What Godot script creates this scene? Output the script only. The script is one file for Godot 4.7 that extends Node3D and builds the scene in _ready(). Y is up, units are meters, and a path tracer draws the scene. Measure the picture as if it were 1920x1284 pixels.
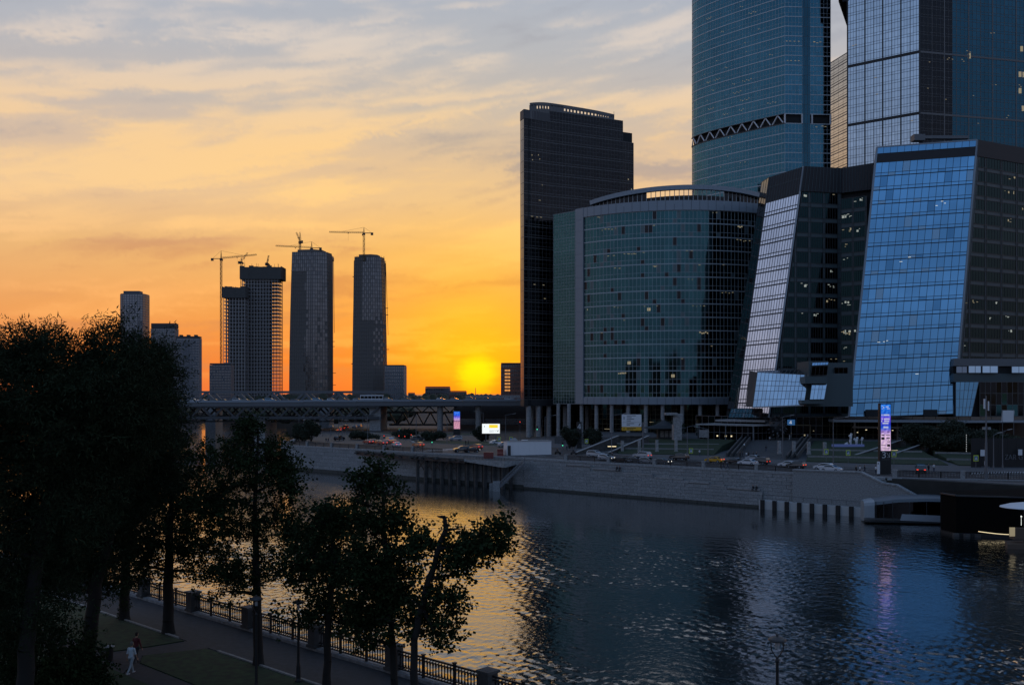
extends Node3D
# A river at sunset with glass towers on the far embankment. y up, metres; the water lies at y = 0, both embankments near y = 8.

const F := 1867.0
const EYE := 24.0
const HOR := 740.0
const BANK := 7.7
const NEAR_BANK := 8.5
const PLAZA := 10.3

var rng := RandomNumberGenerator.new()
var names := {}
var M := {}
var unit_box: BoxMesh

class Mb:
	var v := PackedVector3Array()
	var n := PackedVector3Array()
	var t := PackedVector2Array()
	var c := PackedColorArray()
	var tint = null
	func tri(p: Vector3, q: Vector3, r: Vector3) -> void:
		var k := (q - p).cross(r - p).normalized()
		v.append(p); v.append(r); v.append(q)
		n.append(k); n.append(k); n.append(k)
		if tint != null:
			c.append(tint); c.append(tint); c.append(tint)
	func quad(p: Vector3, q: Vector3, r: Vector3, s: Vector3) -> void:
		tri(p, q, r)
		tri(p, r, s)
	func tri_n(p: Vector3, q: Vector3, r: Vector3, a: Vector3, b: Vector3, d: Vector3) -> void:
		v.append(p); v.append(r); v.append(q)
		n.append(a); n.append(d); n.append(b)
		if tint != null:
			c.append(tint); c.append(tint); c.append(tint)
	func frame_box(o: Vector3, a: Vector3, b: Vector3, d: Vector3) -> void:
		# o is the centre, a b d half axes, right-handed
		var p000 := o - a - b - d
		var p100 := o + a - b - d
		var p010 := o - a + b - d
		var p110 := o + a + b - d
		var p001 := o - a - b + d
		var p101 := o + a - b + d
		var p011 := o - a + b + d
		var p111 := o + a + b + d
		quad(p001, p101, p111, p011)
		quad(p100, p000, p010, p110)
		quad(p101, p100, p110, p111)
		quad(p000, p001, p011, p010)
		quad(p011, p111, p110, p010)
		quad(p000, p100, p101, p001)
	func box(o: Vector3, s: Vector3, yaw := 0.0) -> void:
		var b := Basis(Vector3.UP, yaw)
		frame_box(o, b.x * s.x * 0.5, b.y * s.y * 0.5, b.z * s.z * 0.5)
	func bar(p: Vector3, q: Vector3, w: float, h: float, up := Vector3.UP) -> void:
		var d := (q - p)
		var l := d.length()
		if l < 1e-5:
			return
		d /= l
		var side := d.cross(up)
		if side.length() < 1e-3:
			side = d.cross(Vector3.RIGHT)
		side = side.normalized()
		var u2 := side.cross(d).normalized()
		frame_box((p + q) * 0.5, d * l * 0.5, u2 * h * 0.5, side * w * 0.5)
	func tube(p: Vector3, q: Vector3, r0: float, r1: float, sides := 6, caps := false) -> void:
		var d := (q - p).normalized()
		var a := d.cross(Vector3.UP)
		if a.length() < 1e-3:
			a = Vector3.RIGHT
		a = a.normalized()
		var b := d.cross(a).normalized()
		for i in sides:
			var t0 := TAU * i / sides
			var t1 := TAU * (i + 1) / sides
			var n0 := a * cos(t0) + b * sin(t0)
			var n1 := a * cos(t1) + b * sin(t1)
			var p0 := p + n0 * r0
			var p1 := p + n1 * r0
			var q0 := q + n0 * r1
			var q1 := q + n1 * r1
			tri_n(p0, p1, q1, n0, n1, n1)
			tri_n(p0, q1, q0, n0, n1, n0)
			if caps:
				tri(q, q0, q1)
				tri(p, p1, p0)
	func lathe(o: Vector3, prof: Array, sides := 16) -> void:
		for k in prof.size() - 1:
			var r0: float = prof[k][0]
			var y0: float = prof[k][1]
			var r1: float = prof[k + 1][0]
			var y1: float = prof[k + 1][1]
			var nn := Vector2(y1 - y0, r0 - r1).normalized()
			for i in sides:
				var t0 := TAU * i / sides
				var t1 := TAU * (i + 1) / sides
				var d0 := Vector3(cos(t0), 0, -sin(t0))
				var d1 := Vector3(cos(t1), 0, -sin(t1))
				var m0 := d0 * nn.x + Vector3.UP * nn.y
				var m1 := d1 * nn.x + Vector3.UP * nn.y
				var a := o + d0 * r0 + Vector3.UP * y0
				var b := o + d1 * r0 + Vector3.UP * y0
				var e := o + d1 * r1 + Vector3.UP * y1
				var g := o + d0 * r1 + Vector3.UP * y1
				tri_n(a, b, e, m0, m1, m1)
				tri_n(a, e, g, m0, m1, m0)
	func prism(poly: Array, y0: float, y1: float, bottom := true) -> void:
		# poly: Vector2(x, z) points, any winding
		var pp := PackedVector2Array(poly)
		var area := 0.0
		for i in pp.size():
			var a := pp[i]
			var b := pp[(i + 1) % pp.size()]
			area += a.x * b.y - b.x * a.y
		if area > 0:
			pp.reverse()
		for i in pp.size():
			var a := pp[i]
			var b := pp[(i + 1) % pp.size()]
			quad(Vector3(a.x, y0, a.y), Vector3(b.x, y0, b.y), Vector3(b.x, y1, b.y), Vector3(a.x, y1, a.y))
		var ix := Geometry2D.triangulate_polygon(pp)
		for k in range(0, ix.size(), 3):
			var a := pp[ix[k]]
			var b := pp[ix[k + 1]]
			var d := pp[ix[k + 2]]
			if (b - a).cross(d - a) > 0:
				var sw := b
				b = d
				d = sw
			tri(Vector3(a.x, y1, a.y), Vector3(b.x, y1, b.y), Vector3(d.x, y1, d.y))
			if bottom:
				tri(Vector3(a.x, y0, a.y), Vector3(d.x, y0, d.y), Vector3(b.x, y0, b.y))
	func slab(poly: Array, top: Callable, thick: float) -> void:
		# like prism, but its top follows a height function of the point
		var pp := PackedVector2Array(poly)
		var ix := Geometry2D.triangulate_polygon(pp)
		for k in range(0, ix.size(), 3):
			var q := []
			for e in 3:
				var a := pp[ix[k + e]]
				q.append(Vector3(a.x, top.call(a), a.y))
			if (q[1] - q[0]).cross(q[2] - q[0]).y < 0:
				var sw = q[1]
				q[1] = q[2]
				q[2] = sw
			tri(q[0], q[1], q[2])
		for i in pp.size():
			var a := pp[i]
			var b := pp[(i + 1) % pp.size()]
			var a3 := Vector3(a.x, top.call(a), a.y)
			var b3 := Vector3(b.x, top.call(b), b.y)
			quad(a3 - Vector3.UP * thick, b3 - Vector3.UP * thick, b3, a3)
	func add_to(am: ArrayMesh) -> void:
		var arr := []
		arr.resize(Mesh.ARRAY_MAX)
		arr[Mesh.ARRAY_VERTEX] = v
		arr[Mesh.ARRAY_NORMAL] = n
		if c.size() == v.size() and c.size() > 0:
			arr[Mesh.ARRAY_COLOR] = c
		if t.size() == v.size() and t.size() > 0:
			arr[Mesh.ARRAY_TEX_UV] = t
		am.add_surface_from_arrays(Mesh.PRIMITIVE_TRIANGLES, arr)
	func mesh() -> ArrayMesh:
		var am := ArrayMesh.new()
		if v.size():
			add_to(am)
		return am

func numbered(called: String) -> String:
	if not names.has(called):
		names[called] = 0
		return called
	names[called] += 1
	return "%s_%03d" % [called, names[called]]

func tag(o: Node, label: String, category: String, group := "") -> Node:
	o.set_meta("label", label)
	o.set_meta("category", category)
	if group:
		o.set_meta("group", group)
	return o

func thing(called: String, label: String, category: String, at := Vector3.ZERO, group := "", yaw := 0.0) -> Node3D:
	var o := Node3D.new()
	o.name = numbered(called)
	add_child(o)
	o.position = at
	o.rotation.y = yaw
	tag(o, label, category, group)
	return o

func put(called: String, what, m: Material, parent: Node, local := true) -> MeshInstance3D:
	# one part (or sub-part); local = false: the mesh is in world coordinates and its parent stands unturned somewhere else
	var o := MeshInstance3D.new()
	o.mesh = what.mesh() if what is Mb else what
	o.material_override = m
	var key := "%d/%s" % [parent.get_instance_id(), called]
	names[key] = names.get(key, -1) + 1
	o.name = called if names[key] == 0 else "%s_%03d" % [called, names[key]]
	parent.add_child(o)
	if not local:
		o.position = -parent.position
	return o

func solo(called: String, what, m: Material, label: String, category: String, group := "") -> MeshInstance3D:
	var o := MeshInstance3D.new()
	o.mesh = what.mesh() if what is Mb else what
	o.material_override = m
	o.name = numbered(called)
	add_child(o)
	tag(o, label, category, group)
	return o

func struct(called: String, what, m: Material, kind := "structure") -> MeshInstance3D:
	var o := MeshInstance3D.new()
	o.mesh = what.mesh() if what is Mb else what
	o.material_override = m
	o.name = numbered(called)
	o.set_meta("kind", kind)
	add_child(o)
	return o

func copy_of(src: Node3D, called: String, label: String, at: Vector3, yaw: float, group := "") -> Node3D:
	var o: Node3D = src.duplicate()
	o.name = numbered(called)
	add_child(o)
	o.position = at
	o.rotation = Vector3(0, yaw, 0)
	o.set_meta("label", label)
	if group:
		o.set_meta("group", group)
	return o

func W(px: float, py: float, d: float) -> Vector3:
	# measured from the photograph: a place seen in the direction (px, py), d metres in front
	return Vector3((px - 960.0) / F * d, EYE - (py - HOR) / F * d, -d)

func G(px: float, d: float, y: float) -> Vector3:
	return Vector3((px - 960.0) / F * d, y, -d)

func surf(called: String, r: float, g: float, b: float, rough := 0.8, metal := 0.0, spec := 0.5) -> StandardMaterial3D:
	var m := StandardMaterial3D.new()
	m.resource_name = called
	m.albedo_color = Color(r, g, b).linear_to_srgb()
	m.roughness = rough
	m.metallic = metal
	m.metallic_specular = spec
	M[called] = m
	return m

func glow(called: String, r: float, g: float, b: float, e := 1.0) -> StandardMaterial3D:
	var m := surf(called, 0.02, 0.02, 0.02, 0.5)
	m.emission_enabled = true
	m.emission = Color(r, g, b).linear_to_srgb()
	m.emission_energy_multiplier = e
	return m

func grain(m: StandardMaterial3D, lo: float, hi: float, freq: float, tile: float, seed_: int, bump := 0.0, octaves := 5) -> void:
	# fine uneven tone (and relief) laid in world space
	var fn := FastNoiseLite.new()
	fn.seed = seed_
	fn.frequency = freq
	fn.fractal_octaves = octaves
	var nt := NoiseTexture2D.new()
	nt.width = 512
	nt.height = 512
	nt.seamless = true
	nt.noise = fn
	var gr := Gradient.new()
	gr.set_color(0, Color(lo, lo, lo))
	gr.set_color(1, Color(hi, hi, hi))
	nt.color_ramp = gr
	m.albedo_texture = nt
	m.uv1_triplanar = true
	m.uv1_world_triplanar = true
	m.uv1_scale = Vector3.ONE / tile
	if bump > 0.0:
		m.heightmap_enabled = true
		m.heightmap_texture = nt
		m.heightmap_scale = bump

# ---- glazed walls -------------------------------------------------------------------------------------------------
# P(u, v) is a point of the wall, seen from outside u runs right and v up. us, vs: the edges of the panes.
# Each pane is a slab of its own, the largest in view as parts, the rest joined; bars cover the joints.
func facade(root: Node3D, P: Callable, us: Array, vs: Array, o: Dictionary) -> void:
	var mats: Array = o.mats
	var most: int = o.get("most", 300)
	var tilt: float = o.get("tilt", 0.0025)
	var bw: float = o.get("bar", 0.08)
	var bd: float = o.get("depth", 0.12)
	var heavy: Callable = o.get("heavy", func(_j): return 1.0)
	var pick: Callable = o.get("pick", func(_i, _j): return -1)
	var cells := []
	for j in vs.size() - 1:
		for i in us.size() - 1:
			var k: int = pick.call(i, j)
			if k == -2:
				continue
			if k < 0:
				k = rng.randi() % mats.size()
			var a: Vector3 = P.call(us[i], vs[j])
			var b: Vector3 = P.call(us[i + 1], vs[j])
			var c: Vector3 = P.call(us[i + 1], vs[j + 1])
			var d: Vector3 = P.call(us[i], vs[j + 1])
			var uu := (b - a + c - d) * 0.5
			var vv := (d - a + c - b) * 0.5
			var nn := uu.cross(vv).normalized()
			if uu.length() < 0.25:
				continue
			var mid := (a + b + c + d) * 0.25
			var eye := Vector3(0, EYE, 0) - mid
			var seen := uu.cross(vv).dot(eye) / pow(eye.length(), 3)
			cells.append([seen, mid, uu + nn * uu.length() * rng.randf_range(-tilt, tilt), vv + nn * vv.length() * rng.randf_range(-tilt, tilt), nn, k])
	cells.sort_custom(func(x, y): return x[0] > y[0])
	var rest := []
	for m in mats:
		rest.append(Mb.new())
	for q in cells.size():
		var e: Array = cells[q]
		if q < most:
			var s := put(o.get("pane", "pane"), unit_box, mats[e[5]], root)
			s.transform = Transform3D(Basis(e[2] * 0.985, e[3] * 0.985, e[4] * 0.05), e[1] - root.position)
		else:
			rest[e[5]].frame_box(e[1], e[2] * 0.4925, e[3] * 0.4925, e[4] * 0.025)
	var am := ArrayMesh.new()
	var used := []
	for k in mats.size():
		if rest[k].v.size():
			rest[k].add_to(am)
			used.append(mats[k])
	if used.size():
		var s := put("panes", am, null, root, false)
		for k in used.size():
			am.surface_set_material(k, used[k])
		s.set_meta("kind", "stuff")
	var bars := Mb.new()
	var back := Mb.new()
	var straight: bool = o.get("straight", true)
	for i in us.size():
		var t: float = o.get("ubar", func(_i): return 1.0).call(i)
		if t <= 0.0:
			continue
		var n_seg := 1 if straight else vs.size() - 1
		for s in n_seg:
			var va: float = vs[0] if straight else vs[s]
			var vb: float = vs[-1] if straight else vs[s + 1]
			var p: Vector3 = P.call(us[i], va)
			var q: Vector3 = P.call(us[i], vb)
			if i > 0 and (P.call(us[i - 1], va) as Vector3).distance_to(p) < 0.05:
				continue
			var side: Vector3 = (P.call(us[min(i + 1, us.size() - 1)], va) - P.call(us[max(i - 1, 0)], va)).normalized()
			var nn := side.cross((q - p).normalized()).normalized()
			bars.bar(p + nn * bd * 0.2, q + nn * bd * 0.2, bw * t, bd * (0.8 + 0.2 * t), nn)
	for j in vs.size():
		var t: float = heavy.call(j)
		if t <= 0.0:
			continue
		for i in us.size() - 1:
			var p: Vector3 = P.call(us[i], vs[j])
			var q: Vector3 = P.call(us[i + 1], vs[j])
			var up: Vector3 = P.call(us[i], vs[min(j + 1, vs.size() - 1)]) - P.call(us[i], vs[max(j - 1, 0)])
			var nn := (q - p).cross(up).normalized()
			bars.bar(p + nn * bd * 0.21, q + nn * bd * 0.21, bw * t, bd * (0.83 + 0.2 * t), nn)
	if bw > 0.0:
		put("glazing_bars", bars, o.bars, root, false).set_meta("kind", "stuff")
	if o.get("backing", true):
		for i in us.size() - 1:
			var a: Vector3 = P.call(us[i], vs[0])
			var b: Vector3 = P.call(us[i + 1], vs[0])
			var c: Vector3 = P.call(us[i + 1], vs[-1])
			var d: Vector3 = P.call(us[i], vs[-1])
			var nn := (b - a).cross(d - a).normalized() * 0.35
			back.quad(a - nn, b - nn, c - nn, d - nn)
		put("backing_wall", back, M.core, root, false)

func steps(n: int, a := 0.0, b := 1.0) -> Array:
	var r := []
	for i in n + 1:
		r.append(lerpf(a, b, float(i) / n))
	return r

func floors(y0: float, n: int, h: float, cuts: Array) -> Array:
	# heights of the rows: each storey is cut at the given shares of its height
	var r := []
	for i in n:
		for k in cuts:
			r.append(y0 + (i + k) * h)
	r.append(y0 + n * h)
	return r

func plane4(a: Vector3, b: Vector3, c: Vector3, d: Vector3) -> Callable:
	# a bottom left, b bottom right, c top right, d top left
	return func(u: float, v: float) -> Vector3: return a.lerp(b, u).lerp(d.lerp(c, u), v)

func upright(a: Vector2, b: Vector2) -> Callable:
	return func(u: float, y: float) -> Vector3: return Vector3(lerpf(a.x, b.x, u), y, lerpf(a.y, b.y, u))

func lit_bits(root: Node3D, P: Callable, list: Array, m: Material, called := "ceiling_light", w := 0.9, h := 0.16) -> void:
	# lamps that show behind the glass: thin strips just in front of the pane they shine through
	for s in list:
		var p: Vector3 = P.call(s[0], s[1])
		var q: Vector3 = P.call(s[0] + 0.002, s[1])
		var side := (q - p).normalized()
		var up: Vector3 = (P.call(s[0], s[1] + 0.01) - p).normalized()
		var nn := side.cross(up).normalized()
		var st := Mb.new()
		st.frame_box(p + nn * 0.09, side * w * 0.5 * (s[2] if s.size() > 2 else 1.0), up * h * 0.5 * (s[3] if s.size() > 3 else 1.0), nn * 0.02)
		put(called, st, m, root, false)

func _ready() -> void:
	rng.seed = 4711
	# camera: level, its lens shifted up
	var cam := Camera3D.new()
	cam.name = "camera"
	cam.projection = Camera3D.PROJECTION_FRUSTUM
	cam.near = 0.5
	cam.far = 12000.0
	cam.size = 2.0 * 642.0 / F * cam.near
	cam.frustum_offset = Vector2(0, (HOR - 642.0) / F * cam.near)
	cam.position = Vector3(0, EYE, 0)
	add_child(cam)
	cam.current = true
	# sky, sun, exposure
	var env := Environment.new()
	env.background_mode = Environment.BG_SKY
	env.tonemap_mode = Environment.TONE_MAPPER_LINEAR
	env.tonemap_exposure = 1.0
	env.background_energy_multiplier = 1.0
	env.sdfgi_enabled = true
	env.ssao_enabled = true
	env.ssil_enabled = true
	var pan := PanoramaSkyMaterial.new()
	pan.panorama = sunset_sky()
	var sky := Sky.new()
	sky.sky_material = pan
	env.sky = sky
	var we := WorldEnvironment.new()
	we.name = "environment"
	we.environment = env
	add_child(we)
	var sun := DirectionalLight3D.new()
	sun.name = "sun"
	sun.light_color = Color(1.0, 0.55, 0.2)
	sun.light_energy = 0.02
	sun.light_angular_distance = 4.0
	sun.shadow_enabled = true
	add_child(sun)
	sun.look_at_from_position(Vector3(-65, 35, -1867), Vector3.ZERO)
	unit_box = BoxMesh.new()
	materials()
	terrain()
	water()
	embankment()
	bridges()
	far_towers()
	dark_tower()
	round_building()
	tall_tower()
	right_towers()
	leaning_buildings()
	plaza()
	landing_stage()
	moored_boats()
	signs()
	street()
	people()
	opposite_bank()
	near_bank()
	trees()

const WEST := [[0, 247, 118, 52], [2, 250, 138, 54], [4.5, 248, 164, 80], [8, 244, 187, 114], [11, 237, 197, 150], [13.5, 222, 193, 163], [16, 200, 188, 178], [19, 184, 185, 190], [23, 172, 181, 196], [40, 124, 146, 182], [90, 92, 128, 178]]
const SIDE := [[0, 150, 138, 134], [6, 164, 156, 160], [15, 160, 166, 186], [30, 136, 158, 194], [60, 98, 136, 186], [90, 92, 128, 178]]
const EAST := [[0, 112, 120, 140], [6, 136, 144, 166], [15, 138, 158, 192], [30, 122, 154, 198], [60, 94, 134, 188], [90, 92, 128, 178]]
var veil_noise: FastNoiseLite
var streak_noise: FastNoiseLite

func sky_at(az: float, e: float) -> Color:
	var el := deg_to_rad(e)
	var cw := ramp(WEST, e)
	var daz := wrapf(az + 0.0348, -PI, PI)
	var t := pow((1.0 + cos(daz)) * 0.5, 2.6)
	var ce := ramp(EAST, e).lerp(ramp(SIDE, e), pow((1.0 + cos(daz * 0.85)) * 0.5, 1.2))
	var low := smoothstep(0.0, 3.0, e)
	var c := ce.lerp(cw, t)
	var d := Vector3(sin(az) * cos(el), sin(el), -cos(az) * cos(el))
	# veils of cloud seen in perspective, and long wisps that rise to the right
	var k := 1.0 / (d.y + 0.10)
	var ad := rad_to_deg(az)
	var cl := veil_noise.get_noise_3d(d.x * k * 0.9 + 3.1, d.z * k * 1.7, 0.0)
	var wx := ad * 0.045 + cl * 0.25
	var wy := e * 0.30 - ad * 0.035 + cl * 0.55
	var st := streak_noise.get_noise_2d(wx, wy)
	var fine := streak_noise.get_noise_2d(wx * 3.1 + 40.0, wy * 3.6)
	var s := cl * 0.7 + st * 0.75 + fine * 0.28
	var bright := smoothstep(0.02, 0.55, s)
	var dark := smoothstep(0.0, 0.55, -s)
	var lit := Color8(255, 208, 138).srgb_to_linear().lerp(Color8(255, 172, 84).srgb_to_linear(), smoothstep(12.0, 3.0, e))
	lit = lit.lerp(Color8(212, 206, 204).srgb_to_linear(), smoothstep(13.0, 20.0, e) * 0.8)
	lit = lit.lerp(ce * 1.2, 1.0 - t)
	var shade := Color8(214, 140, 86).srgb_to_linear().lerp(Color8(150, 152, 164).srgb_to_linear(), smoothstep(6.0, 14.0, e))
	shade = shade.lerp(ce * 0.85, 1.0 - t)
	c = c.lerp(lit * 1.08, bright * 0.72 * low)
	c = c.lerp(shade, dark * 0.62 * low)
	# the sun's glow through the haze
	var a := rad_to_deg(acos(clampf(d.dot(Vector3(-65, 35, -1867).normalized()), -1, 1)))
	if a < 40.0:
		var h1 := exp(-a * a / 150.0)
		var h2 := exp(-a * a / 14.0)
		var up := exp(-daz * daz / 0.010) * exp(-e * e / 45.0)
		c.r += 0.10 * h1 + 0.20 * h2 + 0.12 * up
		c.g += 0.02 * h1 + 0.16 * h2 + 0.12 * up
		c.b *= (1.0 - 0.30 * h1) * (1.0 - 0.6 * h2) * (1.0 - 0.4 * up)
		c = c.lerp(Color(1.7, 0.92, 0.004), smoothstep(1.55, 0.45, a + fine * 0.35))
		c.g *= 1.0 - 0.30 * exp(-e * e / 0.9) * h2
	return c

func sunset_sky() -> ImageTexture:
	var wide := 4096
	var high := 2048
	var im := Image.create(wide, high, false, Image.FORMAT_RGBF)
	veil_noise = FastNoiseLite.new()
	veil_noise.seed = 11
	veil_noise.frequency = 0.55
	veil_noise.fractal_octaves = 6
	veil_noise.domain_warp_enabled = true
	veil_noise.domain_warp_amplitude = 0.5
	veil_noise.domain_warp_frequency = 0.6
	streak_noise = FastNoiseLite.new()
	streak_noise.seed = 5
	streak_noise.frequency = 1.0
	streak_noise.fractal_octaves = 5
	streak_noise.fractal_gain = 0.55
	im.fill(Color(0.15, 0.12, 0.10))
	# coarse everywhere, as fine as the picture needs towards the sunset
	for y in range(0, high / 2, 4):
		var e := (0.5 - (y + 2.0) / high) * 180.0
		for x in range(0, wide, 4):
			im.fill_rect(Rect2i(x, y, 4, 4), sky_at(wrapf((x + 2.0) / wide * TAU, -PI, PI), e))
	for y in range(high / 2 - 300, high / 2):
		var e := (0.5 - (y + 0.5) / high) * 180.0
		for x in range(-370, 370):
			im.set_pixel(posmod(x, wide), y, sky_at((x + 0.5) / wide * TAU, e))
	return ImageTexture.create_from_image(im)

func ramp(stops: Array, e: float) -> Color:
	for k in stops.size() - 1:
		if e <= stops[k + 1][0]:
			var t: float = (e - stops[k][0]) / (stops[k + 1][0] - stops[k][0])
			var a := Color8(stops[k][1], stops[k][2], stops[k][3]).srgb_to_linear()
			var b := Color8(stops[k + 1][1], stops[k + 1][2], stops[k + 1][3]).srgb_to_linear()
			return a.lerp(b, clampf(t, 0, 1))
	return Color8(stops[-1][1], stops[-1][2], stops[-1][3]).srgb_to_linear()

func materials() -> void:
	surf("core", 0.012, 0.014, 0.016, 0.8)
	surf("roof", 0.06, 0.06, 0.065, 0.9)
	surf("metal_grey", 0.22, 0.26, 0.30, 0.45, 0.4)
	surf("metal_dark", 0.035, 0.037, 0.04, 0.5, 0.3)
	surf("steel", 0.12, 0.13, 0.142, 0.5, 0.2)
	grain(surf("concrete", 0.36, 0.36, 0.355, 0.85), 0.7, 1.0, 0.012, 6.0, 3, 0.4)
	grain(surf("concrete_dark", 0.09, 0.09, 0.088, 0.9), 0.6, 1.0, 0.012, 9.0, 4)
	for k in 3:
		grain(surf("granite_%d" % k, 0.31 + 0.03 * k, 0.33 + 0.03 * k, 0.338 + 0.03 * k, 0.82), 0.62, 1.0, 0.02, 3.0 + k, 20 + k, 0.5)
	grain(surf("granite_3", 0.10, 0.11, 0.10, 0.8), 0.4, 1.0, 0.02, 3.0, 29, 0.5)
	grain(surf("asphalt", 0.042, 0.043, 0.046, 0.75), 0.65, 1.0, 0.01, 14.0, 5)
	grain(surf("paving", 0.10, 0.103, 0.107, 0.85), 0.7, 1.0, 0.02, 8.0, 6)
	grain(surf("kerb", 0.26, 0.26, 0.25, 0.85), 0.75, 1.0, 0.02, 4.0, 7)
	grain(surf("lawn", 0.018, 0.050, 0.011, 0.95), 0.45, 1.0, 0.02, 7.0, 8)
	grain(surf("earth", 0.04, 0.041, 0.036, 0.95), 0.6, 1.0, 0.02, 40.0, 9)
	surf("paint", 0.6, 0.6, 0.58, 0.7)
	surf("iron", 0.012, 0.013, 0.014, 0.55, 0.2)
	surf("bark", 0.013, 0.011, 0.009, 0.95)
	surf("rubber", 0.012, 0.012, 0.012, 0.8)
	surf("white", 0.62, 0.63, 0.64, 0.5)
	surf("wood", 0.09, 0.06, 0.04, 0.7)
	glow("lamp_warm", 1.0, 0.82, 0.5, 1.1)
	glow("lamp_white", 0.95, 1.0, 0.95, 1.0)
	glow("lamp_dim", 0.5, 0.42, 0.26, 0.5)
	glow("lamp_room", 0.5, 0.55, 0.5, 0.6)
	surf("leaf_far", 0.018, 0.026, 0.012, 0.8)
	glow("lamp_red", 1.0, 0.06, 0.03, 1.2)
	glow("lamp_green", 0.1, 1.0, 0.55, 1.2)
	# coated glass: what matters is how much of the sky each kind sends back
	surf("glass_blue_3", 0.09, 0.23, 0.38, 0.05, 1.0)
	surf("glass_blue_4", 0.20, 0.34, 0.46, 0.22, 0.9)
	surf("glass_night", 0.012, 0.030, 0.036, 0.06, 1.0)
	for k in 3:
		surf("glass_smoke_%d" % k, 0.11 + 0.02 * k, 0.115 + 0.02 * k, 0.125 + 0.02 * k, 0.15, 1.0)
	surf("glass_blind", 0.09, 0.13, 0.14, 0.35, 0.5)
	for k in 3:
		var f := 0.95 + 0.05 * k
		surf("glass_black_%d" % k, 0.026 * f, 0.027 * f, 0.030 * f, 0.06, 1.0)
		surf("glass_teal_%d" % k, 0.036 * f, 0.098 * f, 0.115 * f, 0.05, 1.0)
		surf("glass_sea_%d" % k, 0.045 * f, 0.135 * f, 0.185 * f, 0.05, 1.0)
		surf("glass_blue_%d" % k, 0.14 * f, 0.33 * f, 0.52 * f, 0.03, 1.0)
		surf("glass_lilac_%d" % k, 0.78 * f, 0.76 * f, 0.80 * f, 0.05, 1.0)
		surf("glass_pale_%d" % k, 0.48 * f, 0.58 * f, 0.66 * f, 0.04, 1.0)
		surf("glass_dusk_%d" % k, 0.03 * f, 0.085 * f, 0.12 * f, 0.05, 1.0)
		surf("glass_grey_%d" % k, 0.20 * f, 0.22 * f, 0.25 * f, 0.12, 1.0)
		surf("glass_gold_%d" % k, 0.62 * f, 0.58 * f, 0.50 * f, 0.10, 1.0)

func three(n: String) -> Array:
	return [M[n + "_0"], M[n + "_1"], M[n + "_2"]]

# ---- land and water ----------------------------------------------------------------------------------------------
const C0 := Vector2(3.4, -254.6)           # the corner of the far wall by the landing stage
const WD := Vector2(0.757, 0.653)          # along the far wall, downstream
const ND := Vector2(0.653, -0.757)         # from the river into the land

func S(s: float, q: float) -> Vector2:
	return C0 + WD * s + ND * q

func S3(s: float, q: float, y: float) -> Vector3:
	var p := S(s, q)
	return Vector3(p.x, y, p.y)

func terrain() -> void:
	# far land, from the embankment to the horizon
	var b := Mb.new()
	b.prism([S(150, 0), S(0, 0), S(-103, 0), Vector2(-90, -470), Vector2(-150, -720), Vector2(-420, -1100), Vector2(-900, -1300), Vector2(-5000, -1900), Vector2(-6500, -7500), Vector2(6500, -7500), Vector2(4000, -300), Vector2(900, 300)], -3.0, BANK)
	struct("ground", b, M.earth)
	# the riverside road and the junction before the bridge
	b = Mb.new()
	b.prism([S(150, 4), S(0, 4), S(-102, 3), Vector2(-88, -470), Vector2(-118, -560), Vector2(-40, -560), Vector2(-28, -440), S(-36, 48), S(20, 22), S(150, 22)], BANK, BANK + 0.02)
	struct("road", b, M.asphalt)
	b = Mb.new()
	b.prism([S(150, 0.8), S(-101, 0.8), S(-101, 3.9), S(150, 3.9)], BANK, BANK + 0.13)
	struct("pavement", b, M.paving)
	b = Mb.new()
	b.prism([S(150, 22.2), S(20, 22.2), S(-36, 48.2), Vector2(-5, -330), G(1040, 395, 0.0) .x * Vector2.RIGHT + Vector2(0, -395), Vector2(60, -420), Vector2(200, -420), Vector2(230, -240)], BANK, BANK + 0.13)
	struct("pavement", b, M.paving)
	# lane lines
	b = Mb.new()
	for q in [10.0, 16.0]:
		var s := -70.0
		while s < 120.0:
			var p := S3(s, q, BANK + 0.03)
			b.bar(p, S3(s + 2.6, q, BANK + 0.03), 0.16, 0.01)
			s += 6.0
	for q in [4.5, 21.5]:
		b.bar(S3(-60 if q < 10 else 20, q, BANK + 0.03), S3(140, q, BANK + 0.03), 0.16, 0.01)
	# the crossing before the traffic lights
	for k in 9:
		b.bar(S3(-46, 6 + k * 1.7, BANK + 0.03), S3(-42, 6 + k * 1.7, BANK + 0.03), 0.7, 0.01)
	struct("road_markings", b, M.paint)
	# traffic islands with grass
	for isl in [[Vector2(-36, -352), Vector2(-2, -340), Vector2(4, -322), Vector2(-6, -316), Vector2(-34, -338)], [Vector2(-62, -428), Vector2(-12, -412), Vector2(-10, -398), Vector2(-50, -404)]]:
		b = Mb.new()
		b.prism(isl, BANK, BANK + 0.16)
		struct("kerb_island", b, M.kerb)
		var cen := Vector2.ZERO
		for p in isl:
			cen += p / isl.size()
		var inner := []
		for p in isl:
			inner.append(cen + (p - cen) * 0.94)
		b = Mb.new()
		b.prism(inner, BANK + 0.1, BANK + 0.24)
		struct("lawn", b, M.lawn)
	# near bank
	b = Mb.new()
	var e0 := near_edge(-400, 0)
	var e1 := near_edge(120, 0)
	b.prism([e0, e1, Vector2(300, 120), Vector2(-600, 160), Vector2(-900, -420)], -3.0, NEAR_BANK)
	struct("ground", b, M.earth)
	# the far shore upstream
	b = Mb.new()
	b.prism([Vector2(-900, -420), near_edge(-400, 0), Vector2(-700, -560), Vector2(-5000, -1500), Vector2(-5000, 200), Vector2(-900, 200)], -3.0, BANK)
	struct("ground", b, M.earth)

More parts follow.
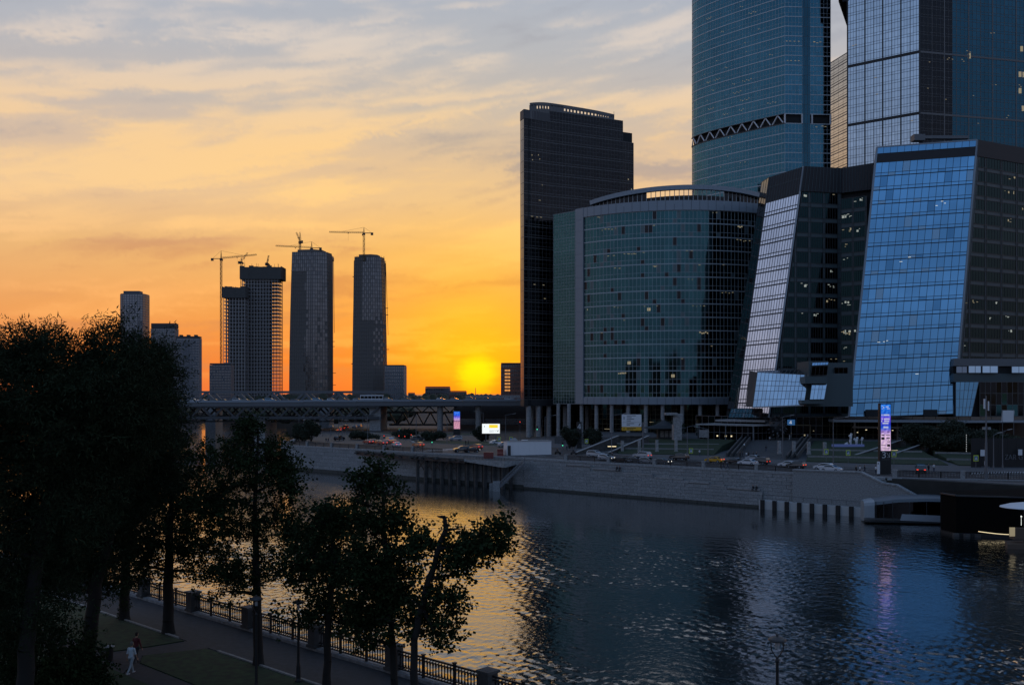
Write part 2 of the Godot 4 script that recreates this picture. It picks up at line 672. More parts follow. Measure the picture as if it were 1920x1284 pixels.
const NE0 := Vector2(-4.5, -53.5)
const NED := Vector2(0.728, 0.685)
const NEN := Vector2(-0.685, 0.728)        # from the fence into the park
func near_edge(s: float, q: float) -> Vector2:
	return NE0 + NED * s + NEN * q
func near3(s: float, q: float, y: float) -> Vector3:
	var p := near_edge(s, q)
	return Vector3(p.x, y, p.y)

func water() -> void:
	var m := surf("water", 0.005, 0.009, 0.010, 0.03, 0.0, 0.7)
	var fn := FastNoiseLite.new()
	fn.seed = 77
	fn.frequency = 0.020
	fn.fractal_octaves = 4
	fn.fractal_gain = 0.55
	var nt := NoiseTexture2D.new()
	nt.width = 1024
	nt.height = 1024
	nt.seamless = true
	nt.as_normal_map = true
	nt.bump_strength = 6.0
	nt.noise = fn
	m.clearcoat_enabled = true
	m.clearcoat = 0.5
	m.clearcoat_roughness = 0.03
	m.normal_enabled = true
	m.normal_texture = nt
	m.normal_scale = 0.24
	var far := m.duplicate()
	M["water_far"] = far
	# broad plane under everything that the fine sheet does not reach
	var b := Mb.new()
	var big := [Vector3(-3000, -0.06, 400), Vector3(1500, -0.06, 400), Vector3(1500, -0.06, -2200), Vector3(-3000, -0.06, -2200)]
	b.quad(big[0], big[1], big[2], big[3])
	for k in b.v.size():
		b.t.append(Vector2(b.v[k].x, b.v[k].z) / 17.0)
	struct("water", b, far)
	# the reach before the camera: waves as geometry
	var s0 := -140.0
	var s1 := 176.0
	var q0 := -156.5
	var q1 := -0.1
	var step := 0.38
	var ns := int((s1 - s0) / step)
	var nq := int((q1 - q0) / step)
	var waves := []
	var r := RandomNumberGenerator.new()
	r.seed = 99
	for k in 18:
		var lam := 0.9 * pow(4.6, pow(k / 17.0, 1.7)) * r.randf_range(0.9, 1.1)
		var ang := r.randfn(2.3, 0.75)
		var slope := r.randf_range(0.022, 0.034) * (1.0 if lam < 2.0 else 0.55)
		var kk := TAU / lam
		waves.append([cos(ang) * kk, sin(ang) * kk, slope / kk, r.randf() * TAU])
	var patch := FastNoiseLite.new()
	patch.seed = 8
	patch.frequency = 0.016
	patch.fractal_octaves = 4
	var wob := FastNoiseLite.new()
	wob.seed = 18
	wob.frequency = 0.05
	wob.fractal_octaves = 2
	var vs := PackedVector3Array()
	var nn := PackedVector3Array()
	var tt := PackedVector2Array()
	var ix := PackedInt32Array()
	for j in nq + 1:
		var q := q0 + (q1 - q0) * j / nq
		for i in ns + 1:
			var s := s0 + (s1 - s0) * i / ns
			var p := C0 + WD * s + ND * q
			var edge := minf(minf(i, ns - i) / 30.0, 1.0)
			var amp := clampf(0.72 + 1.5 * patch.get_noise_2d(s * 0.7, q * 1.7), 0.12, 1.5) * edge
			# the wind reaches the water less under the far bank's buildings and upstream
			amp *= lerpf(0.26, 1.6, smoothstep(-50.0, -125.0, q - s * 0.35))
			var w2 := wob.get_noise_2d(p.x, p.y) * 2.2
			var h := 0.0
			var gx := 0.0
			var gz := 0.0
			for w in waves:
				var ph: float = w[0] * p.x + w[1] * p.y + w[3] + w2
				h += w[2] * sin(ph)
				var cc: float = w[2] * cos(ph)
				gx += cc * w[0]
				gz += cc * w[1]
			vs.append(Vector3(p.x, h * amp, p.y))
			nn.append(Vector3(-gx * amp, 1, -gz * amp).normalized())
			tt.append(p / 17.0)
	for j in nq:
		for i in ns:
			var a := j * (ns + 1) + i
			ix.append_array([a, a + ns + 1, a + 1, a + 1, a + ns + 1, a + ns + 2])
	# front faces run clockwise seen from above
	var up := (vs[ix[1]] - vs[ix[0]]).cross(vs[ix[2]] - vs[ix[0]]).y
	if up > 0:
		for k in range(0, ix.size(), 3):
			var sw := ix[k + 1]
			ix[k + 1] = ix[k + 2]
			ix[k + 2] = sw
	var arr := []
	arr.resize(Mesh.ARRAY_MAX)
	arr[Mesh.ARRAY_VERTEX] = vs
	arr[Mesh.ARRAY_NORMAL] = nn
	arr[Mesh.ARRAY_TEX_UV] = tt
	arr[Mesh.ARRAY_INDEX] = ix
	var am := ArrayMesh.new()
	am.add_surface_from_arrays(Mesh.PRIMITIVE_TRIANGLES, arr)
	struct("river", am, m)

# a masonry face from a to b (plan), from y0 up to y1 along its run, blocks as pieces
func masonry(root: Node3D, a: Vector2, b: Vector2, out: Vector2, y0: float, y1: float, bl: float, bh: float, top: Callable, most := 300, joint := 0.05) -> void:
	var len := a.distance_to(b)
	var d := (b - a) / len
	var rows := int(round((y1 - y0) / bh))
	bh = (y1 - y0) / rows
	var cells := []
	for j in rows:
		var n := int(len / bl)
		var off := (0.5 if j % 2 else 0.0) * bl
		var x := -off
		while x < len - 0.05:
			var x0 := maxf(x, 0.0)
			var x1 := minf(x + bl, len)
			x += bl
			if x1 - x0 < 0.2:
				continue
			var yy := y0 + j * bh
			var lim: float = top.call((x0 + x1) * 0.5)
			if yy + bh > lim + 0.02:
				continue
			var c := a + d * (x0 + x1) * 0.5 + out * rng.randf_range(-0.05, 0.04)
			cells.append([Vector3(c.x, yy + bh * 0.5, c.y), x1 - x0 - joint, bh - joint, 1 if j == 0 else 0])
	var rest := [Mb.new(), Mb.new(), Mb.new(), Mb.new()]
	var d3 := Vector3(d.x, 0, d.y)
	var o3 := Vector3(out.x, 0, out.y)
	if d3.cross(Vector3.UP).dot(o3) < 0:
		d3 = -d3
	cells.sort_custom(func(p, q): return p[0].length_squared() < q[0].length_squared())
	for k in cells.size():
		var e: Array = cells[k]
		var mk := rng.randi() % 3
		if e[3] == 1:
			mk = 3
		if k < most:
			var s := put("block", unit_box, M["granite_%d" % mk], root)
			s.transform = Transform3D(Basis(d3 * e[1], Vector3.UP * e[2], o3 * 0.3), e[0] - root.position)
		else:
			rest[mk].frame_box(e[0], d3 * e[1] * 0.5, Vector3.UP * e[2] * 0.5, o3 * 0.15)
	var am := ArrayMesh.new()
	var used := []
	for k in 4:
		if rest[k].v.size():
			rest[k].add_to(am)
			used.append(M["granite_%d" % k])
	if used.size():
		var s := put("blocks", am, null, root, false)
		for k in used.size():
			am.surface_set_material(k, used[k])
		s.set_meta("kind", "stuff")

func beam_along(b: Mb, p: Vector2, q: Vector2, y: float, w: float, h: float) -> void:
	b.bar(Vector3(p.x, y, p.y), Vector3(q.x, y, q.y), w, h)

func railing(called: String, label: String, pts: Array, y: float, h: float, bay: float, pillar_every: int, bars: float) -> void:
	# a parapet rail: stone pillars, iron panels of upright bars between them
	var root := thing(called, label, "railing", Vector3(pts[0].x, y, pts[0].y))
	var run := 0
	var all := 0
	for k in pts.size() - 1:
		var a: Vector2 = pts[k]
		var b: Vector2 = pts[k + 1]
		var n := maxi(1, int(round(a.distance_to(b) / bay)))
		for i in n:
			var p := a.lerp(b, float(i) / n)
			var q := a.lerp(b, float(i + 1) / n)
			var p3 := Vector3(p.x, y, p.y)
			var q3 := Vector3(q.x, y, q.y)
			var mb := Mb.new()
			if run % pillar_every == 0:
				mb.box(p3 + Vector3.UP * h * 0.56, Vector3(0.75, h * 1.12, 0.75), -WD.angle())
				mb.box(p3 + Vector3.UP * h * 1.14, Vector3(0.9, h * 0.09, 0.9), -WD.angle())
				put("pillar", mb, M.granite_1, root, false)
			else:
				mb.box(p3 + Vector3.UP * h * 0.5, Vector3(0.14, h, 0.14), -WD.angle())
				put("post", mb, M.iron, root, false)
			run += 1
			var pn := Mb.new()
			pn.bar(p3 + Vector3.UP * h, q3 + Vector3.UP * h, 0.12, 0.1)
			pn.bar(p3 + Vector3.UP * 0.18, q3 + Vector3.UP * 0.18, 0.08, 0.08)
			pn.bar(p3 + Vector3.UP * h * 0.78, q3 + Vector3.UP * h * 0.78, 0.05, 0.05)
			var m := int(p.distance_to(q) / bars)
			for j in m:
				var c := p3.lerp(q3, (j + 0.5) / m)
				pn.bar(c + Vector3.UP * 0.18, c + Vector3.UP * h, bars * 0.35, 0.05, Vector3(ND.x, 0, ND.y))
			put("panel", pn, M.iron, root, false)
			all += 1

func embankment() -> void:
	var top := BANK
	# the right stretch, from the corner by the landing stage to the boats
	var e_s := 92.2
	var root := thing("embankment_wall", "long granite block river wall from the landing stage corner to the moored boats", "river wall", S3(0, 0, 0))
	var core := Mb.new()
	core.prism([S(0, 0.18), S(e_s, 0.18), S(e_s, 0.78), S(0.6, 0.78), S(0.6, 14), S(0, 14)], -2.0, top - 0.05)
	put("wall_core", core, M.concrete_dark, root, false)
	# the lower, prouder part of the wall: its top falls in tiers along the stairs that run down it
	var tiers := [[0.0, 13.7, 7.1], [13.7, 21.6, 6.8], [21.6, 30.4, 6.2], [30.4, 39.2, 5.6], [39.2, 47.4, 5.0], [47.4, 54.0, 4.5], [54.0, 57.8, 4.1], [57.8, 66.2, 3.75]]
	var tier := func(x: float) -> float:
		for e in tiers:
			if x <= e[1]:
				return e[2]
		return -1.0
	masonry(root, S(0, -0.5), S(66.2, -0.5), -ND, -0.2, 7.0, 2.1, 0.75, tier, 260)
	masonry(root, S(0, 0), S(e_s, 0), -ND, -0.2, top - 0.35, 2.1, 0.78, func(_x): return 99.0, 40)
	core = Mb.new()
	core.prism([S(-0.1, 0), S(-0.1, 12), S(-0.35, 12), S(-0.35, 0)], -0.2, top - 0.3)
	put("end_face", core, M.granite_1, root, false)
	var cap := Mb.new()
	for k in 46:
		cap.prism([S(k * 2.0 + 0.02, -0.28), S(k * 2.0 + 1.98, -0.28), S(k * 2.0 + 1.98, 0.7), S(k * 2.0 + 0.02, 0.7)], top - 0.33, top + 0.14)
	put("coping", cap, M.granite_2, root, false)
	for e in tiers:
		var l := Mb.new()
		l.prism([S(e[0], -0.42), S(e[1], -0.42), S(e[1], -0.05), S(e[0], -0.05)], -1.0, e[2] - 0.15)
		put("stair_wall", l, M.granite_0, root, false)
		if e[0] < 1.0:
			continue
		l = Mb.new()
		l.prism([S(e[0] + 0.1, -0.72), S(e[1] - 0.6, -0.72), S(e[1] - 0.6, -0.1), S(e[0] + 0.1, -0.1)], e[2] - 0.12, e[2] + 0.2)
		put("ledge", l, M.concrete, root, false)
	# the lower quay with dark fenders
	root = thing("low_quay", "low pale concrete quay with dark fender posts below the river wall", "quay", S3(67, -2, 0))
	var b := Mb.new()
	b.prism([S(66.3, -2.4), S(93, -2.4), S(93, -0.3), S(66.3, -0.3)], -2.0, 1.8)
	put("quay_wall", b, surf("quay_pale", 0.38, 0.39, 0.385, 0.85), root, false)
	for k in 8:
		b = Mb.new()
		b.prism([S(66.8 + k * 2.72, -2.85), S(67.6 + k * 2.72, -2.85), S(67.6 + k * 2.72, -2.35), S(66.8 + k * 2.72, -2.35)], -1.0, 1.95)
		put("fender", b, M.rubber, root, false)
	b = Mb.new()
	for k in 9:
		b.bar(S3(67 + k * 3, -2.1, 2.1), S3(67 + k * 3, -2.1, 3.0), 0.05, 0.05)
	b.bar(S3(67, -2.1, 3.0), S3(91, -2.1, 3.0), 0.05, 0.05)
	put("handrail", b, M.iron, root, false)
	# the bastion with the stair that comes down behind the boat
	root = thing("stair_bastion", "smooth grey stone bastion whose sloping coping follows a stair to the boats", "river wall", S3(74, -3, 0))
	var pf := [Vector2(73.4, 8.4), Vector2(87.6, 8.6), Vector2(92, 6.7), Vector2(94.6, 6.5), Vector2(98.4, 4.6), Vector2(102, 4.2), Vector2(106, 3.0)]
	b = Mb.new()
	var cp := Mb.new()
	for k in pf.size() - 1:
		var a: Vector2 = pf[k]
		var c: Vector2 = pf[k + 1]
		b.quad(S3(a.x, -1.4, 1.0), S3(c.x, -1.4, 1.0), S3(c.x, -1.4, c.y), S3(a.x, -1.4, a.y))
		b.quad(S3(c.x, -0.5, 1.0), S3(a.x, -0.5, 1.0), S3(a.x, -0.5, a.y), S3(c.x, -0.5, c.y))
		cp.bar(S3(a.x, -0.95, a.y + 0.1), S3(c.x, -0.95, c.y + 0.1), 1.25, 0.28)
	b.quad(S3(73.4, -0.5, 1.0), S3(73.4, -1.4, 1.0), S3(73.4, -1.4, 8.4), S3(73.4, -0.5, 8.4))
	put("bastion_face", b, M.granite_0, root, false)
	put("coping", cp, M.granite_2, root, false)
	# downstream of the stair
	root = thing("embankment_wall", "dark granite river wall behind the black floating hall", "river wall", S3(92, 0, 0))
	var f0 := S(92.4, 0)
	var f1 := Vector2(140, -176)
	b = Mb.new()
	b.prism([f0, f1, f1 + Vector2(2, -12), f0 + ND * 12], -2.0, top - 0.35)
	put("wall_core", b, M.granite_0, root, false)
	b = Mb.new()
	b.prism([f0 + Vector2(-0.1, 0.35), f1 + Vector2(0, 0.35), f1 + Vector2(0.2, -0.5), f0 + Vector2(0, -0.5)], top - 0.349, top + 0.15)
	put("coping", b, M.granite_2, root, false)
	# the left stretch
	root = thing("embankment_wall", "distant pale stone river wall left of the landing stage, bending away upstream", "river wall", S3(-103, 0, 0))
	b = Mb.new()
	b.prism([S(-103, 0.2), S(0.5, 0.2), S(0.5, 0.9), S(-103, 0.9)], -2.0, top - 0.04)
	put("wall_core", b, M.granite_1, root, false)
	masonry(root, S(-103, 0), S(-0.4, 0), -ND, -0.2, top - 0.3, 2.6, 1.05, func(_x): return 99.0, 160)
	b = Mb.new()
	b.prism([S(-103, -0.25), S(-0.4, -0.25), S(-0.4, 0.7), S(-103, 0.7)], top - 0.3, top + 0.16)
	put("coping", b, M.granite_2, root, false)
	b = Mb.new()
	b.prism([S(-103, -0.3), Vector2(-91, -470), Vector2(-89, -470), S(-102, 1)], -2.0, top + 0.4)
	b.prism([Vector2(-91, -470), Vector2(-151, -720), Vector2(-149, -720), Vector2(-89, -470)], -2.0, top + 0.1)
	put("upstream_face", b, M.granite_1, root, false)
	railing("embankment_railing", "iron railing with square stone pillars along the left river wall", [S(-102, 0.3), S(-30, 0.3)], top + 0.15, 1.25, 4.0, 3, 0.24)
	railing("embankment_railing", "iron railing with stone pillars above the long river wall before the parked cars", [S(13, 0.3), S(73, 0.3)], top + 0.15, 1.15, 4.4, 3, 0.26)
	railing("embankment_railing", "iron railing with stone pillars on the wall above the black floating hall", [S(93.5, 0.9), f0 + Vector2(2, -0.3), f1 + Vector2(0, -0.2)], top + 0.15, 1.3, 4.0, 4, 0.26)

func truss(root: Node3D, x0: float, x1: float, y0: float, y1: float, z: float, n: int, w: float, m: Material, called := "truss") -> void:
	# a run of V bracing between two chords
	var b := Mb.new()
	b.bar(Vector3(x0, y1, z), Vector3(x1, y1, z), w, w)
	b.bar(Vector3(x0, y0, z), Vector3(x1, y0, z), w, w * 1.2)
	put(called + "_chord", b, m, root, false)
	for i in n:
		var a := lerpf(x0, x1, float(i) / n)
		var c := lerpf(x0, x1, float(i + 1) / n)
		b = Mb.new()
		b.bar(Vector3(a, y1, z), Vector3((a + c) * 0.5, y0, z), w * 0.8, w * 0.8, Vector3.BACK)
		b.bar(Vector3((a + c) * 0.5, y0, z), Vector3(c, y1, z), w * 0.8, w * 0.8, Vector3.BACK)
		b.bar(Vector3(a, y1, z + 0.01), Vector3(a, y1 - 0.2, z + 0.01), w * 1.8, w * 1.5)
		put(called + "_brace", b, m, root, false)

func bridges() -> void:
	var root := thing("road_bridge", "grey steel road bridge on V trusses crossing the river, crowded with traffic", "bridge", Vector3(-60, BANK, -450))
	var b := Mb.new()
	var zf := -448.0
	var zb := -476.0
	# deck, a little higher to the right
	for k in 9:
		var xa := -190.0 + k * 24.0
		var xb := xa + 24.0
		b.prism([Vector2(xa + 0.02, zf), Vector2(xb - 0.02, zf), Vector2(xb - 0.02, zb), Vector2(xa + 0.02, zb)], 18.7 + k * 0.05, 20.3 + k * 0.12)
	put("deck", b, M.steel, root, false)
	b = Mb.new()
	for k in 9:
		b.box(Vector3(-178.0 + k * 24.0, 20.75 + k * 0.12, zf + 0.2), Vector3(23.9, 0.9, 0.25))
	put("parapet", b, M.metal_grey, root, false)
	var dark: Material = surf("steel_dark", 0.055, 0.06, 0.066, 0.5, 0.2)
	truss(root, -190, -60, 13.6, 18.6, zf - 1, 13, 1.0, dark)
	truss(root, -190, -60, 13.6, 18.6, -462, 13, 0.9, dark, "inner_truss")
	truss(root, -190, -60, 13.6, 18.6, zb + 1, 13, 1.0, dark, "rear_truss")
	truss(root, -190, -60, 11.4, 13.4, -470, 22, 0.5, dark, "lower_truss")
	b = Mb.new()
	b.prism([Vector2(-64.5, -450), Vector2(-59.5, -450), Vector2(-59.5, -474), Vector2(-64.5, -474)], BANK, 18.7)
	put("pier", b, M.concrete, root, false)
	b = Mb.new()
	b.prism([Vector2(-117, -451), Vector2(-112, -451), Vector2(-112, -474), Vector2(-117, -474)], -3, 13.0)
	put("pier", b, M.concrete, root, false)
	b = Mb.new()
	b.prism([Vector2(-172, -451), Vector2(-167, -451), Vector2(-167, -474), Vector2(-172, -474)], -3, 13.0)
	put("pier", b, M.concrete, root, false)
	truss(root, -59, -26, 9.6, 15.6, -478, 5, 0.8, dark, "side_truss")
	truss(root, -59, -26, 15.6, 18.6, -470, 5, 0.6, dark, "side_upper_truss")
	for px in [825, 897]:
		b = Mb.new()
		b.tube(G(px, 452, BANK), G(px, 452, 19.0), 1.35, 1.35, 14)
		put("column", b, M.concrete, root, false)
	# railway bridge behind, its top chord over the traffic
	root = thing("railway_bridge", "railway bridge with a long top chord on V braces behind the road bridge", "bridge", Vector3(-120, BANK, -490))
	b = Mb.new()
	b.bar(Vector3(-200, 25.3, -488), Vector3(-54, 25.3, -488), 1.2, 1.1)
	b.bar(Vector3(-200, 25.3, -500), Vector3(-54, 25.3, -500), 1.2, 1.1)
	put("top_chord", b, M.steel, root, false)
	b = Mb.new()
	b.box(Vector3(-126, 19.2, -494), Vector3(150, 1.6, 13))
	put("track_bed", b, M.steel, root, false)
	for i in 9:
		var xa := -198.0 + i * 16.0
		for zz in [-488.0, -500.0]:
			b = Mb.new()
			b.bar(Vector3(xa, 25.0, zz), Vector3(xa + 5.2, 20.0, zz), 1.0, 1.0, Vector3.BACK)
			b.bar(Vector3(xa + 16, 25.0, zz), Vector3(xa + 10.8, 20.0, zz), 1.0, 1.0, Vector3.BACK)
			b.bar(Vector3(xa + 3.0, 20.0, zz), Vector3(xa + 13.0, 20.0, zz), 0.7, 0.6)
			put("brace", b, M.steel, root, false)
	b = Mb.new()
	b.bar(Vector3(-54, 25.0, -488), Vector3(-48, 20.0, -488), 1.0, 1.0, Vector3.BACK)
	put("end_post", b, M.steel, root, false)
	for x in [-148.0, -92.0]:
		b = Mb.new()
		b.prism([Vector2(x - 2.5, -488), Vector2(x + 2.5, -488), Vector2(x + 2.5, -500), Vector2(x - 2.5, -500)], -3, 18.4)
		put("pier", b, M.concrete, root, false)
	# the dark ribbed hall under the right end of the viaduct
	root = thing("ribbed_hall", "long dark hall with a ribbed brown front under the right end of the road bridge", "building", Vector3(-20, BANK, -485))
	b = Mb.new()
	b.prism([Vector2(-28, -480.6), Vector2(16, -480.6), Vector2(16, -510), Vector2(-28, -510)], BANK, 21.5)
	put("wall", b, surf("brown_wall", 0.16, 0.125, 0.11, 0.8), root, false)
	for k in 44:
		b = Mb.new()
		b.box(Vector3(-27.5 + k, 16.5, -480.3), Vector3(0.4, 7.0, 0.5))
		put("rib", b, M.brown_wall, root, false)
	b = Mb.new()
	b.box(Vector3(-6, 11.0, -480.2), Vector3(42, 3.0, 0.4))
	put("window_band", b, M.glass_grey_0, root, false)
	lit_bits(root, upright(Vector2(-28, -480.0), Vector2(16, -480.0)), [[0.45, 20.6, 0.7], [0.62, 20.2, 0.7], [0.83, 19.6, 0.7]], M.lamp_warm)
	# second viaduct, higher, close to the dark tower
	root = thing("upper_viaduct", "pale edged upper viaduct deck running behind the dark tower", "viaduct", Vector3(0, BANK, -520))
	b = Mb.new()
	b.box(Vector3(2, 23.0, -520), Vector3(52, 1.6, 10))
	put("deck", b, M.concrete, root, false)
	for x in [-20.0, 0.0, 20.0]:
		b = Mb.new()
		b.box(Vector3(x, 15.0, -520), Vector3(1.6, 14.5, 6))
		put("column", b, M.concrete, root, false)

# ---- towers ------------------------------------------------------------------------------------------------------
func far_block(called: String, label: String, px0: float, px1: float, py: float, d: float, deep: float, wall: Material, rows: int, cols: int, cap := 0.0) -> Node3D:
	# a distant block: walls, window bands cut into all sides seen, roof
	var a := G(px0, d, BANK)
	var b := G(px1, d, BANK)
	var top := W(px0, py, d).y
	var root := thing(called, label, "building", (a + b) * 0.5)
	var wide := b.x - a.x
	var body := Mb.new()
	body.box(Vector3((a.x + b.x) * 0.5, (BANK + top) * 0.5, -d - deep * 0.5), Vector3(wide, top - BANK, deep))
	put("wall", body, wall, root, false)
	var rf := Mb.new()
	rf.box(Vector3((a.x + b.x) * 0.5, top + cap * 0.5 + 0.4, -d - deep * 0.5), Vector3(wide * (0.985 if cap > 0.0 else 1.0), maxf(cap, 0.8), deep * 0.97))
	put("roof", rf, M.roof, root, false)
	var w := Mb.new()
	var hh := (top - BANK) / rows
	for j in rows:
		for i in cols:
			if rng.randf() < 0.04:
				continue
			w.box(Vector3(a.x + wide * (i + 0.5) / cols, BANK + hh * (j + 0.55), -d + 0.06), Vector3(wide / cols * 0.62, hh * 0.6, 0.2))
	put("windows", w, M.glass_grey_0, root, false).set_meta("kind", "stuff")
	return root

func crane(label: String, base: Vector3, top: float, yaw: float, jib: float, counter: float, apex: float, rise := 0.0) -> void:
	# tower crane: latticed mast, jib and counter-jib, cab, counterweight, apex and ties
	var root := thing("tower_crane", label, "crane", base, "tower cranes over the unfinished towers", yaw)
	var m: Material = M.crane_steel
	var h := top - base.y
	var b := Mb.new()
	var w := 1.1
	for sx in [-1, 1]:
		for sz in [-1, 1]:
			b.bar(Vector3(sx * w, 0, sz * w), Vector3(sx * w, h, sz * w), 0.34, 0.34)
	var n := maxi(2, int(h / 3.2))
	for k in n:
		var y0 := h * k / n
		var y1 := h * (k + 1) / n
		var f := 1 if k % 2 else -1
		for s in [-1, 1]:
			b.bar(Vector3(-w * f, y0, s * w), Vector3(w * f, y1, s * w), 0.22, 0.22, Vector3.BACK)
			b.bar(Vector3(s * w, y0, -w * f), Vector3(s * w, y1, w * f), 0.22, 0.22, Vector3.RIGHT)
			b.bar(Vector3(-w, y1, s * w), Vector3(w, y1, s * w), 0.2, 0.2)
	put("mast", b, m, root)
	b = Mb.new()
	b.box(Vector3(0, h + 0.6, 0), Vector3(3.4, 2.6, 3.4))
	b.box(Vector3(1.9, h - 0.6, 1.4), Vector3(1.8, 2.2, 1.8))
	put("cab", b, M.metal_dark, root)
	var dir := Vector3(cos(rise), sin(rise), 0)
	var o := Vector3(0, h + 1.6, 0)
	b = Mb.new()
	var e := o + dir * jib
	for s in [-0.8, 0.8]:
		b.bar(o + Vector3(0, 0, s), e + Vector3(0, 0, s), 0.3, 0.3)
	var upv := Vector3(-dir.y, dir.x, 0) * 1.9
	b.bar(o + upv, e + upv * 0.7, 0.34, 0.34)
	var nj := int(jib / 2.6)
	for k in nj:
		var p := o + dir * jib * k / nj
		var q := o + dir * jib * (k + 1) / nj
		for s in [-0.8, 0.8]:
			b.bar(p + Vector3(0, 0, s), (p + q) * 0.5 + upv, 0.18, 0.18, Vector3.BACK)
			b.bar((p + q) * 0.5 + upv, q + Vector3(0, 0, s), 0.18, 0.18, Vector3.BACK)
	put("jib", b, m, root)
	b = Mb.new()
	b.bar(o, o - Vector3(counter, 0, 0), 2.2, 0.7)
	put("counter_jib", b, M.metal_dark, root)
	b = Mb.new()
	b.box(o + Vector3(-counter + 1.6, -1.2, 0), Vector3(3.4, 3.6, 2.0))
	put("counterweight", b, M.metal_dark, root)
	b = Mb.new()
	for s in [-0.8, 0.8]:
		b.bar(o + Vector3(-0.7, 0, s), o + Vector3(0, apex, 0), 0.3, 0.3)
		b.bar(o + Vector3(0.7, 0, s), o + Vector3(0, apex, 0), 0.3, 0.3)
	put("apex", b, m, root)
	b = Mb.new()
	b.tube(o + Vector3(0, apex, 0), o + dir * jib * 0.62 + upv * 0.85, 0.12, 0.12, 4)
	b.tube(o + Vector3(0, apex, 0), o + Vector3(-counter * 0.85, 0.3, 0), 0.12, 0.12, 4)
	put("tie_rod", b, M.metal_dark, root)
	b = Mb.new()
	var tp := o + dir * jib * 0.45
	b.box(tp - Vector3(0, 0.6, 0), Vector3(1.6, 0.8, 1.4))
	b.tube(tp, tp - Vector3(0, minf(11.0, h * 0.3), 0), 0.08, 0.08, 4)
	put("trolley", b, M.metal_dark, root)

func frame_tower(called: String, label: String, px0: float, px1: float, py_top: float, py_cap: float, d: float, deep: float, core0: float, core1: float, capx0: float, capx1: float) -> void:
	# a bare concrete frame: floor slabs and columns open to the sky, a solid core, the climbing screen round the top
	var root := thing(called, label, "building", G((px0 + px1) * 0.5, d, BANK))
	var x0 := G(px0, d, 0).x
	var x1 := G(px1, d, 0).x
	var top := W(0, py_cap, d).y
	var cap := W(0, py_top, d).y
	var fh := 5.05
	var nf := int((top - BANK) / fh)
	var sl := Mb.new()
	for k in nf + 1:
		sl.box(Vector3((x0 + x1) * 0.5, BANK + k * fh, -d - deep * 0.5), Vector3(x1 - x0, 0.75, deep))
	put("floor_slabs", sl, M.raw_concrete, root, false).set_meta("kind", "stuff")
	var bays := maxi(3, int(round((x1 - x0) / 4.4)))
	for i in bays + 1:
		var x := lerpf(x0 + 0.5, x1 - 0.5, float(i) / bays)
		var c := Mb.new()
		for z in [-d - 0.6, -d - deep * 0.34, -d - deep * 0.67, -d - deep + 0.6]:
			c.box(Vector3(x, (BANK + top) * 0.5, z), Vector3(0.85, top - BANK, 0.9))
		put("column", c, M.raw_concrete, root, false)
	var b := Mb.new()
	var c0 := G(core0, d, 0).x
	var c1 := G(core1, d, 0).x
	b.box(Vector3((c0 + c1) * 0.5, (BANK + top) * 0.5, -d - deep * 0.5), Vector3(c1 - c0, top - BANK, deep - 5.0))
	put("core", b, M.dark_core, root, false)
	b = Mb.new()
	var k0 := G(capx0, d, 0).x
	var k1 := G(capx1, d, 0).x
	var zc := -d - deep * 0.5
	for seg in 9:
		var xa := lerpf(k0, k1, seg / 9.0)
		var xb := lerpf(k0, k1, (seg + 1) / 9.0)
		var h := cap - top + rng.randf_range(-1.2, 1.4)
		b.box(Vector3((xa + xb) * 0.5, top + h * 0.5 - 0.4, -d + 1.2 + rng.randf() * 0.3), Vector3(xb - xa, h, 0.5))
		b.box(Vector3((xa + xb) * 0.5, top + h * 0.5 - 0.5, -d - deep - 1.0), Vector3(xb - xa, h, 0.5))
	for x in [k0, k1]:
		b.box(Vector3(x, (top + cap) * 0.5, zc), Vector3(0.5, cap - top, deep + 2.6))
	b.box(Vector3((k0 + k1) * 0.5, cap - 3.0, zc), Vector3(k1 - k0 - 0.6, 0.8, deep + 1.8))
	put("climbing_screen", b, M.screen_net, root, false)
	b = Mb.new()
	for k in 12:
		var p := Vector3(rng.randf_range(k0, k1), cap - 2.6, zc + rng.randf_range(-0.4, 0.4) * deep)
		b.bar(p, p + Vector3(0, rng.randf_range(3, 8), 0), 0.35, 0.35)
	put("rebar", b, M.metal_dark, root, false)

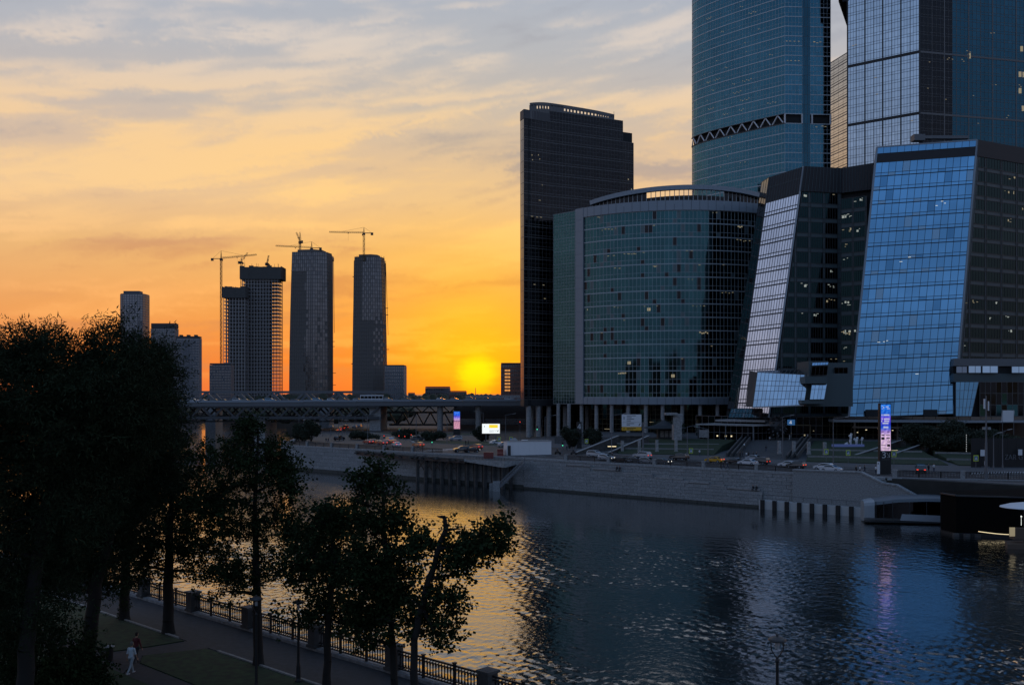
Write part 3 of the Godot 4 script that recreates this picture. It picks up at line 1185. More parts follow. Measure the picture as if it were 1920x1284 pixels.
func tapered_tower(label: String, bx0: float, bx1: float, tx0: float, tx1: float, py: float, d: float, glazed: Callable) -> Node3D:
	# a tapering glass tower half clad: chamfered plan, walls that draw in towards the top
	var root := thing("tapered_tower", label, "building", G((bx0 + bx1) * 0.5, d, BANK))
	var top := W(0, py, d).y
	var hw0 := (bx1 - bx0) / F * d * 0.5
	var hw1 := (tx1 - tx0) / F * d * 0.5
	var cx0 := (bx0 + bx1 - 1920.0) * 0.5 / F * d
	var cx1 := (tx0 + tx1 - 1920.0) * 0.5 / F * d
	var ring := [[-1.0, 0.55], [-0.93, 0.98], [0.30, 1.12], [0.86, 0.86], [1.0, 0.30]]
	var at := func(k: int, y: float) -> Vector3:
		var t := (y - BANK) / (top - BANK)
		var e := pow(t, 1.8)
		var hw := lerpf(hw0, hw1, e)
		return Vector3(lerpf(cx0, cx1, e) + ring[k][0] * hw, y, -d - hw0 + ring[k][1] * hw)
	var nf := 40
	for k in ring.size() - 1:
		var P := func(u: float, y: float) -> Vector3: return at.call(k, y).lerp(at.call(k + 1, y), u)
		var wide: float = (at.call(k, BANK) as Vector3).distance_to(at.call(k + 1, BANK))
		var cols := maxi(2, int(wide / 3.3))
		var ys := floors(BANK, nf, (top - BANK) / nf, [0.0])
		facade(root, P, steps(cols), ys, {"mats": [M.raw_panel, M.glass_smoke_0, M.glass_smoke_2, M.glass_smoke_1], "bars": M.raw_bar, "bar": 0.55, "depth": 0.5, "most": 0, "straight": false, "tilt": 0.012,
			"pick": func(i, j): return glazed.call(k, float(i) / cols, float(j) / nf, i, j)})
	var b := Mb.new()
	var poly := []
	for k in ring.size():
		var p: Vector3 = at.call(k, top)
		poly.append(Vector2(p.x, p.z))
	poly.append(Vector2(cx1 + hw1 * 0.9, -d - hw0 - hw1))
	poly.append(Vector2(cx1 - hw1 * 0.9, -d - hw0 - hw1))
	b.prism(poly, top - 6, top - 1.2)
	var in_poly := []
	for p in poly:
		in_poly.append(Vector2(lerpf(cx1, p.x, 0.7), p.y))
	b.prism(in_poly, top - 1.2, top + 3.5)
	put("roof", b, M.raw_panel, root, false)
	b = Mb.new()
	for k in 18:
		var p := Vector3(cx1 + rng.randf_range(-1, 1) * hw1 * 0.98, top - 1, -d - hw0 + hw1 * rng.randf_range(-0.3, 0.8))
		b.bar(p, p + Vector3(0, rng.randf_range(2, 5.5), 0), 0.3, 0.3)
	put("rebar", b, M.metal_dark, root, false)
	b = Mb.new()
	b.prism([Vector2(cx0 - hw0 * 0.9, -d - hw0), Vector2(cx0 + hw0 * 0.9, -d - hw0), Vector2(cx1 + hw1 * 0.85, -d - hw0 - hw1), Vector2(cx1 - hw1 * 0.85, -d - hw0 - hw1)], BANK, top - 6.1)
	put("core", b, M.dark_core, root, false)
	# hoists and safety platforms on the edges
	for k in 7:
		b = Mb.new()
		var y := rng.randf_range(BANK + 20, top - 8)
		var s := -1.0 if k % 2 else 1.0
		var t := pow((y - BANK) / (top - BANK), 1.8)
		b.box(Vector3(lerpf(cx0, cx1, t) + s * (lerpf(hw0, hw1, t) + 1.2), y, -d - hw0 + 4), Vector3(rng.randf_range(2, 5), 0.7, 3))
		put("safety_platform", b, M.metal_dark, root, false)
	b = Mb.new()
	b.bar(Vector3(cx0 - hw0 - 1.2, BANK, -d - hw0 + 6), Vector3(cx1 - hw1 - 1.6, top - 3, -d - hw0 + 6), 0.8, 0.8)
	b.bar(Vector3(cx0 + hw0 + 1.0, top * 0.5, -d - hw0 + 2), Vector3(cx1 + hw1 + 1.6, top - 3, -d - hw0 + 2), 0.5, 0.5)
	put("hoist_mast", b, M.crane_steel, root, false)
	return root

func _hash(k: int) -> float:
	return fposmod(sin(k * 12.9898) * 43758.5453, 1.0)

func far_towers() -> void:
	surf("crane_steel", 0.10, 0.07, 0.03, 0.6)
	surf("raw_concrete", 0.30, 0.285, 0.28, 0.9)
	surf("raw_panel", 0.13, 0.115, 0.105, 0.8)
	surf("raw_bar", 0.10, 0.095, 0.09, 0.8)
	surf("dark_core", 0.09, 0.088, 0.085, 0.9)
	surf("screen_net", 0.07, 0.07, 0.067, 0.9)
	surf("far_wall", 0.16, 0.165, 0.18, 0.7)
	surf("far_wall_dark", 0.10, 0.10, 0.11, 0.8)
	surf("far_red", 0.16, 0.07, 0.05, 0.8)
	# the slim glass tower at the left
	var root := thing("glass_tower", "slim grey glass tower with rounded corners behind the willow crown", "building", G(246, 1520, BANK))
	var d := 1500.0
	var hw := 46.0 / F * d * 0.5
	var cx := (246.0 - 960.0) / F * d
	var top := W(0, 552, d).y
	var ring := [Vector2(-1, -1.2), Vector2(-1, -0.3), Vector2(-0.9, 0.02), Vector2(-0.55, 0.2), Vector2(0.55, 0.2), Vector2(0.9, 0.02), Vector2(1, -0.3), Vector2(1, -1.2)]
	var poly := []
	for p in ring:
		poly.append(Vector2(cx, -d) + p * hw)
	for k in ring.size() - 1:
		facade(root, upright(poly[k], poly[k + 1]), steps(maxi(2, int(poly[k].distance_to(poly[k + 1]) / 3.4))), floors(BANK, 46, (top - BANK) / 46.0, [0.0]), {"mats": three("glass_grey"), "bars": M.far_wall, "bar": 0.9, "depth": 0.5, "most": 0, "tilt": 0.01})
	var b := Mb.new()
	b.prism(poly, top - 0.3, top + 1.2)
	b.box(Vector3(cx, top + 3, -d - 6), Vector3(hw * 1.3, 4.5, 14))
	put("roof", b, M.far_wall_dark, root, false)
	far_block("apartment_tower", "grey apartment tower with a dark roof band right of the slim glass tower", 282, 327, 616, 1380, 16, M.far_wall, 34, 14, 7.0)
	root = far_block("apartment_tower", "broad ribbed grey tower block left of the cranes, lower than its neighbour", 328, 372, 634, 1200, 12, M.far_wall, 26, 16, 2.0)
	b = Mb.new()
	for k in 3:
		b.box(Vector3(G(334.0 + k * 14, 1200, 0).x, W(0, 630, 1200).y, -1210), Vector3(3, 4, 6))
	put("roof_plant", b, M.metal_dark, root, false)
	b = Mb.new()
	for k in 17:
		b.box(Vector3(lerpf(G(328, 1200, 0).x, G(375, 1200, 0).x, k / 16.0), 48, -1199.7), Vector3(0.5, 82, 0.7))
	put("rib", b, M.far_wall, root, false)
	far_block("office_block", "low dark block at the foot of the concrete frame tower", 392, 432, 684, 1150, 14, M.far_wall_dark, 16, 14, 1.5)
	frame_tower("concrete_frame_tower", "tallest bare concrete frame tower with a wide black screen round its top", 453, 521, 499, 523, 1400, 28, 459, 502, 449.5, 526.5)
	frame_tower("concrete_frame_tower", "lower bare concrete frame tower with a dark screen, joined to the taller frame", 418, 459, 537, 558, 1385, 34, 431, 457, 416, 460)
	tapered_tower("left tapered tower half clad in glass, hoists on its edges, crane on top", 539, 618.5, 544, 616, 472, 1400, func(k, u, t, i, j):
		if k == 0:
			return 0
		if k == 1:
			if t > 0.86:
				return 1 + (i + j) % 3
			return (1 + (i * 7 + j * 3) % 3) if u + 0.13 * _hash(i * 31 + j * 17) > 0.66 + 0.05 * sin(j * 0.35) and t > 0.05 else 0
		if k == 3:
			return 0
		return 1 + int(_hash(i * 7 + j * 13) * 2.99) if _hash(i * 3 + j * 29) > 0.24 or t > 0.6 else 0)
	tapered_tower("right tapered tower with a chequered glass edge, its roof under a crane", 658, 722.5, 662, 717, 481, 1400, func(k, u, t, i, j):
		if k == 0:
			return -2 if t > 0.5 and (i + j) % 2 else 0
		if k == 1:
			return 1 + (i + j) % 2 if t > 0.55 and u > 0.35 else 0
		if t > 0.58:
			return 1 + int(_hash(i * 11 + j * 5) * 2.99) if t > 0.63 or _hash(i + j * 19) > 0.2 else 0
		if t > 0.26:
			return (3 if _hash(i * 5 + j) > 0.4 else 2) if (i + j) % 2 and _hash(i * 9 + j * 4) > 0.12 else 0
		return 0)
	root = far_block("apartment_tower", "stubby ribbed block leaning against the right tapered tower's foot", 721, 757, 686, 1350, 36, M.far_wall, 12, 9, 1.0)
	b = Mb.new()
	for k in 10:
		b.box(Vector3(lerpf(G(722, 1350, 0).x, G(756, 1350, 0).x, k / 9.0), 32, -1349.4), Vector3(1.0, 48, 1.4))
	put("rib", b, M.far_wall, root, false)
	root = far_block("brick_block", "dark red brick tower block beside the setting sun, rows of lit windows", 939, 990, 683, 900, 30, M.far_red, 11, 16, 1.0)
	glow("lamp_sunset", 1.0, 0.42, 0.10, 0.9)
	for j in 7:
		for i in 4:
			b = Mb.new()
			b.box(W(947.5 + i * 2.6, 694.5 + j * 6.2, 899.8), Vector3(0.85, 1.5, 0.15))
			put("lit_window", b, M.lamp_sunset, root, false)
	root = far_block("office_block", "low pale block with a roof rail on the skyline left of the sun", 797, 842, 727, 1800, 40, M.far_wall_dark, 4, 14, 2.0)
	far_block("office_block", "dark flat roofed block just left of the setting sun", 842, 873, 734, 1700, 40, M.far_red, 3, 10, 1.0)
	far_block("apartment_tower", "small grey block on the skyline right of the stubby ribbed block", 765, 776, 737, 1900, 20, M.far_wall_dark, 3, 4, 1.0)
	b = Mb.new()
	b.tube(G(891.5, 1500, BANK), W(891.5, 727, 1500), 0.9, 0.4, 5)
	solo("chimney", b, M.far_wall_dark, "thin dark chimney in front of the setting sun", "chimney")
	# tree line on the horizon
	b = Mb.new()
	for k in 260:
		var dd := rng.randf_range(1300, 2000)
		var p := W(rng.randf_range(300, 990), 742.5 - rng.randf_range(0, 4) * (1.0 + 0.8 * sin(k * 0.4)), dd)
		b.lathe(Vector3(p.x, BANK, p.z), [[2, 0], [7, 6], [7.5, (p.y - BANK) * 0.6], [4, (p.y - BANK) * 0.9], [0, p.y - BANK]], 6)
	for k in 150:
		var dd := rng.randf_range(560, 900)
		var p := G(rng.randf_range(280, 770), dd, BANK)
		var hh := rng.randf_range(5, 10)
		b.lathe(p, [[1, 0], [3.4, 2], [3.8, hh * 0.55], [2.2, hh * 0.9], [0, hh]], 6)
	struct("treeline", b, surf("far_trees", 0.03, 0.035, 0.02, 0.95), "stuff")
	# cranes
	crane("hammerhead crane on a tall free mast left of the concrete frames, jib to the right", G(414, 1390, BANK), W(0, 487, 1390).y, 0.0, 50, 14, 11, 0.10)
	crane("luffing crane with its short arm steep, behind the screen's left corner", W(452, 560, 1405), W(0, 493, 1405).y, 0.4, 16, 4.5, 6, 0.95)
	crane("small steep crane arm standing on the right of the black screen", W(501, 520, 1420), W(0, 496, 1420).y, 0.9, 12, 3.5, 2.5, 1.35)
	crane("upright crane above the left tapered tower, arm swung towards the river", W(562, 480, 1415), W(0, 455, 1415).y, 2.2, 19, 8, 14, 0.85)
	crane("low horizontal crane lying across the left tapered tower's roof, jib to the left", W(584, 480, 1405), W(0, 467, 1405).y, PI, 51, 14, 9, 0.05)
	crane("hammerhead crane alone on the right tapered tower, long jib to the left", W(682, 490, 1400), W(0, 439, 1400).y, PI, 49, 13, 8, 0.02)

func dark_tower() -> void:
	var root := thing("dark_tower", "black glass tower with a stepped roof left of the round office building", "building", G(1030, 384, BANK))
	var P := [Vector2(6.6, -396), Vector2(4.0, -389), Vector2(3.3, -384.2), Vector2(4.6, -380.4), Vector2(14.7, -386.6), Vector2(44.7, -401), Vector2(49.3, -403.6)]
	var y0 := 22.2
	var dim := {"mats": three("glass_black"), "bars": surf("bar_dark", 0.12, 0.12, 0.122, 0.5, 0.2), "bar": 0.09, "depth": 0.1, "tilt": 0.003}
	var fh := 4.15
	var heavy := func(j): return 2.4 if j % 3 == 0 else (1.6 if j % 3 == 1 else 0.7)
	# narrow rounded end that catches the sunset
	for k in 3:
		facade(root, upright(P[k], P[k + 1]), steps(2), floors(y0, 26, fh, [0.0]), {"mats": three("glass_grey"), "bars": M.bar_dark, "bar": 0.12, "depth": 0.1, "most": 40})
	facade(root, upright(P[3], P[4]), steps(7), floors(y0, 26, fh, [0.0, 0.22, 0.6]), dim.merged({"heavy": heavy, "most": 60}))
	facade(root, upright(P[4], P[5]), steps(24), floors(y0, 27, fh, [0.0, 0.22, 0.6]), dim.merged({"heavy": heavy, "most": 140}))
	facade(root, upright(P[5], P[6]), steps(4), floors(y0, 25, fh, [0.0, 0.22, 0.6]), dim.merged({"heavy": heavy, "most": 40}))
	var b := Mb.new()
	var body := [Vector2(9, -396), Vector2(5.9, -384), Vector2(6.1, -381.2), Vector2(14.6, -387.2), Vector2(48.8, -404.0), Vector2(46, -425), Vector2(18, -420)]
	b.prism(body, BANK + 12.0, y0 + 26 * fh)
	put("core", b, M.core, root, false)
	# fascia over the columns
	b = Mb.new()
	for k in range(0, 6):
		var a: Vector2 = P[k]
		var c: Vector2 = P[k + 1]
		b.quad(Vector3(a.x, 19.7, a.y), Vector3(c.x, 19.7, c.y), Vector3(c.x, y0, c.y), Vector3(a.x, y0, a.y))
	b.prism(body, 19.7, 20.2)
	put("fascia", b, M.metal_dark, root, false)
	# roof parapet: pale band at the left, the crown with a row of openings
	var yt := y0 + 26 * fh
	b = Mb.new()
	for k in range(0, 4):
		var a: Vector2 = P[k]
		var c: Vector2 = P[k + 1]
		b.bar(Vector3(a.x, yt + 1.3, a.y), Vector3(c.x, yt + 1.3, c.y), 0.4, 3.4)
	put("parapet", b, surf("parapet_dark", 0.07, 0.07, 0.075, 0.6, 0.2), root, false)
	b = Mb.new()
	var cr := func(u: float) -> float: return 4.9 - (1.5 * pow((0.3 - u) / 0.3, 2.0) if u < 0.3 else 0.9 * pow((u - 0.3) / 0.7, 2.0))
	var y1 := y0 + 27 * fh
	var pts := [Vector2(7.0, -381.9), Vector2(14.7, -387.0), Vector2(24, -391.6), Vector2(34, -396.4), Vector2(41, -399.8)]
	for k in pts.size() - 1:
		var a: Vector2 = pts[k]
		var c: Vector2 = pts[k + 1]
		var n := 7
		for i in n:
			var u0 := (k + float(i) / n) / 4.0
			var u1 := (k + float(i + 1) / n) / 4.0
			var p := a.lerp(c, float(i) / n)
			var q := a.lerp(c, float(i + 1) / n)
			var h0: float = y1 - 2.6 + cr.call(u0)
			var h1: float = y1 - 2.6 + cr.call(u1)
			var low := yt if k == 0 else y1
			b.bar(Vector3(p.x, h0 + 0.2, p.y), Vector3(q.x, h1 + 0.2, q.y), 0.5, 1.3)
			b.bar(Vector3(p.x, low - 0.2, p.y), Vector3(p.x, h0, p.y), 0.5, 0.7)
			var sill := maxf(low + 0.4, h0 - 1.75)
			var open := (k == 0 and i > 1) or (k == 1 and i >= 4) or k == 2 or (k == 3 and i < 5)
			if not open:
				sill = h0
			b.bar(Vector3(p.x, (low + sill) * 0.5, p.y), Vector3(q.x, (low + sill) * 0.5, q.y), 0.5, sill - low + 0.5)
	put("crown", b, M.bar_dark, root, false)
	b = Mb.new()
	b.box(Vector3(12, y1 + 1.0, -386), Vector3(0.12, 4, 0.12))
	b.box(Vector3(41, y1 + 2, -400), Vector3(0.12, 3, 0.12))
	put("mast", b, M.metal_dark, root, false)
	# columns and the lobby behind
	for k in 7:
		var p: Vector2 = [Vector2(6.4, -382.6), Vector2(10.2, -385.2), Vector2(14.4, -388.2), Vector2(21, -391.6), Vector2(30, -396), Vector2(39, -400.4), Vector2(7.6, -391)][k]
		b = Mb.new()
		b.tube(Vector3(p.x, BANK, p.y), Vector3(p.x, 19.8, p.y), 0.95, 0.95, 14)
		put("column", b, M.concrete, root, false)
	facade(root, upright(Vector2(12, -394), Vector2(44, -408)), steps(18), steps(6, BANK, 19.7), {"mats": three("glass_black"), "bars": M.bar_dark, "bar": 0.1, "most": 20, "pane": "lobby_pane"})
	lit_bits(root, upright(P[3], P[4]), [[0.3, 116.0, 0.4, 2.2], [0.32, 114.2, 0.4, 2.0], [0.55, 116.4, 0.35, 2.0], [0.6, 114.9, 0.35, 2.0], [0.3, 92.5], [0.5, 92.4], [0.65, 92.5], [0.4, 66.4], [0.75, 66.4], [0.6, 99], [0.8, 61.2], [0.7, 105.0, 0.5]], M.lamp_dim)
	lit_bits(root, upright(P[5], P[6]), [[0.5, 111, 0.5, 3], [0.8, 107, 0.5, 5], [0.55, 100, 0.4, 5], [0.85, 99, 0.4, 6], [0.6, 94, 0.4, 4], [0.9, 93, 0.3, 5]], M.lamp_dim)

const ARC_C := Vector2(63.4, -408.4)
func arc_point(u: float, r: float) -> Vector2:
	# the bowed front of the round building, u from its left pilaster (0) to behind the leaning tower (1)
	var a := lerpf(-0.783, 0.92, u)
	return ARC_C + Vector2(sin(a), cos(a)) * r

func round_building() -> void:
	# circle through the left pilaster, the nearest point of the front and its right end
	var root := thing("round_office_building", "wide bowed office building with teal glass in a grey metal frame, on columns", "building", G(1200, 362, BANK))
	var R := 52.9
	var y0 := 23.0
	var fh := 4.78
	var nf := 14
	var y1 := y0 + nf * fh
	var P := func(u: float, y: float) -> Vector3:
		var p := arc_point(u, R)
		return Vector3(p.x, y, p.y)
	surf("bar_pale", 0.36, 0.40, 0.42, 0.45, 0.2)
	facade(root, P, steps(62, 0.012, 1.0), floors(y0, nf, fh, [0.0, 0.36]), {"mats": three("glass_teal") + [M.glass_black_2, M.glass_blind], "pick": func(i, j): return (4 if _hash(i * 3 + j * 57) > 0.965 else (3 if _hash(i * 23 + j * 7) > 0.93 else int(_hash(i * 5 + j * 11) * 2.99))), "bars": M.bar_pale, "bar": 0.10, "depth": 0.16, "tilt": 0.004, "heavy": func(j): return 3.6 if j % 2 == 0 else 1.0})
	# the metal frame: base band, head band, left pilaster, all of panels
	for band in [[20.5, y0, "base_band"], [y1, y1 + 3.5, "head_band"]]:
		for k in 30:
			var b := Mb.new()
			var ua := k / 30.0 + 0.0006
			var ub := (k + 1) / 30.0 - 0.0006
			var n := 2
			for i in n:
				var p0 := arc_point(lerpf(ua, ub, float(i) / n), R + 0.55)
				var p1 := arc_point(lerpf(ua, ub, float(i + 1) / n), R + 0.55)
				var q0 := arc_point(lerpf(ua, ub, float(i) / n), R - 0.6)
				var q1 := arc_point(lerpf(ua, ub, float(i + 1) / n), R - 0.6)
				b.quad(Vector3(p0.x, band[0], p0.y), Vector3(p1.x, band[0], p1.y), Vector3(p1.x, band[1], p1.y), Vector3(p0.x, band[1], p0.y))
				b.quad(Vector3(p0.x, band[1], p0.y), Vector3(p1.x, band[1], p1.y), Vector3(q1.x, band[1], q1.y), Vector3(q0.x, band[1], q0.y))
				b.quad(Vector3(q0.x, band[0], q0.y), Vector3(q1.x, band[0], q1.y), Vector3(p1.x, band[0], p1.y), Vector3(p0.x, band[0], p0.y))
			put(band[2], b, M.metal_grey, root, false)
	var pl := arc_point(0.0, R + 0.6)
	for k in 17:
		var b := Mb.new()
		var ya := lerpf(20.5, y1 + 3.5, k / 17.0) + 0.02
		var yb := lerpf(20.5, y1 + 3.5, (k + 1) / 17.0) - 0.02
		var a0 := arc_point(-0.03, R + 0.7)
		var a1 := arc_point(0.012, R + 0.7)
		var a2 := arc_point(0.012, R - 1.2)
		var a3 := arc_point(-0.03, R - 1.2)
		b.prism([a0, a1, a2, a3], ya, yb)
		put("pilaster_panel", b, M.metal_grey, root, false)
	# left wing, finely ruled glass
	var w1 := arc_point(-0.028, R - 0.2)
	var w0 := Vector2(15.9, -381.2)
	facade(root, upright(w0, w1), steps(9), floors(20.6, 15, 4.82, [0.0, 0.25, 0.5, 0.75]), {"mats": three("glass_teal"), "bars": M.bar_pale, "bar": 0.08, "depth": 0.1, "most": 0, "heavy": func(j): return 1.6 if j % 4 == 0 else 0.8})
	var body := Mb.new()
	var poly := []
	for k in 21:
		poly.append(arc_point(k / 20.0, R - 0.7))
	poly.append(Vector2(100, -400))
	poly.append(Vector2(58, -402))
	poly.append(Vector2(18, -384.5))
	poly.append(w0 + Vector2(0.6, -0.5))
	body.prism(poly, 20.4, y1 + 2.4)
	put("core", body, M.core, root, false)
	# roof crown set back behind the head band: clerestory with open bays, bowed canopy edge
	var rr := R - 4.0
	var ch := func(u: float) -> float: return y1 + 9.6 - 3.4 * pow(absf(u - 0.5) * 2.0, 2.0)
	var cl := Mb.new()
	var cb := Mb.new()
	var po := Mb.new()
	for k in 46:
		var ua := 0.02 + k / 46.0 * 0.93
		var ub := 0.02 + (k + 1) / 46.0 * 0.93
		var p := arc_point(ua, rr)
		var q := arc_point(ub, rr)
		var op := k >= 13 and k <= 29
		var t0: float = ch.call(ua)
		var t1: float = ch.call(ub)
		var base := y1 + 3.0
		if not op:
			cl.quad(Vector3(p.x, base, p.y), Vector3(q.x, base, q.y), Vector3(q.x, t1 - 1.5, q.y), Vector3(p.x, t0 - 1.5, p.y))
		else:
			cl.quad(Vector3(p.x, base, p.y), Vector3(q.x, base, q.y), Vector3(q.x, t1 - 3.5, q.y), Vector3(p.x, t0 - 3.5, p.y))
		po.bar(Vector3(p.x, base, p.y), Vector3(p.x, t0 - 1.4, p.y), 0.22, 0.22)
		var p2 := arc_point(ua, rr + 0.8)
		var q2 := arc_point(ub, rr + 0.8)
		cb.bar(Vector3(p2.x, t0 - 0.8, p2.y), Vector3(q2.x, t1 - 0.8, q2.y), 1.6, 1.6)
	put("clerestory", cl, M.glass_black_1, root, false)
	put("clerestory_posts", po, M.bar_pale, root, false)
	put("canopy_edge", cb, M.metal_grey, root, false)
	# columns and the lobby
	for px in [1047, 1067, 1090, 1119, 1148, 1179, 1211, 1244, 1279, 1312, 1345, 1376]:
		var u := 0.0
		var best := 1e9
		for k in 200:
			var uu := -0.05 + k / 200.0 * 1.05
			var p := arc_point(uu, R - 1.2)
			var e := absf(960 + p.x / -p.y * F - px)
			if e < best:
				best = e
				u = uu
		var p := arc_point(u, R - 1.2) if px > 1085 else G(px, 381.5 - (px - 1037) * 0.22, 0).x * Vector2.RIGHT + Vector2(0, -(381.5 - (px - 1037) * 0.22))
		var b := Mb.new()
		b.tube(Vector3(p.x, BANK, p.y), Vector3(p.x, 20.6, p.y), 0.72, 0.72, 14)
		put("column", b, M.concrete, root, false)
	var PL := func(u: float, y: float) -> Vector3:
		var p := arc_point(u, R - 7.0)
		return Vector3(p.x, y, p.y)
	facade(root, PL, steps(40, -0.02, 0.95), steps(7, BANK, 20.4), {"mats": [M.glass_black_0, M.glass_black_2, M.glass_teal_0], "bars": surf("bar_bronze", 0.10, 0.085, 0.05, 0.5, 0.3), "bar": 0.12, "most": 40, "pane": "lobby_pane"})
	lit_bits(root, PL, [[0.08, 11.2, 3], [0.3, 14.0, 1.5], [0.35, 11.0, 2.5], [0.62, 10.6, 2]], M.lamp_dim)
	var lit := []
	for e in [[0.16, 9.3], [0.18, 9.25], [0.22, 10.3], [0.24, 10.3], [0.28, 10.35], [0.13, 10.25], [0.155, 10.25], [0.32, 9.3], [0.325, 9.25], [0.33, 9.3], [0.45, 10.4], [0.47, 10.4], [0.5, 9.35], [0.7, 11.3], [0.72, 11.32], [0.6, 9.4], [0.1, 4.4], [0.2, 5.3], [0.55, 3.3], [0.43, 2.35], [0.9, 5.4]]:
		lit.append([e[0], y0 + e[1] * fh + 3.6 - 4.78 * 0.2, 0.8, 1.0])
	for g in 22:
		var u := 0.03 + 0.9 * _hash(g * 91)
		var fl := int(_hash(g * 37 + 5) * 13.9)
		for i in 1 + int(_hash(g * 17) * 5.0):
			lit.append([minf(u + i * 0.0075 * (1 + g % 2), 0.97), y0 + (fl + 0.80 + 0.1 * _hash(g + i * 7)) * fh, 0.3 + 0.5 * _hash(i * 3 + g), 1.0 if g % 4 else 3.0])
	lit_bits(root, P, lit, M.lamp_dim)
	# rooms with their lights on
	for e in [[0.22, 2], [0.395, 1], [0.78, 0], [0.74, 2], [0.83, 1], [0.3, 6]]:
		var pp: Vector3 = P.call(e[0], y0 + (e[1] + 0.62) * fh)
		var b := Mb.new()
		var q: Vector3 = P.call(e[0] + 0.012, pp.y)
		var sd := (q - pp).normalized()
		b.frame_box(pp + sd.cross(Vector3.UP) * 0.06, sd * 0.6, Vector3.UP * 0.55, sd.cross(Vector3.UP) * 0.02)
		put("lit_window", b, M.lamp_dim, root, false)

func tall_tower() -> void:
	var root := thing("curved_tower", "very tall sea-green curved glass tower with a belt of white V struts", "building", G(1420, 440, BANK))
	var p0 := Vector2(85.5, -472)
	var p1 := Vector2(83.9, -463)
	var p2 := Vector2(118, -430)
	var P := func(u: float, y: float) -> Vector3:
		var a := p0.lerp(p1, u).lerp(p1.lerp(p2, u), u)
		return Vector3(a.x, y, a.y)
	# even steps along the curve
	var us := []
	var total := 0.0
	var prev: Vector3 = P.call(0.0, 0.0)
	var acc := [0.0]
	for k in 200:
		var q: Vector3 = P.call((k + 1) / 200.0, 0.0)
		total += q.distance_to(prev)
		acc.append(total)
		prev = q
	for i in 37:
		var want := total * i / 36.0
		var k := 0
		while k < 199 and acc[k + 1] < want:
			k += 1
		us.append(clampf((k + (want - acc[k]) / maxf(acc[k + 1] - acc[k], 1e-6)) / 200.0, 0, 1))
	surf("bar_sea", 0.42, 0.48, 0.52, 0.45, 0.2)
	var fh := 4.2
	var opt := {"mats": three("glass_sea"), "bars": M.bar_sea, "bar": 0.085, "depth": 0.14, "tilt": 0.003, "most": 150, "heavy": func(j): return 4.6 if j % 2 == 0 else 1.0}
	var belt := 141.2
	var low := floors(belt - 14 * fh, 14, fh, [0.0, 0.4])
	var high := floors(belt + 4.2, 21, fh, [0.0, 0.4])
	facade(root, P, us, low, opt)
	facade(root, P, us, high, opt)
	# flat flank: recess, then the fin
	var f0 := p2
	var f1 := Vector2(125.6, -430.6)
	var f2 := Vector2(129.2, -431.0)
	var f3 := Vector2(138.2, -431.6)
	for part in [[f0, f1, 5], [f2, f3, 6]]:
		var PF := upright(part[0], part[1])
		facade(root, PF, steps(part[2]), low, opt.merged({"most": 30}))
		facade(root, PF, steps(part[2]), high, opt.merged({"most": 40}))
	facade(root, upright(f1, f2), steps(3), floors(belt - 14 * fh, 36, fh, [0.0]), {"mats": three("glass_dusk"), "bars": M.bar_dark, "bar": 0.1, "most": 20})
	var b := Mb.new()
	var poly := []
	for k in 13:
		var q: Vector3 = P.call(k / 12.0, 0.0)
		poly.append(Vector2(q.x, q.z) + Vector2(0.9, -0.9))
	poly.append(f1 + Vector2(-0.2, -0.8))
	poly.append(f2 + Vector2(-0.2, -0.8))
	poly.append(f3 + Vector2(-0.6, -0.8))
	poly.append(Vector2(138.2, -470))
	poly.append(Vector2(100, -486))
	b.prism(poly, BANK, 231)
	put("core", b, M.core, root, false)
	facade(root, upright(f3, Vector2(138.8, -469)), steps(8), floors(belt - 14 * fh, 36, fh, [0.0]), opt.merged({"most": 0}))
	# the belt: ledges and white struts in V pairs
	b = Mb.new()
	for k in 36:
		for yy in [belt + 0.1, belt + 4.1]:
			var q: Vector3 = P.call(us[k], yy)
			var r: Vector3 = P.call(us[k + 1], yy)
			b.bar(q, r, 0.8, 0.3)
	put("belt_ledge", b, M.metal_dark, root, false)
	var k := 0
	while k + 4 <= 36:
		for pair in [[k, k + 1.7, 1], [k + 3.4, k + 1.7, 0]]:
			var ia := int(pair[0])
			var qa: Vector3 = (P.call(us[ia], 0.0) as Vector3).lerp(P.call(us[mini(ia + 1, 36)], 0.0), pair[0] - ia)
			var ib := int(pair[1])
			var qb: Vector3 = (P.call(us[ib], 0.0) as Vector3).lerp(P.call(us[mini(ib + 1, 36)], 0.0), pair[1] - ib)
			b = Mb.new()
			b.tube(qa + Vector3(0, belt + 0.4, 0), qb + Vector3(0, belt + 4.0, 0), 0.3, 0.3, 8)
			put("strut", b, M.white, root, false)
		k += 4
	for f in [f0, f1, f2.lerp(f3, 0.1), f3]:
		b = Mb.new()
		b.tube(Vector3(f.x, belt, f.y), Vector3(f.x, belt + 4.2, f.y), 0.4, 0.4, 8)
		put("strut", b, M.white, root, false)
	var lit := []
	var r2 := RandomNumberGenerator.new()
	r2.seed = 31
	for g in 26:
		var u := r2.randf_range(0.35, 0.97)
		var fl := r2.randi_range(0, 12)
		for i in r2.randi_range(1, 5):
			lit.append([clampf(u + i * 0.014, 0, 0.985), belt + 7 + (fl + 0.82) * fh - (i % 2) * 0.5, r2.randf_range(0.3, 0.7)])
	for g in 10:
		lit.append([r2.randf_range(0.35, 0.97), belt - (r2.randi_range(0, 5) + 0.2) * fh, 0.5])
	lit_bits(root, P, lit, M.lamp_dim)
	lit = []
	for e in [[0.2, 11], [0.4, 11], [0.1, 6], [0.3, 6], [0.55, 6], [0.8, 6], [0.15, 4], [0.35, 4], [0.6, 4], [0.8, 4]]:
		lit.append([e[0], belt + 7 + (e[1] + 0.8) * fh, 0.8])
	lit_bits(root, upright(f0, f1), lit, M.lamp_dim)
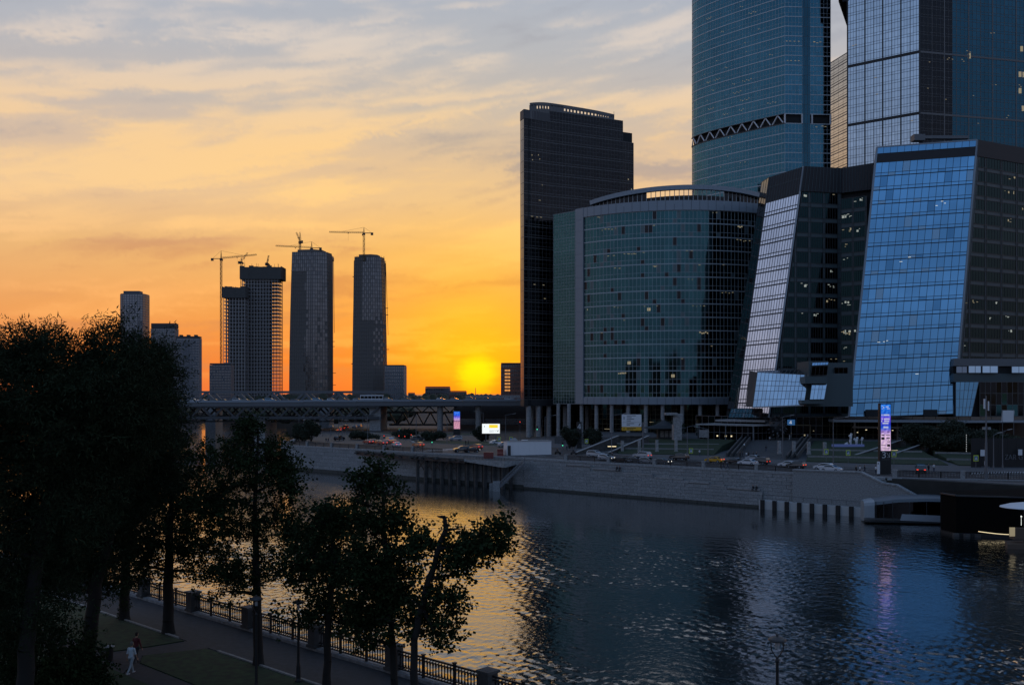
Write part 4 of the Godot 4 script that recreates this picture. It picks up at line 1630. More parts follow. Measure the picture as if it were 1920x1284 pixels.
	lit_bits(root, upright(f2, f3), [[0.2, belt + 7 + 6.8 * fh, 0.9, 2], [0.35, belt + 7 + 6.7 * fh], [0.5, belt + 7 + 6.8 * fh], [0.6, belt + 7 + 12.8 * fh], [0.3, belt - 0.3 * fh], [0.6, belt - 0.2 * fh], [0.75, belt - 0.25 * fh]], M.lamp_dim)

func right_towers() -> void:
	# the narrow building in the gap, its side gilded by the sunset
	var root := thing("gold_lit_tower", "narrow slab tower glimpsed between the two glass towers, its side mirroring the sunset", "building", G(1572, 515, BANK))
	var top := W(0, 98, 502).y
	var P := upright(Vector2(160, -545), Vector2(169.5, -502))
	facade(root, P, steps(10), floors(top - 24 * 4.4, 24, 4.4, [0.0, 0.3, 0.6]), {"mats": three("glass_gold"), "bars": M.bar_dark, "bar": 0.16, "depth": 0.1, "most": 60, "ubar": func(_i): return 0.4, "heavy": func(j): return 3.0 if j % 3 == 0 else (2.4 if j % 3 == 1 else 0.8), "tilt": 0.001})
	var b := Mb.new()
	b.prism([Vector2(160.5, -545), Vector2(170, -502.5), Vector2(195, -510), Vector2(190, -550)], BANK, top)
	put("core", b, M.core, root, false)
	b = Mb.new()
	b.box(Vector3(169.9, top * 0.5 + 4, -502.2), Vector3(0.8, top, 0.8))
	put("corner", b, M.metal_dark, root, false)
	# the big tower on the right
	root = thing("block_tower", "huge square glass tower with a pale blue left side and black right side", "building", G(1725, 400, BANK))
	var c := Vector2(163.9, -400)
	var l := Vector2(141.2, -418.5)
	var r := Vector2(238, -418.5)
	surf("bar_black", 0.016, 0.018, 0.02, 0.5, 0.2)
	var fh := 3.52
	var y0 := 137.2 - 12 * fh
	var ub := func(i): return 5.0 if i % 6 == 0 else (2.2 if i % 3 == 0 else 0.9)
	facade(root, upright(l, c), steps(24), floors(y0, 27, fh, [0.0, 0.3]), {"mats": three("glass_pale"), "bars": M.bar_black, "bar": 0.10, "depth": 0.14, "tilt": 0.004, "most": 230, "ubar": ub, "heavy": func(j): return 11.0 if j == 24 or j == 38 or j == 10 else (1.0 if j % 2 == 0 else 0.8)})
	facade(root, upright(c, r), steps(40), floors(y0, 30, fh, [0.0, 0.3]), {"mats": [M.glass_black_0, M.glass_dusk_0, M.glass_dusk_2], "bars": M.bar_dark, "bar": 0.10, "depth": 0.14, "tilt": 0.014, "most": 70, "ubar": ub, "heavy": func(j): return 8.0 if j == 24 or j == 38 or j == 10 else 1.0,
		"pick": func(i, _j): return 0 if i < 8 else (2 if (i > 12 and i < 15) or i > 16 else 1)})
	b = Mb.new()
	b.prism([l + Vector2(0.8, -0.2), c + Vector2(0.2, -0.9), r + Vector2(0, -1), Vector2(230, -470), Vector2(160, -470)], BANK, y0 + 30.5 * fh)
	put("core", b, M.core, root, false)
	# plant floor: a dark louvred belt, the block above shifted out
	b = Mb.new()
	var yb := y0 + 27 * fh
	b.quad(Vector3(l.x - 0.1, yb, l.y), Vector3(c.x - 0.1, yb, c.y + 0.1), Vector3(c.x - 0.1, yb + 2.8, c.y + 0.1), Vector3(l.x - 0.1, yb + 2.8, l.y))
	put("louvre_belt", b, M.metal_dark, root, false)
	var sh := Vector2(-1.9, -0.9)
	facade(root, upright(l + sh, c + sh * 0.2), steps(24), floors(yb + 2.8, 7, fh, [0.0, 0.3]), {"mats": three("glass_pale"), "bars": M.bar_black, "bar": 0.12, "depth": 0.14, "tilt": 0.004, "most": 0, "ubar": ub})
	b = Mb.new()
	b.prism([l + sh, c + sh * 0.2, c + Vector2(0.3, -1), Vector2(160, -470), l + sh + Vector2(1, -8)], yb + 2.75, yb + 30)
	b.prism([l + sh, l + Vector2(0.4, 0.4), l + Vector2(1, -3)], yb - 0.5, yb + 2.8)
	put("upper_block", b, M.core, root, false)
	b = Mb.new()
	b.box(Vector3(c.x, (y0 + yb) * 0.5, c.y + 0.1), Vector3(0.5, yb - y0, 0.5))
	put("corner_post", b, M.metal_dark, root, false)
	var PR := upright(c, r)
	var lit := []
	for e in [[0.06, 158.0], [0.15, 160.2], [0.17, 159.8], [0.18, 160.4], [0.2, 160], [0.26, 160.3], [0.27, 159.6], [0.29, 164], [0.31, 163.6], [0.05, 147.4], [0.16, 143.5], [0.33, 146], [0.45, 151], [0.47, 151.2], [0.62, 152], [0.63, 151.4], [0.44, 172.2], [0.46, 172.4], [0.36, 134.8], [0.55, 139], [0.54, 138]]:
		lit.append([e[0], e[1], 0.7])
	lit_bits(root, PR, lit, M.lamp_dim)
	for e in [[0.62, 156.4], [0.645, 156.4], [0.62, 149.6], [0.64, 142.4], [0.63, 167.0], [0.3, 162]]:
		var pp: Vector3 = PR.call(e[0], e[1])
		b = Mb.new()
		b.frame_box(pp + Vector3(0.02, 0, 0.08), (r - c).normalized().x * Vector3(0.9, 0, 0), Vector3.UP * 1.1, Vector3(0, 0, 0.02))
		put("lit_window", b, M.lamp_dim, root, false)
	lit_bits(root, upright(l, c), [[0.08, 170.2], [0.12, 170.4], [0.4, 155], [0.42, 148], [0.2, 112.0], [0.24, 112.0], [0.22, 109.8], [0.9, 134.6], [0.35, 119]], M.lamp_dim)

# ---- the two leaning glass buildings and what stands between them -----------------------------------------------------
func leaning_buildings() -> void:
	surf("cap_dark", 0.022, 0.022, 0.026, 0.6, 0.2)
	surf("spandrel", 0.055, 0.082, 0.092, 0.5, 0.2)
	surf("trim_pale", 0.30, 0.33, 0.36, 0.5, 0.3)
	# left one: lilac slanted front, dark folded flank
	var root := thing("leaning_tower", "leaning office building with a lilac mirrored slanted front and a dark folded flank", "building", G(1460, 325, PLAZA))
	var bl := W(1380, 783, 326)
	var br := W(1442, 783, 317)
	var tl := W(1443, 332, 329)
	var tr := W(1507, 312, 320)
	var k0 := 0.892
	var P := plane4(bl, br, tr, tl)
	var nf := 15
	var vs := []
	for j in nf:
		vs.append(k0 * j / nf)
		vs.append(k0 * (j + 0.26) / nf)
	vs.append(k0)
	var hv := func(j): return 2.4 if j % 2 == 0 else 1.5
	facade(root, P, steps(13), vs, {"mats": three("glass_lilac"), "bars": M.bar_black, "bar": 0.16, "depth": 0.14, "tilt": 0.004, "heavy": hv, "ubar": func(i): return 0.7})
	var b := Mb.new()
	var q0: Vector3 = P.call(0.0, k0)
	var q1: Vector3 = P.call(1.0, k0)
	b.quad(q0, q1, tr, tl)
	put("cap", b, M.cap_dark, root, false)
	var rail := Mb.new()
	for i in 14:
		var a: Vector3 = P.call(i / 13.0, k0)
		var c: Vector3 = P.call(i / 13.0, 1.0)
		rail.bar(a, c, 0.14, 0.14)
	rail.bar(P.call(0.0, 0.955), P.call(1.0, 0.955), 0.16, 0.16)
	put("cap_seam", rail, M.spandrel, root, false)
	# pale edges of the slanted front
	b = Mb.new()
	b.bar(br, tr, 0.5, 0.5, Vector3.BACK)
	put("edge_trim", b, M.trim_pale, root, false)
	b = Mb.new()
	b.bar(bl, tl, 0.4, 0.4, Vector3.BACK)
	put("edge_trim", b, M.metal_dark, root, false)
	# flank: two walls meeting in a fold
	var fd := Vector3(tr.x - br.x, 0, tr.z - br.z).normalized()
	var fold_t := Vector3(tr.x, W(0, 315, 323).y, tr.z) + fd * 13.6
	var fold_b := Vector3(fold_t.x, br.y, fold_t.z)
	var end_t := W(1642, 305, 317)
	var end_b := Vector3(W(1626, 420, 318).x, br.y, -318)
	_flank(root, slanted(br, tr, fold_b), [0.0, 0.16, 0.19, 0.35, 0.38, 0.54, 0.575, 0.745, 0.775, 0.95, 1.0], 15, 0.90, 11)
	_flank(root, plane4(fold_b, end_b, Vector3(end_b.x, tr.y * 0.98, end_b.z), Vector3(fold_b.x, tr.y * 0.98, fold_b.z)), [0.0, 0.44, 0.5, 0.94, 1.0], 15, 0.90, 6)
	# the dark cap runs on over the flank to the blue building
	b = Mb.new()
	var cl := 0.90
	var a0 := br.lerp(tr, cl)
	var a1 := fold_b.lerp(fold_t, cl)
	var a2 := Vector3(end_t.x, a1.y, end_t.z)
	var off := Vector3(0.1, 0, 0.5)
	b.quad(a0 + off, a1 + off, fold_t + off, tr + off)
	b.quad(a1 + off, a2 + off, end_t + off, fold_t + off)
	b.quad(a1 + off, a0 + off, a0 - off * 2, a1 - off * 2)
	b.quad(a2 + off, a1 + off, a1 - off * 2, a2 - off * 4)
	put("cap", b, M.cap_dark, root, false)
	b = Mb.new()
	for i in 24:
		var t := i / 23.0
		var lo := a0.lerp(a1, t * 2) if t < 0.5 else a1.lerp(a2, t * 2 - 1)
		var hi := tr.lerp(fold_t, t * 2) if t < 0.5 else fold_t.lerp(end_t, t * 2 - 1)
		b.bar(lo + off * 1.15, hi + off * 1.15, 0.12, 0.1, Vector3.BACK)
	put("cap_seam", b, M.spandrel, root, false)
	# body
	b = Mb.new()
	var back := Vector3(16, 0, -34)
	var pts := [bl, br, fold_b, end_b, end_b + Vector3(4, 0, -20), bl + back]
	var tops := [tl, tr, fold_t, end_t, end_t + Vector3(4, 0, -20), tl + back]
	for k in pts.size():
		var i2 := (k + 1) % pts.size()
		var sh := Vector3(0.7, 0, -0.9)
		b.quad(pts[k] + sh, pts[i2] + sh, tops[i2] + sh, tops[k] + sh)
	b.quad(tops[0] + Vector3(0.6, -0.4, -0.6), tops[1] + Vector3(0.6, -0.4, -0.6), tops[2], tops[5])
	b.quad(tops[2], tops[3], tops[4], tops[5])
	put("core", b, M.core, root, false)
	# left slanting glass return with the gilt strip
	facade(root, plane4(W(1362, 783, 338), bl, tl, tl + Vector3(-0.5, 0, -8)), steps(3), steps(15), {"mats": three("glass_black"), "bars": M.metal_dark, "bar": 0.14, "most": 30})
	b = Mb.new()
	b.bar(W(1379, 780, 327.0), W(1388, 727, 328.0), 1.6, 0.4, Vector3.BACK)
	put("gilt_strip", b, M.glass_gold_2, root, false)
	# foot: hatch, plinth, entrance canopies
	b = Mb.new()
	b.frame_box(W(1393, 772, 322.5), Vector3(0.9, 0, 0.35), Vector3(0, 0.9, 0), Vector3(0, 0, 0.2))
	put("hatch", b, M.core, root, false)
	facade(root, plane4(W(1366, 783, 322), W(1428, 783, 303), W(1430, 766, 306), W(1372, 766, 325)), steps(10), steps(2), {"mats": three("glass_lilac"), "bars": M.bar_black, "bar": 0.1, "most": 30, "pane": "skirt_pane"})
	# right one: blue mirrored front
	var rb := thing("leaning_tower", "leaning office building with a huge blue mirrored front and a dark right side", "building", G(1690, 310, PLAZA))
	bl = W(1592, 783, 308)
	br = W(1789, 776, 300)
	tl = W(1645, 276, 313)
	tr = W(1833, 262, 305)
	P = plane4(bl, br, tr, tl)
	nf = 18
	k0 = 0.942
	vs = []
	for j in nf:
		vs.append(k0 * j / nf)
		vs.append(k0 * (j + 0.24) / nf)
	vs.append(k0)
	facade(rb, P, steps(14), vs, {"mats": three("glass_blue") + [M.glass_blue_3, M.glass_blue_4], "pick": func(i, j): return (4 if _hash(i * 3 + j * 57) > 0.97 else (3 if _hash(i * 23 + j * 7) > 0.95 else int(_hash(i * 5 + j * 11) * 2.99))), "bars": M.bar_black, "bar": 0.15, "depth": 0.14, "tilt": 0.006, "heavy": func(j): return 1.7 if j % 2 == 0 else 0.8, "ubar": func(i): return 0.8})
	b = Mb.new()
	var c0 := k0 + 0.033
	b.quad(P.call(0.004, k0), P.call(0.996, k0), P.call(0.996, c0), P.call(0.004, c0))
	put("cap", b, M.cap_dark, rb, false)
	facade(rb, P, steps(14), [c0, 1.0], {"mats": three("glass_blue"), "bars": M.bar_black, "bar": 0.1, "most": 20, "pane": "parapet_pane"})
	b = Mb.new()
	b.bar(br, tr, 0.55, 0.5, Vector3.BACK)
	b.bar(tl, tr, 0.3, 0.4)
	put("edge_trim", b, M.metal_grey, rb, false)
	b = Mb.new()
	b.quad(br + Vector3(0.2, 0, -0.05), br + Vector3(1.7, 0, -0.85), tr + Vector3(1.7, 0, -0.85), tr + Vector3(0.2, 0, -0.05))
	put("edge_panel", b, M.spandrel, rb, false)
	b = Mb.new()
	b.bar(bl, tl, 0.6, 0.4, Vector3.BACK)
	put("edge_trim", b, M.metal_grey, rb, false)
	# dark right side
	fd = Vector3(tr.x - br.x, 0, tr.z - br.z).normalized()
	var ft := Vector3(br.x, tr.y, br.z) + fd * 46.0
	var fb := Vector3(ft.x, br.y, ft.z)
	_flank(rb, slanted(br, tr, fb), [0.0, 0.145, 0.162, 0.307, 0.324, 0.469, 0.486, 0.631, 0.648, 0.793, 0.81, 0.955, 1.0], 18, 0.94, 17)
	b = Mb.new()
	b.quad(br.lerp(tr, 0.94) + Vector3(0.1, 0, 0.3), fb.lerp(ft, 0.94) + Vector3(0.1, 0, 0.3), ft + Vector3(0.1, 0, 0.3), tr + Vector3(0.1, 0, 0.3))
	put("cap", b, M.cap_dark, rb, false)
	b = Mb.new()
	pts = [bl, br, fb, fb + Vector3(0, 0, -30), bl + Vector3(12, 0, -34)]
	tops = [tl, tr, ft, ft + Vector3(0, 0, -30), tl + Vector3(12, 0, -30)]
	for k in pts.size():
		var i2 := (k + 1) % pts.size()
		var sh := Vector3(0.4, 0, -0.9)
		b.quad(pts[k] + sh, pts[i2] + sh, tops[i2] + sh, tops[k] + sh)
	b.quad(tops[0] + Vector3(0.4, -0.5, -0.9), tops[1] + Vector3(0.4, -0.5, -0.9), tops[2] + Vector3(0, -0.5, -0.9), tops[3])
	b.quad(tops[0] + Vector3(0.4, -0.5, -0.9), tops[3], tops[4], tops[4])
	put("core", b, M.core, rb, false)
	# roof plant and glass balustrade
	b = Mb.new()
	b.box(W(1722, 259, 322), Vector3(3.5, 2.0, 3))
	b.box(W(1770, 258, 328), Vector3(16, 1.0, 2))
	put("roof_plant", b, M.steel, rb, false)
	# vents near the foot, dark openings
	for px in [1636, 1746]:
		b = Mb.new()
		var p := W(px, 774, 303.6 if px < 1700 else 300.9)
		b.frame_box(p, Vector3(1.85, 0, 0.45), Vector3(0, 1.0, -0.12), Vector3(0, 0, 0.15))
		put("vent", b, M.core, rb, false)
	# lamps seen through the blue glass
	lit_bits(rb, P, [[0.36, 0.565, 0.9], [0.40, 0.575, 0.9], [0.44, 0.58, 0.9], [0.22, 0.272, 0.9], [0.27, 0.273, 0.6], [0.30, 0.276, 0.6], [0.66, 0.765, 0.7], [0.71, 0.78, 0.7], [0.74, 0.772, 0.6], [0.62, 0.15, 1.0]], M.lamp_white, "ceiling_light", 0.9, 0.10)
	# storefront under both: dark recessed lobby
	root = thing("lobby_front", "dark recessed glass lobby under the leaning buildings, doors in a pale frame", "building", G(1500, 312, PLAZA))
	facade(root, upright(Vector2(72, -322), Vector2(98, -314)), steps(14), steps(3, PLAZA - 1.5, 17.0), {"mats": [M.glass_black_0, M.glass_black_1], "bars": M.bar_dark, "bar": 0.12, "most": 60, "pane": "lobby_pane"})
	facade(root, upright(Vector2(98, -314), Vector2(150, -306)), steps(24), steps(3, PLAZA - 1.5, 17.0), {"mats": [M.glass_black_0, M.glass_black_1], "bars": M.bar_bronze, "bar": 0.12, "most": 60, "pane": "lobby_pane"})
	facade(root, upright(Vector2(62, -335), Vector2(72, -322)), steps(6), steps(3, PLAZA - 1.5, 17.0), {"mats": [M.glass_black_0, M.glass_teal_0], "bars": M.bar_dark, "bar": 0.12, "most": 20, "pane": "lobby_pane"})
	b = Mb.new()
	b.prism([Vector2(73, -324), Vector2(98, -316), Vector2(150, -308), Vector2(176, -330), Vector2(150, -345), Vector2(80, -345)], PLAZA - 1.4, 17.2)
	put("core", b, M.core, root, false)
	b = Mb.new()
	b.box(Vector3(88.0, 14.6, -309), Vector3(8.8, 0.35, 3.4))
	for x in [83.8, 92.2]:
		b.box(Vector3(x, 12.4, -307.6), Vector3(0.3, 4.2, 0.3))
	put("door_canopy", b, M.bar_bronze, root, false)
	lit_bits(root, upright(Vector2(72, -321.8), Vector2(98, -313.8)), [[0.4, 11.6, 0.3], [0.5, 11.4, 0.3], [0.65, 11.8, 0.3], [0.9, 12.6, 0.4], [0.8, 11.2, 0.5, 3]], M.lamp_dim)
	lit_bits(root, upright(Vector2(98, -313.7), Vector2(150, -305.7)), [[0.25, 13.0, 0.6], [0.32, 13.4, 0.4], [0.4, 12.9, 0.5], [0.2, 12.2, 0.4]], M.lamp_warm)
	# terrace over the lobby of the blue building
	root = thing("terrace_slab", "thin grey terrace slab with a glass balustrade at the foot of the blue front", "terrace", G(1690, 300, 16))
	b = Mb.new()
	b.prism([Vector2(98, -308), Vector2(98, -303), Vector2(136, -295), Vector2(176, -300), Vector2(176, -318), Vector2(110, -314)], 15.7, 16.4)
	put("slab", b, M.metal_grey, root, false)
	b = Mb.new()
	for e in [[Vector2(98, -303), Vector2(136, -295)], [Vector2(136, -295), Vector2(176, -300)]]:
		for k in 12:
			var p: Vector2 = e[0].lerp(e[1], k / 12.0)
			var q: Vector2 = e[0].lerp(e[1], (k + 0.96) / 12.0)
			b.bar(Vector3(p.x, 16.95, p.y), Vector3(q.x, 16.95, q.y), 0.04, 1.0)
	put("balustrade", b, M.glass_grey_1, root, false)
	b = Mb.new()
	b.bar(Vector3(103, 14.2, -301), Vector3(130, 14.0, -296), 0.5, 0.5)
	for x in [104.0, 117.0, 129.0]:
		b.box(Vector3(x, 12.6, -302), Vector3(0.5, 6.0, 0.5))
	put("pergola", b, M.wood, root, false)
	# podium between the two: tilted glass box
	root = thing("glass_box", "tilted pale blue glass box hanging between the two leaning buildings", "building", G(1465, 298, 17))
	var g0 := W(1412, 763, 300)
	var g1 := W(1508, 759, 293)
	var g2 := W(1517, 703, 295)
	var g3 := W(1421, 698, 302)
	facade(root, plane4(g0, g1, g2, g3), steps(13), [0.0, 0.21, 0.46, 0.62, 0.76, 1.0], {"mats": three("glass_pale"), "bars": M.bar_dark, "bar": 0.1, "depth": 0.12, "tilt": 0.006})
	var g4 := g2 + Vector3(3.0, 1.9, -6)
	var g5 := g3 + Vector3(0.5, 0.4, -2)
	facade(root, plane4(g3, g2, g4, g5), steps(13), [0.0, 1.0], {"mats": three("glass_grey"), "bars": M.bar_dark, "bar": 0.1, "most": 20, "pane": "roof_pane"})
	b = Mb.new()
	b.quad(g0 + Vector3(-1.4, 0.5, -3), g0, g3, g3 + Vector3(-1.8, 0.6, -3))
	b.quad(g0 + Vector3(0, 0, -14), g1 + Vector3(0, 0, -14), g1, g0)
	b.quad(g0 + Vector3(-1.4, 0.5, -3), g0 + Vector3(-1.4, 0.5, -16), g0, g0)
	put("side_wall", b, M.metal_dark, root, false)
	b = Mb.new()
	b.bar(g0 + Vector3(0, -0.1, 0.1), g1 + Vector3(0, -0.1, 0.1), 0.5, 0.35)
	put("sill", b, M.trim_pale, root, false)
	# the stacked bay
	root = thing("stacked_bay", "grey stone bay with one window above a tilted glass box, right of the glass box", "building", G(1550, 294, 17))
	b = Mb.new()
	var z := -291.0
	for e in [[1517, 1553, 677, 706, z - 1.0], [1512, 1600, 700, 762, z - 3.0], [1553, 1600, 680, 760, z - 4.0], [1510, 1552, 706, 719, z + 0.4], [1504, 1547, 750, 757, z + 0.6]]:
		var p := W(e[0], e[3], -e[4])
		var q := W(e[1], e[2], -e[4])
		b.box(Vector3((p.x + q.x) * 0.5, (p.y + q.y) * 0.5, e[4] - 6), Vector3(q.x - p.x, q.y - p.y, 12))
	put("wall", b, M.spandrel, root, false)
	facade(root, plane4(W(1521, 704, 291.6), W(1551, 703, 291.6), W(1553, 686, 291.6), W(1523, 687, 291.6)), steps(4), steps(1), {"mats": [M.glass_black_1, M.glass_black_2], "bars": M.metal_dark, "bar": 0.1, "most": 9, "backing": false, "pane": "window"})
	facade(root, plane4(W(1523, 685.5, 291.5), W(1553, 684, 291.5), W(1554, 679, 292), W(1524, 680, 292)), steps(6), steps(1), {"mats": three("glass_pale"), "bars": M.bar_dark, "bar": 0.1, "most": 9, "backing": false, "pane": "transom"})
	facade(root, plane4(W(1519, 749, 290), W(1546, 748.5, 290), W(1551, 720, 291.4), W(1523, 720, 291.4)), steps(4), [0.0, 0.65, 1.0], {"mats": three("glass_pale"), "bars": M.bar_dark, "bar": 0.08, "most": 9, "tilt": 0.006})
	facade(root, plane4(W(1556, 749, 294.5), W(1586, 748, 294.5), W(1590, 722, 294.5), W(1560, 722, 294.5)), steps(5), steps(1), {"mats": three("glass_black"), "bars": M.metal_dark, "bar": 0.1, "most": 9, "backing": false, "pane": "window"})
	facade(root, plane4(W(1565, 703, 294.5), W(1590, 703, 294.5), W(1590, 689, 294.5), W(1565, 689, 294.5)), steps(3), steps(1), {"mats": three("glass_black"), "bars": M.metal_dark, "bar": 0.1, "most": 9, "backing": false, "pane": "window"})
	# layered podium at the foot of the blue building's dark side
	root = thing("podium", "long low podium with a grey roof band and strip windows, right of the blue front", "building", G(1860, 296, 14))
	var lay := [[672, 686, M.steel, 0.0], [686, 700, M.core, -1.0], [700, 716, M.spandrel, -0.3], [716, 782, M.core, -2.0]]
	for e in lay:
		b = Mb.new()
		var p := W(1790, e[1], 297)
		var q := W(1960, e[0], 297)
		b.prism([Vector2(p.x + (0 if e[3] > -1.5 else 1.0), p.z + e[3]), Vector2(q.x + 4, q.z + e[3] - 3), Vector2(q.x + 4, q.z - 16), Vector2(p.x + 3, p.z - 12)], p.y, q.y)
		put("band", b, e[2], root, false)
	for e in [[1794, 1816, 687, 699, 0], [1817, 1842, 686, 699, 1], [1843, 1872, 686, 699, 2], [1898, 1925, 687, 699, 1]]:
		facade(root, plane4(W(e[0], e[3], 297.2), W(e[1], e[3], 297.6), W(e[1], e[2], 297.9), W(e[0], e[2], 297.5)), steps(2), steps(1), {"mats": [M.glass_grey_1] if e[4] == 0 else [M.glass_pale_0, M.glass_pale_1], "bars": M.bar_dark, "bar": 0.1, "most": 4, "backing": false, "tilt": 0.01})
	facade(root, plane4(W(1793, 780, 297.5), W(1822, 780, 297.5), W(1836, 716, 298), W(1793, 716, 298)), steps(5), steps(4), {"mats": three("glass_blue"), "bars": M.bar_dark, "bar": 0.1, "most": 30, "tilt": 0.01})
	facade(root, plane4(W(1838, 780, 298.2), W(1940, 780, 299), W(1940, 716, 299), W(1838, 716, 298.2)), steps(10), steps(3), {"mats": [M.glass_black_1, M.glass_black_2, M.glass_teal_0], "bars": M.bar_dark, "bar": 0.1, "most": 30, "tilt": 0.02})

func slanted(br: Vector3, tr: Vector3, far: Vector3) -> Callable:
	# an upright wall whose left edge follows the slant br - tr; u is measured along the wall from br
	var d := Vector3(far.x - br.x, 0, far.z - br.z)
	var lean := Vector3(tr.x - br.x, 0, tr.z - br.z).length() / d.length()
	return func(u: float, v: float) -> Vector3:
		var s := maxf(u, lean * v + 0.03)
		return Vector3(br.x, lerpf(br.y, tr.y, v), br.z) + d * s

func _flank(root: Node3D, P: Callable, us: Array, nf: int, k0: float, seed_: int) -> void:
	# a wall of dark cladding with wide windows; each storey one row of windows between spandrels
	var vs := []
	for j in nf:
		vs.append(k0 * (j + 0.0) / nf)
		vs.append(k0 * (j + 0.26) / nf)
	vs.append(k0)
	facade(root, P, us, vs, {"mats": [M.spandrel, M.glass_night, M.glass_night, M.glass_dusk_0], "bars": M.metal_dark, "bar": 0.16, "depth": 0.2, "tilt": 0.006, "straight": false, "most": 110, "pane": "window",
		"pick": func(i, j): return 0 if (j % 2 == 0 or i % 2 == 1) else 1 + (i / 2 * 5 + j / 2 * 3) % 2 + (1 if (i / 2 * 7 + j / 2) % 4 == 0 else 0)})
	# mullions inside the windows and the rooms that are lit
	var mull := Mb.new()
	for j in nf:
		for i in range(0, us.size() - 1, 2):
			for t in [0.2, 0.4, 0.6, 0.8]:
				var u := lerpf(us[i], us[i + 1], t)
				if ((P.call(u, k0 * j / nf) as Vector3) - (P.call(u - 0.01, k0 * j / nf) as Vector3)).length() < 0.01:
					continue
				var p: Vector3 = P.call(u, k0 * (j + 0.27) / nf)
				var q: Vector3 = P.call(u, k0 * (j + 0.99) / nf)
				mull.bar(p + Vector3(0, 0, 0.06), q + Vector3(0, 0, 0.06), 0.1, 0.1, Vector3.BACK)
	put("mullions", mull, M.metal_dark, root, false).set_meta("kind", "stuff")
	var r2 := RandomNumberGenerator.new()
	r2.seed = seed_
	for g in 17:
		var i := (r2.randi() % int((us.size() - 1) / 2)) * 2
		var j := r2.randi_range(int(nf * 0.25), nf - 1)
		var warm := r2.randf() < 0.5
		for s in r2.randi_range(1, 5):
			var u := lerpf(us[i], us[mini(i + 1, us.size() - 1)], r2.randf_range(0.1, 0.9))
			lit_bits(root, P, [[u, k0 * (j + r2.randf_range(0.68, 0.93)) / nf, r2.randf_range(0.3, 0.9), 1.0 if r2.randf() < 0.7 else 4.0]], M.lamp_dim if warm else M.lamp_room, "room_light")

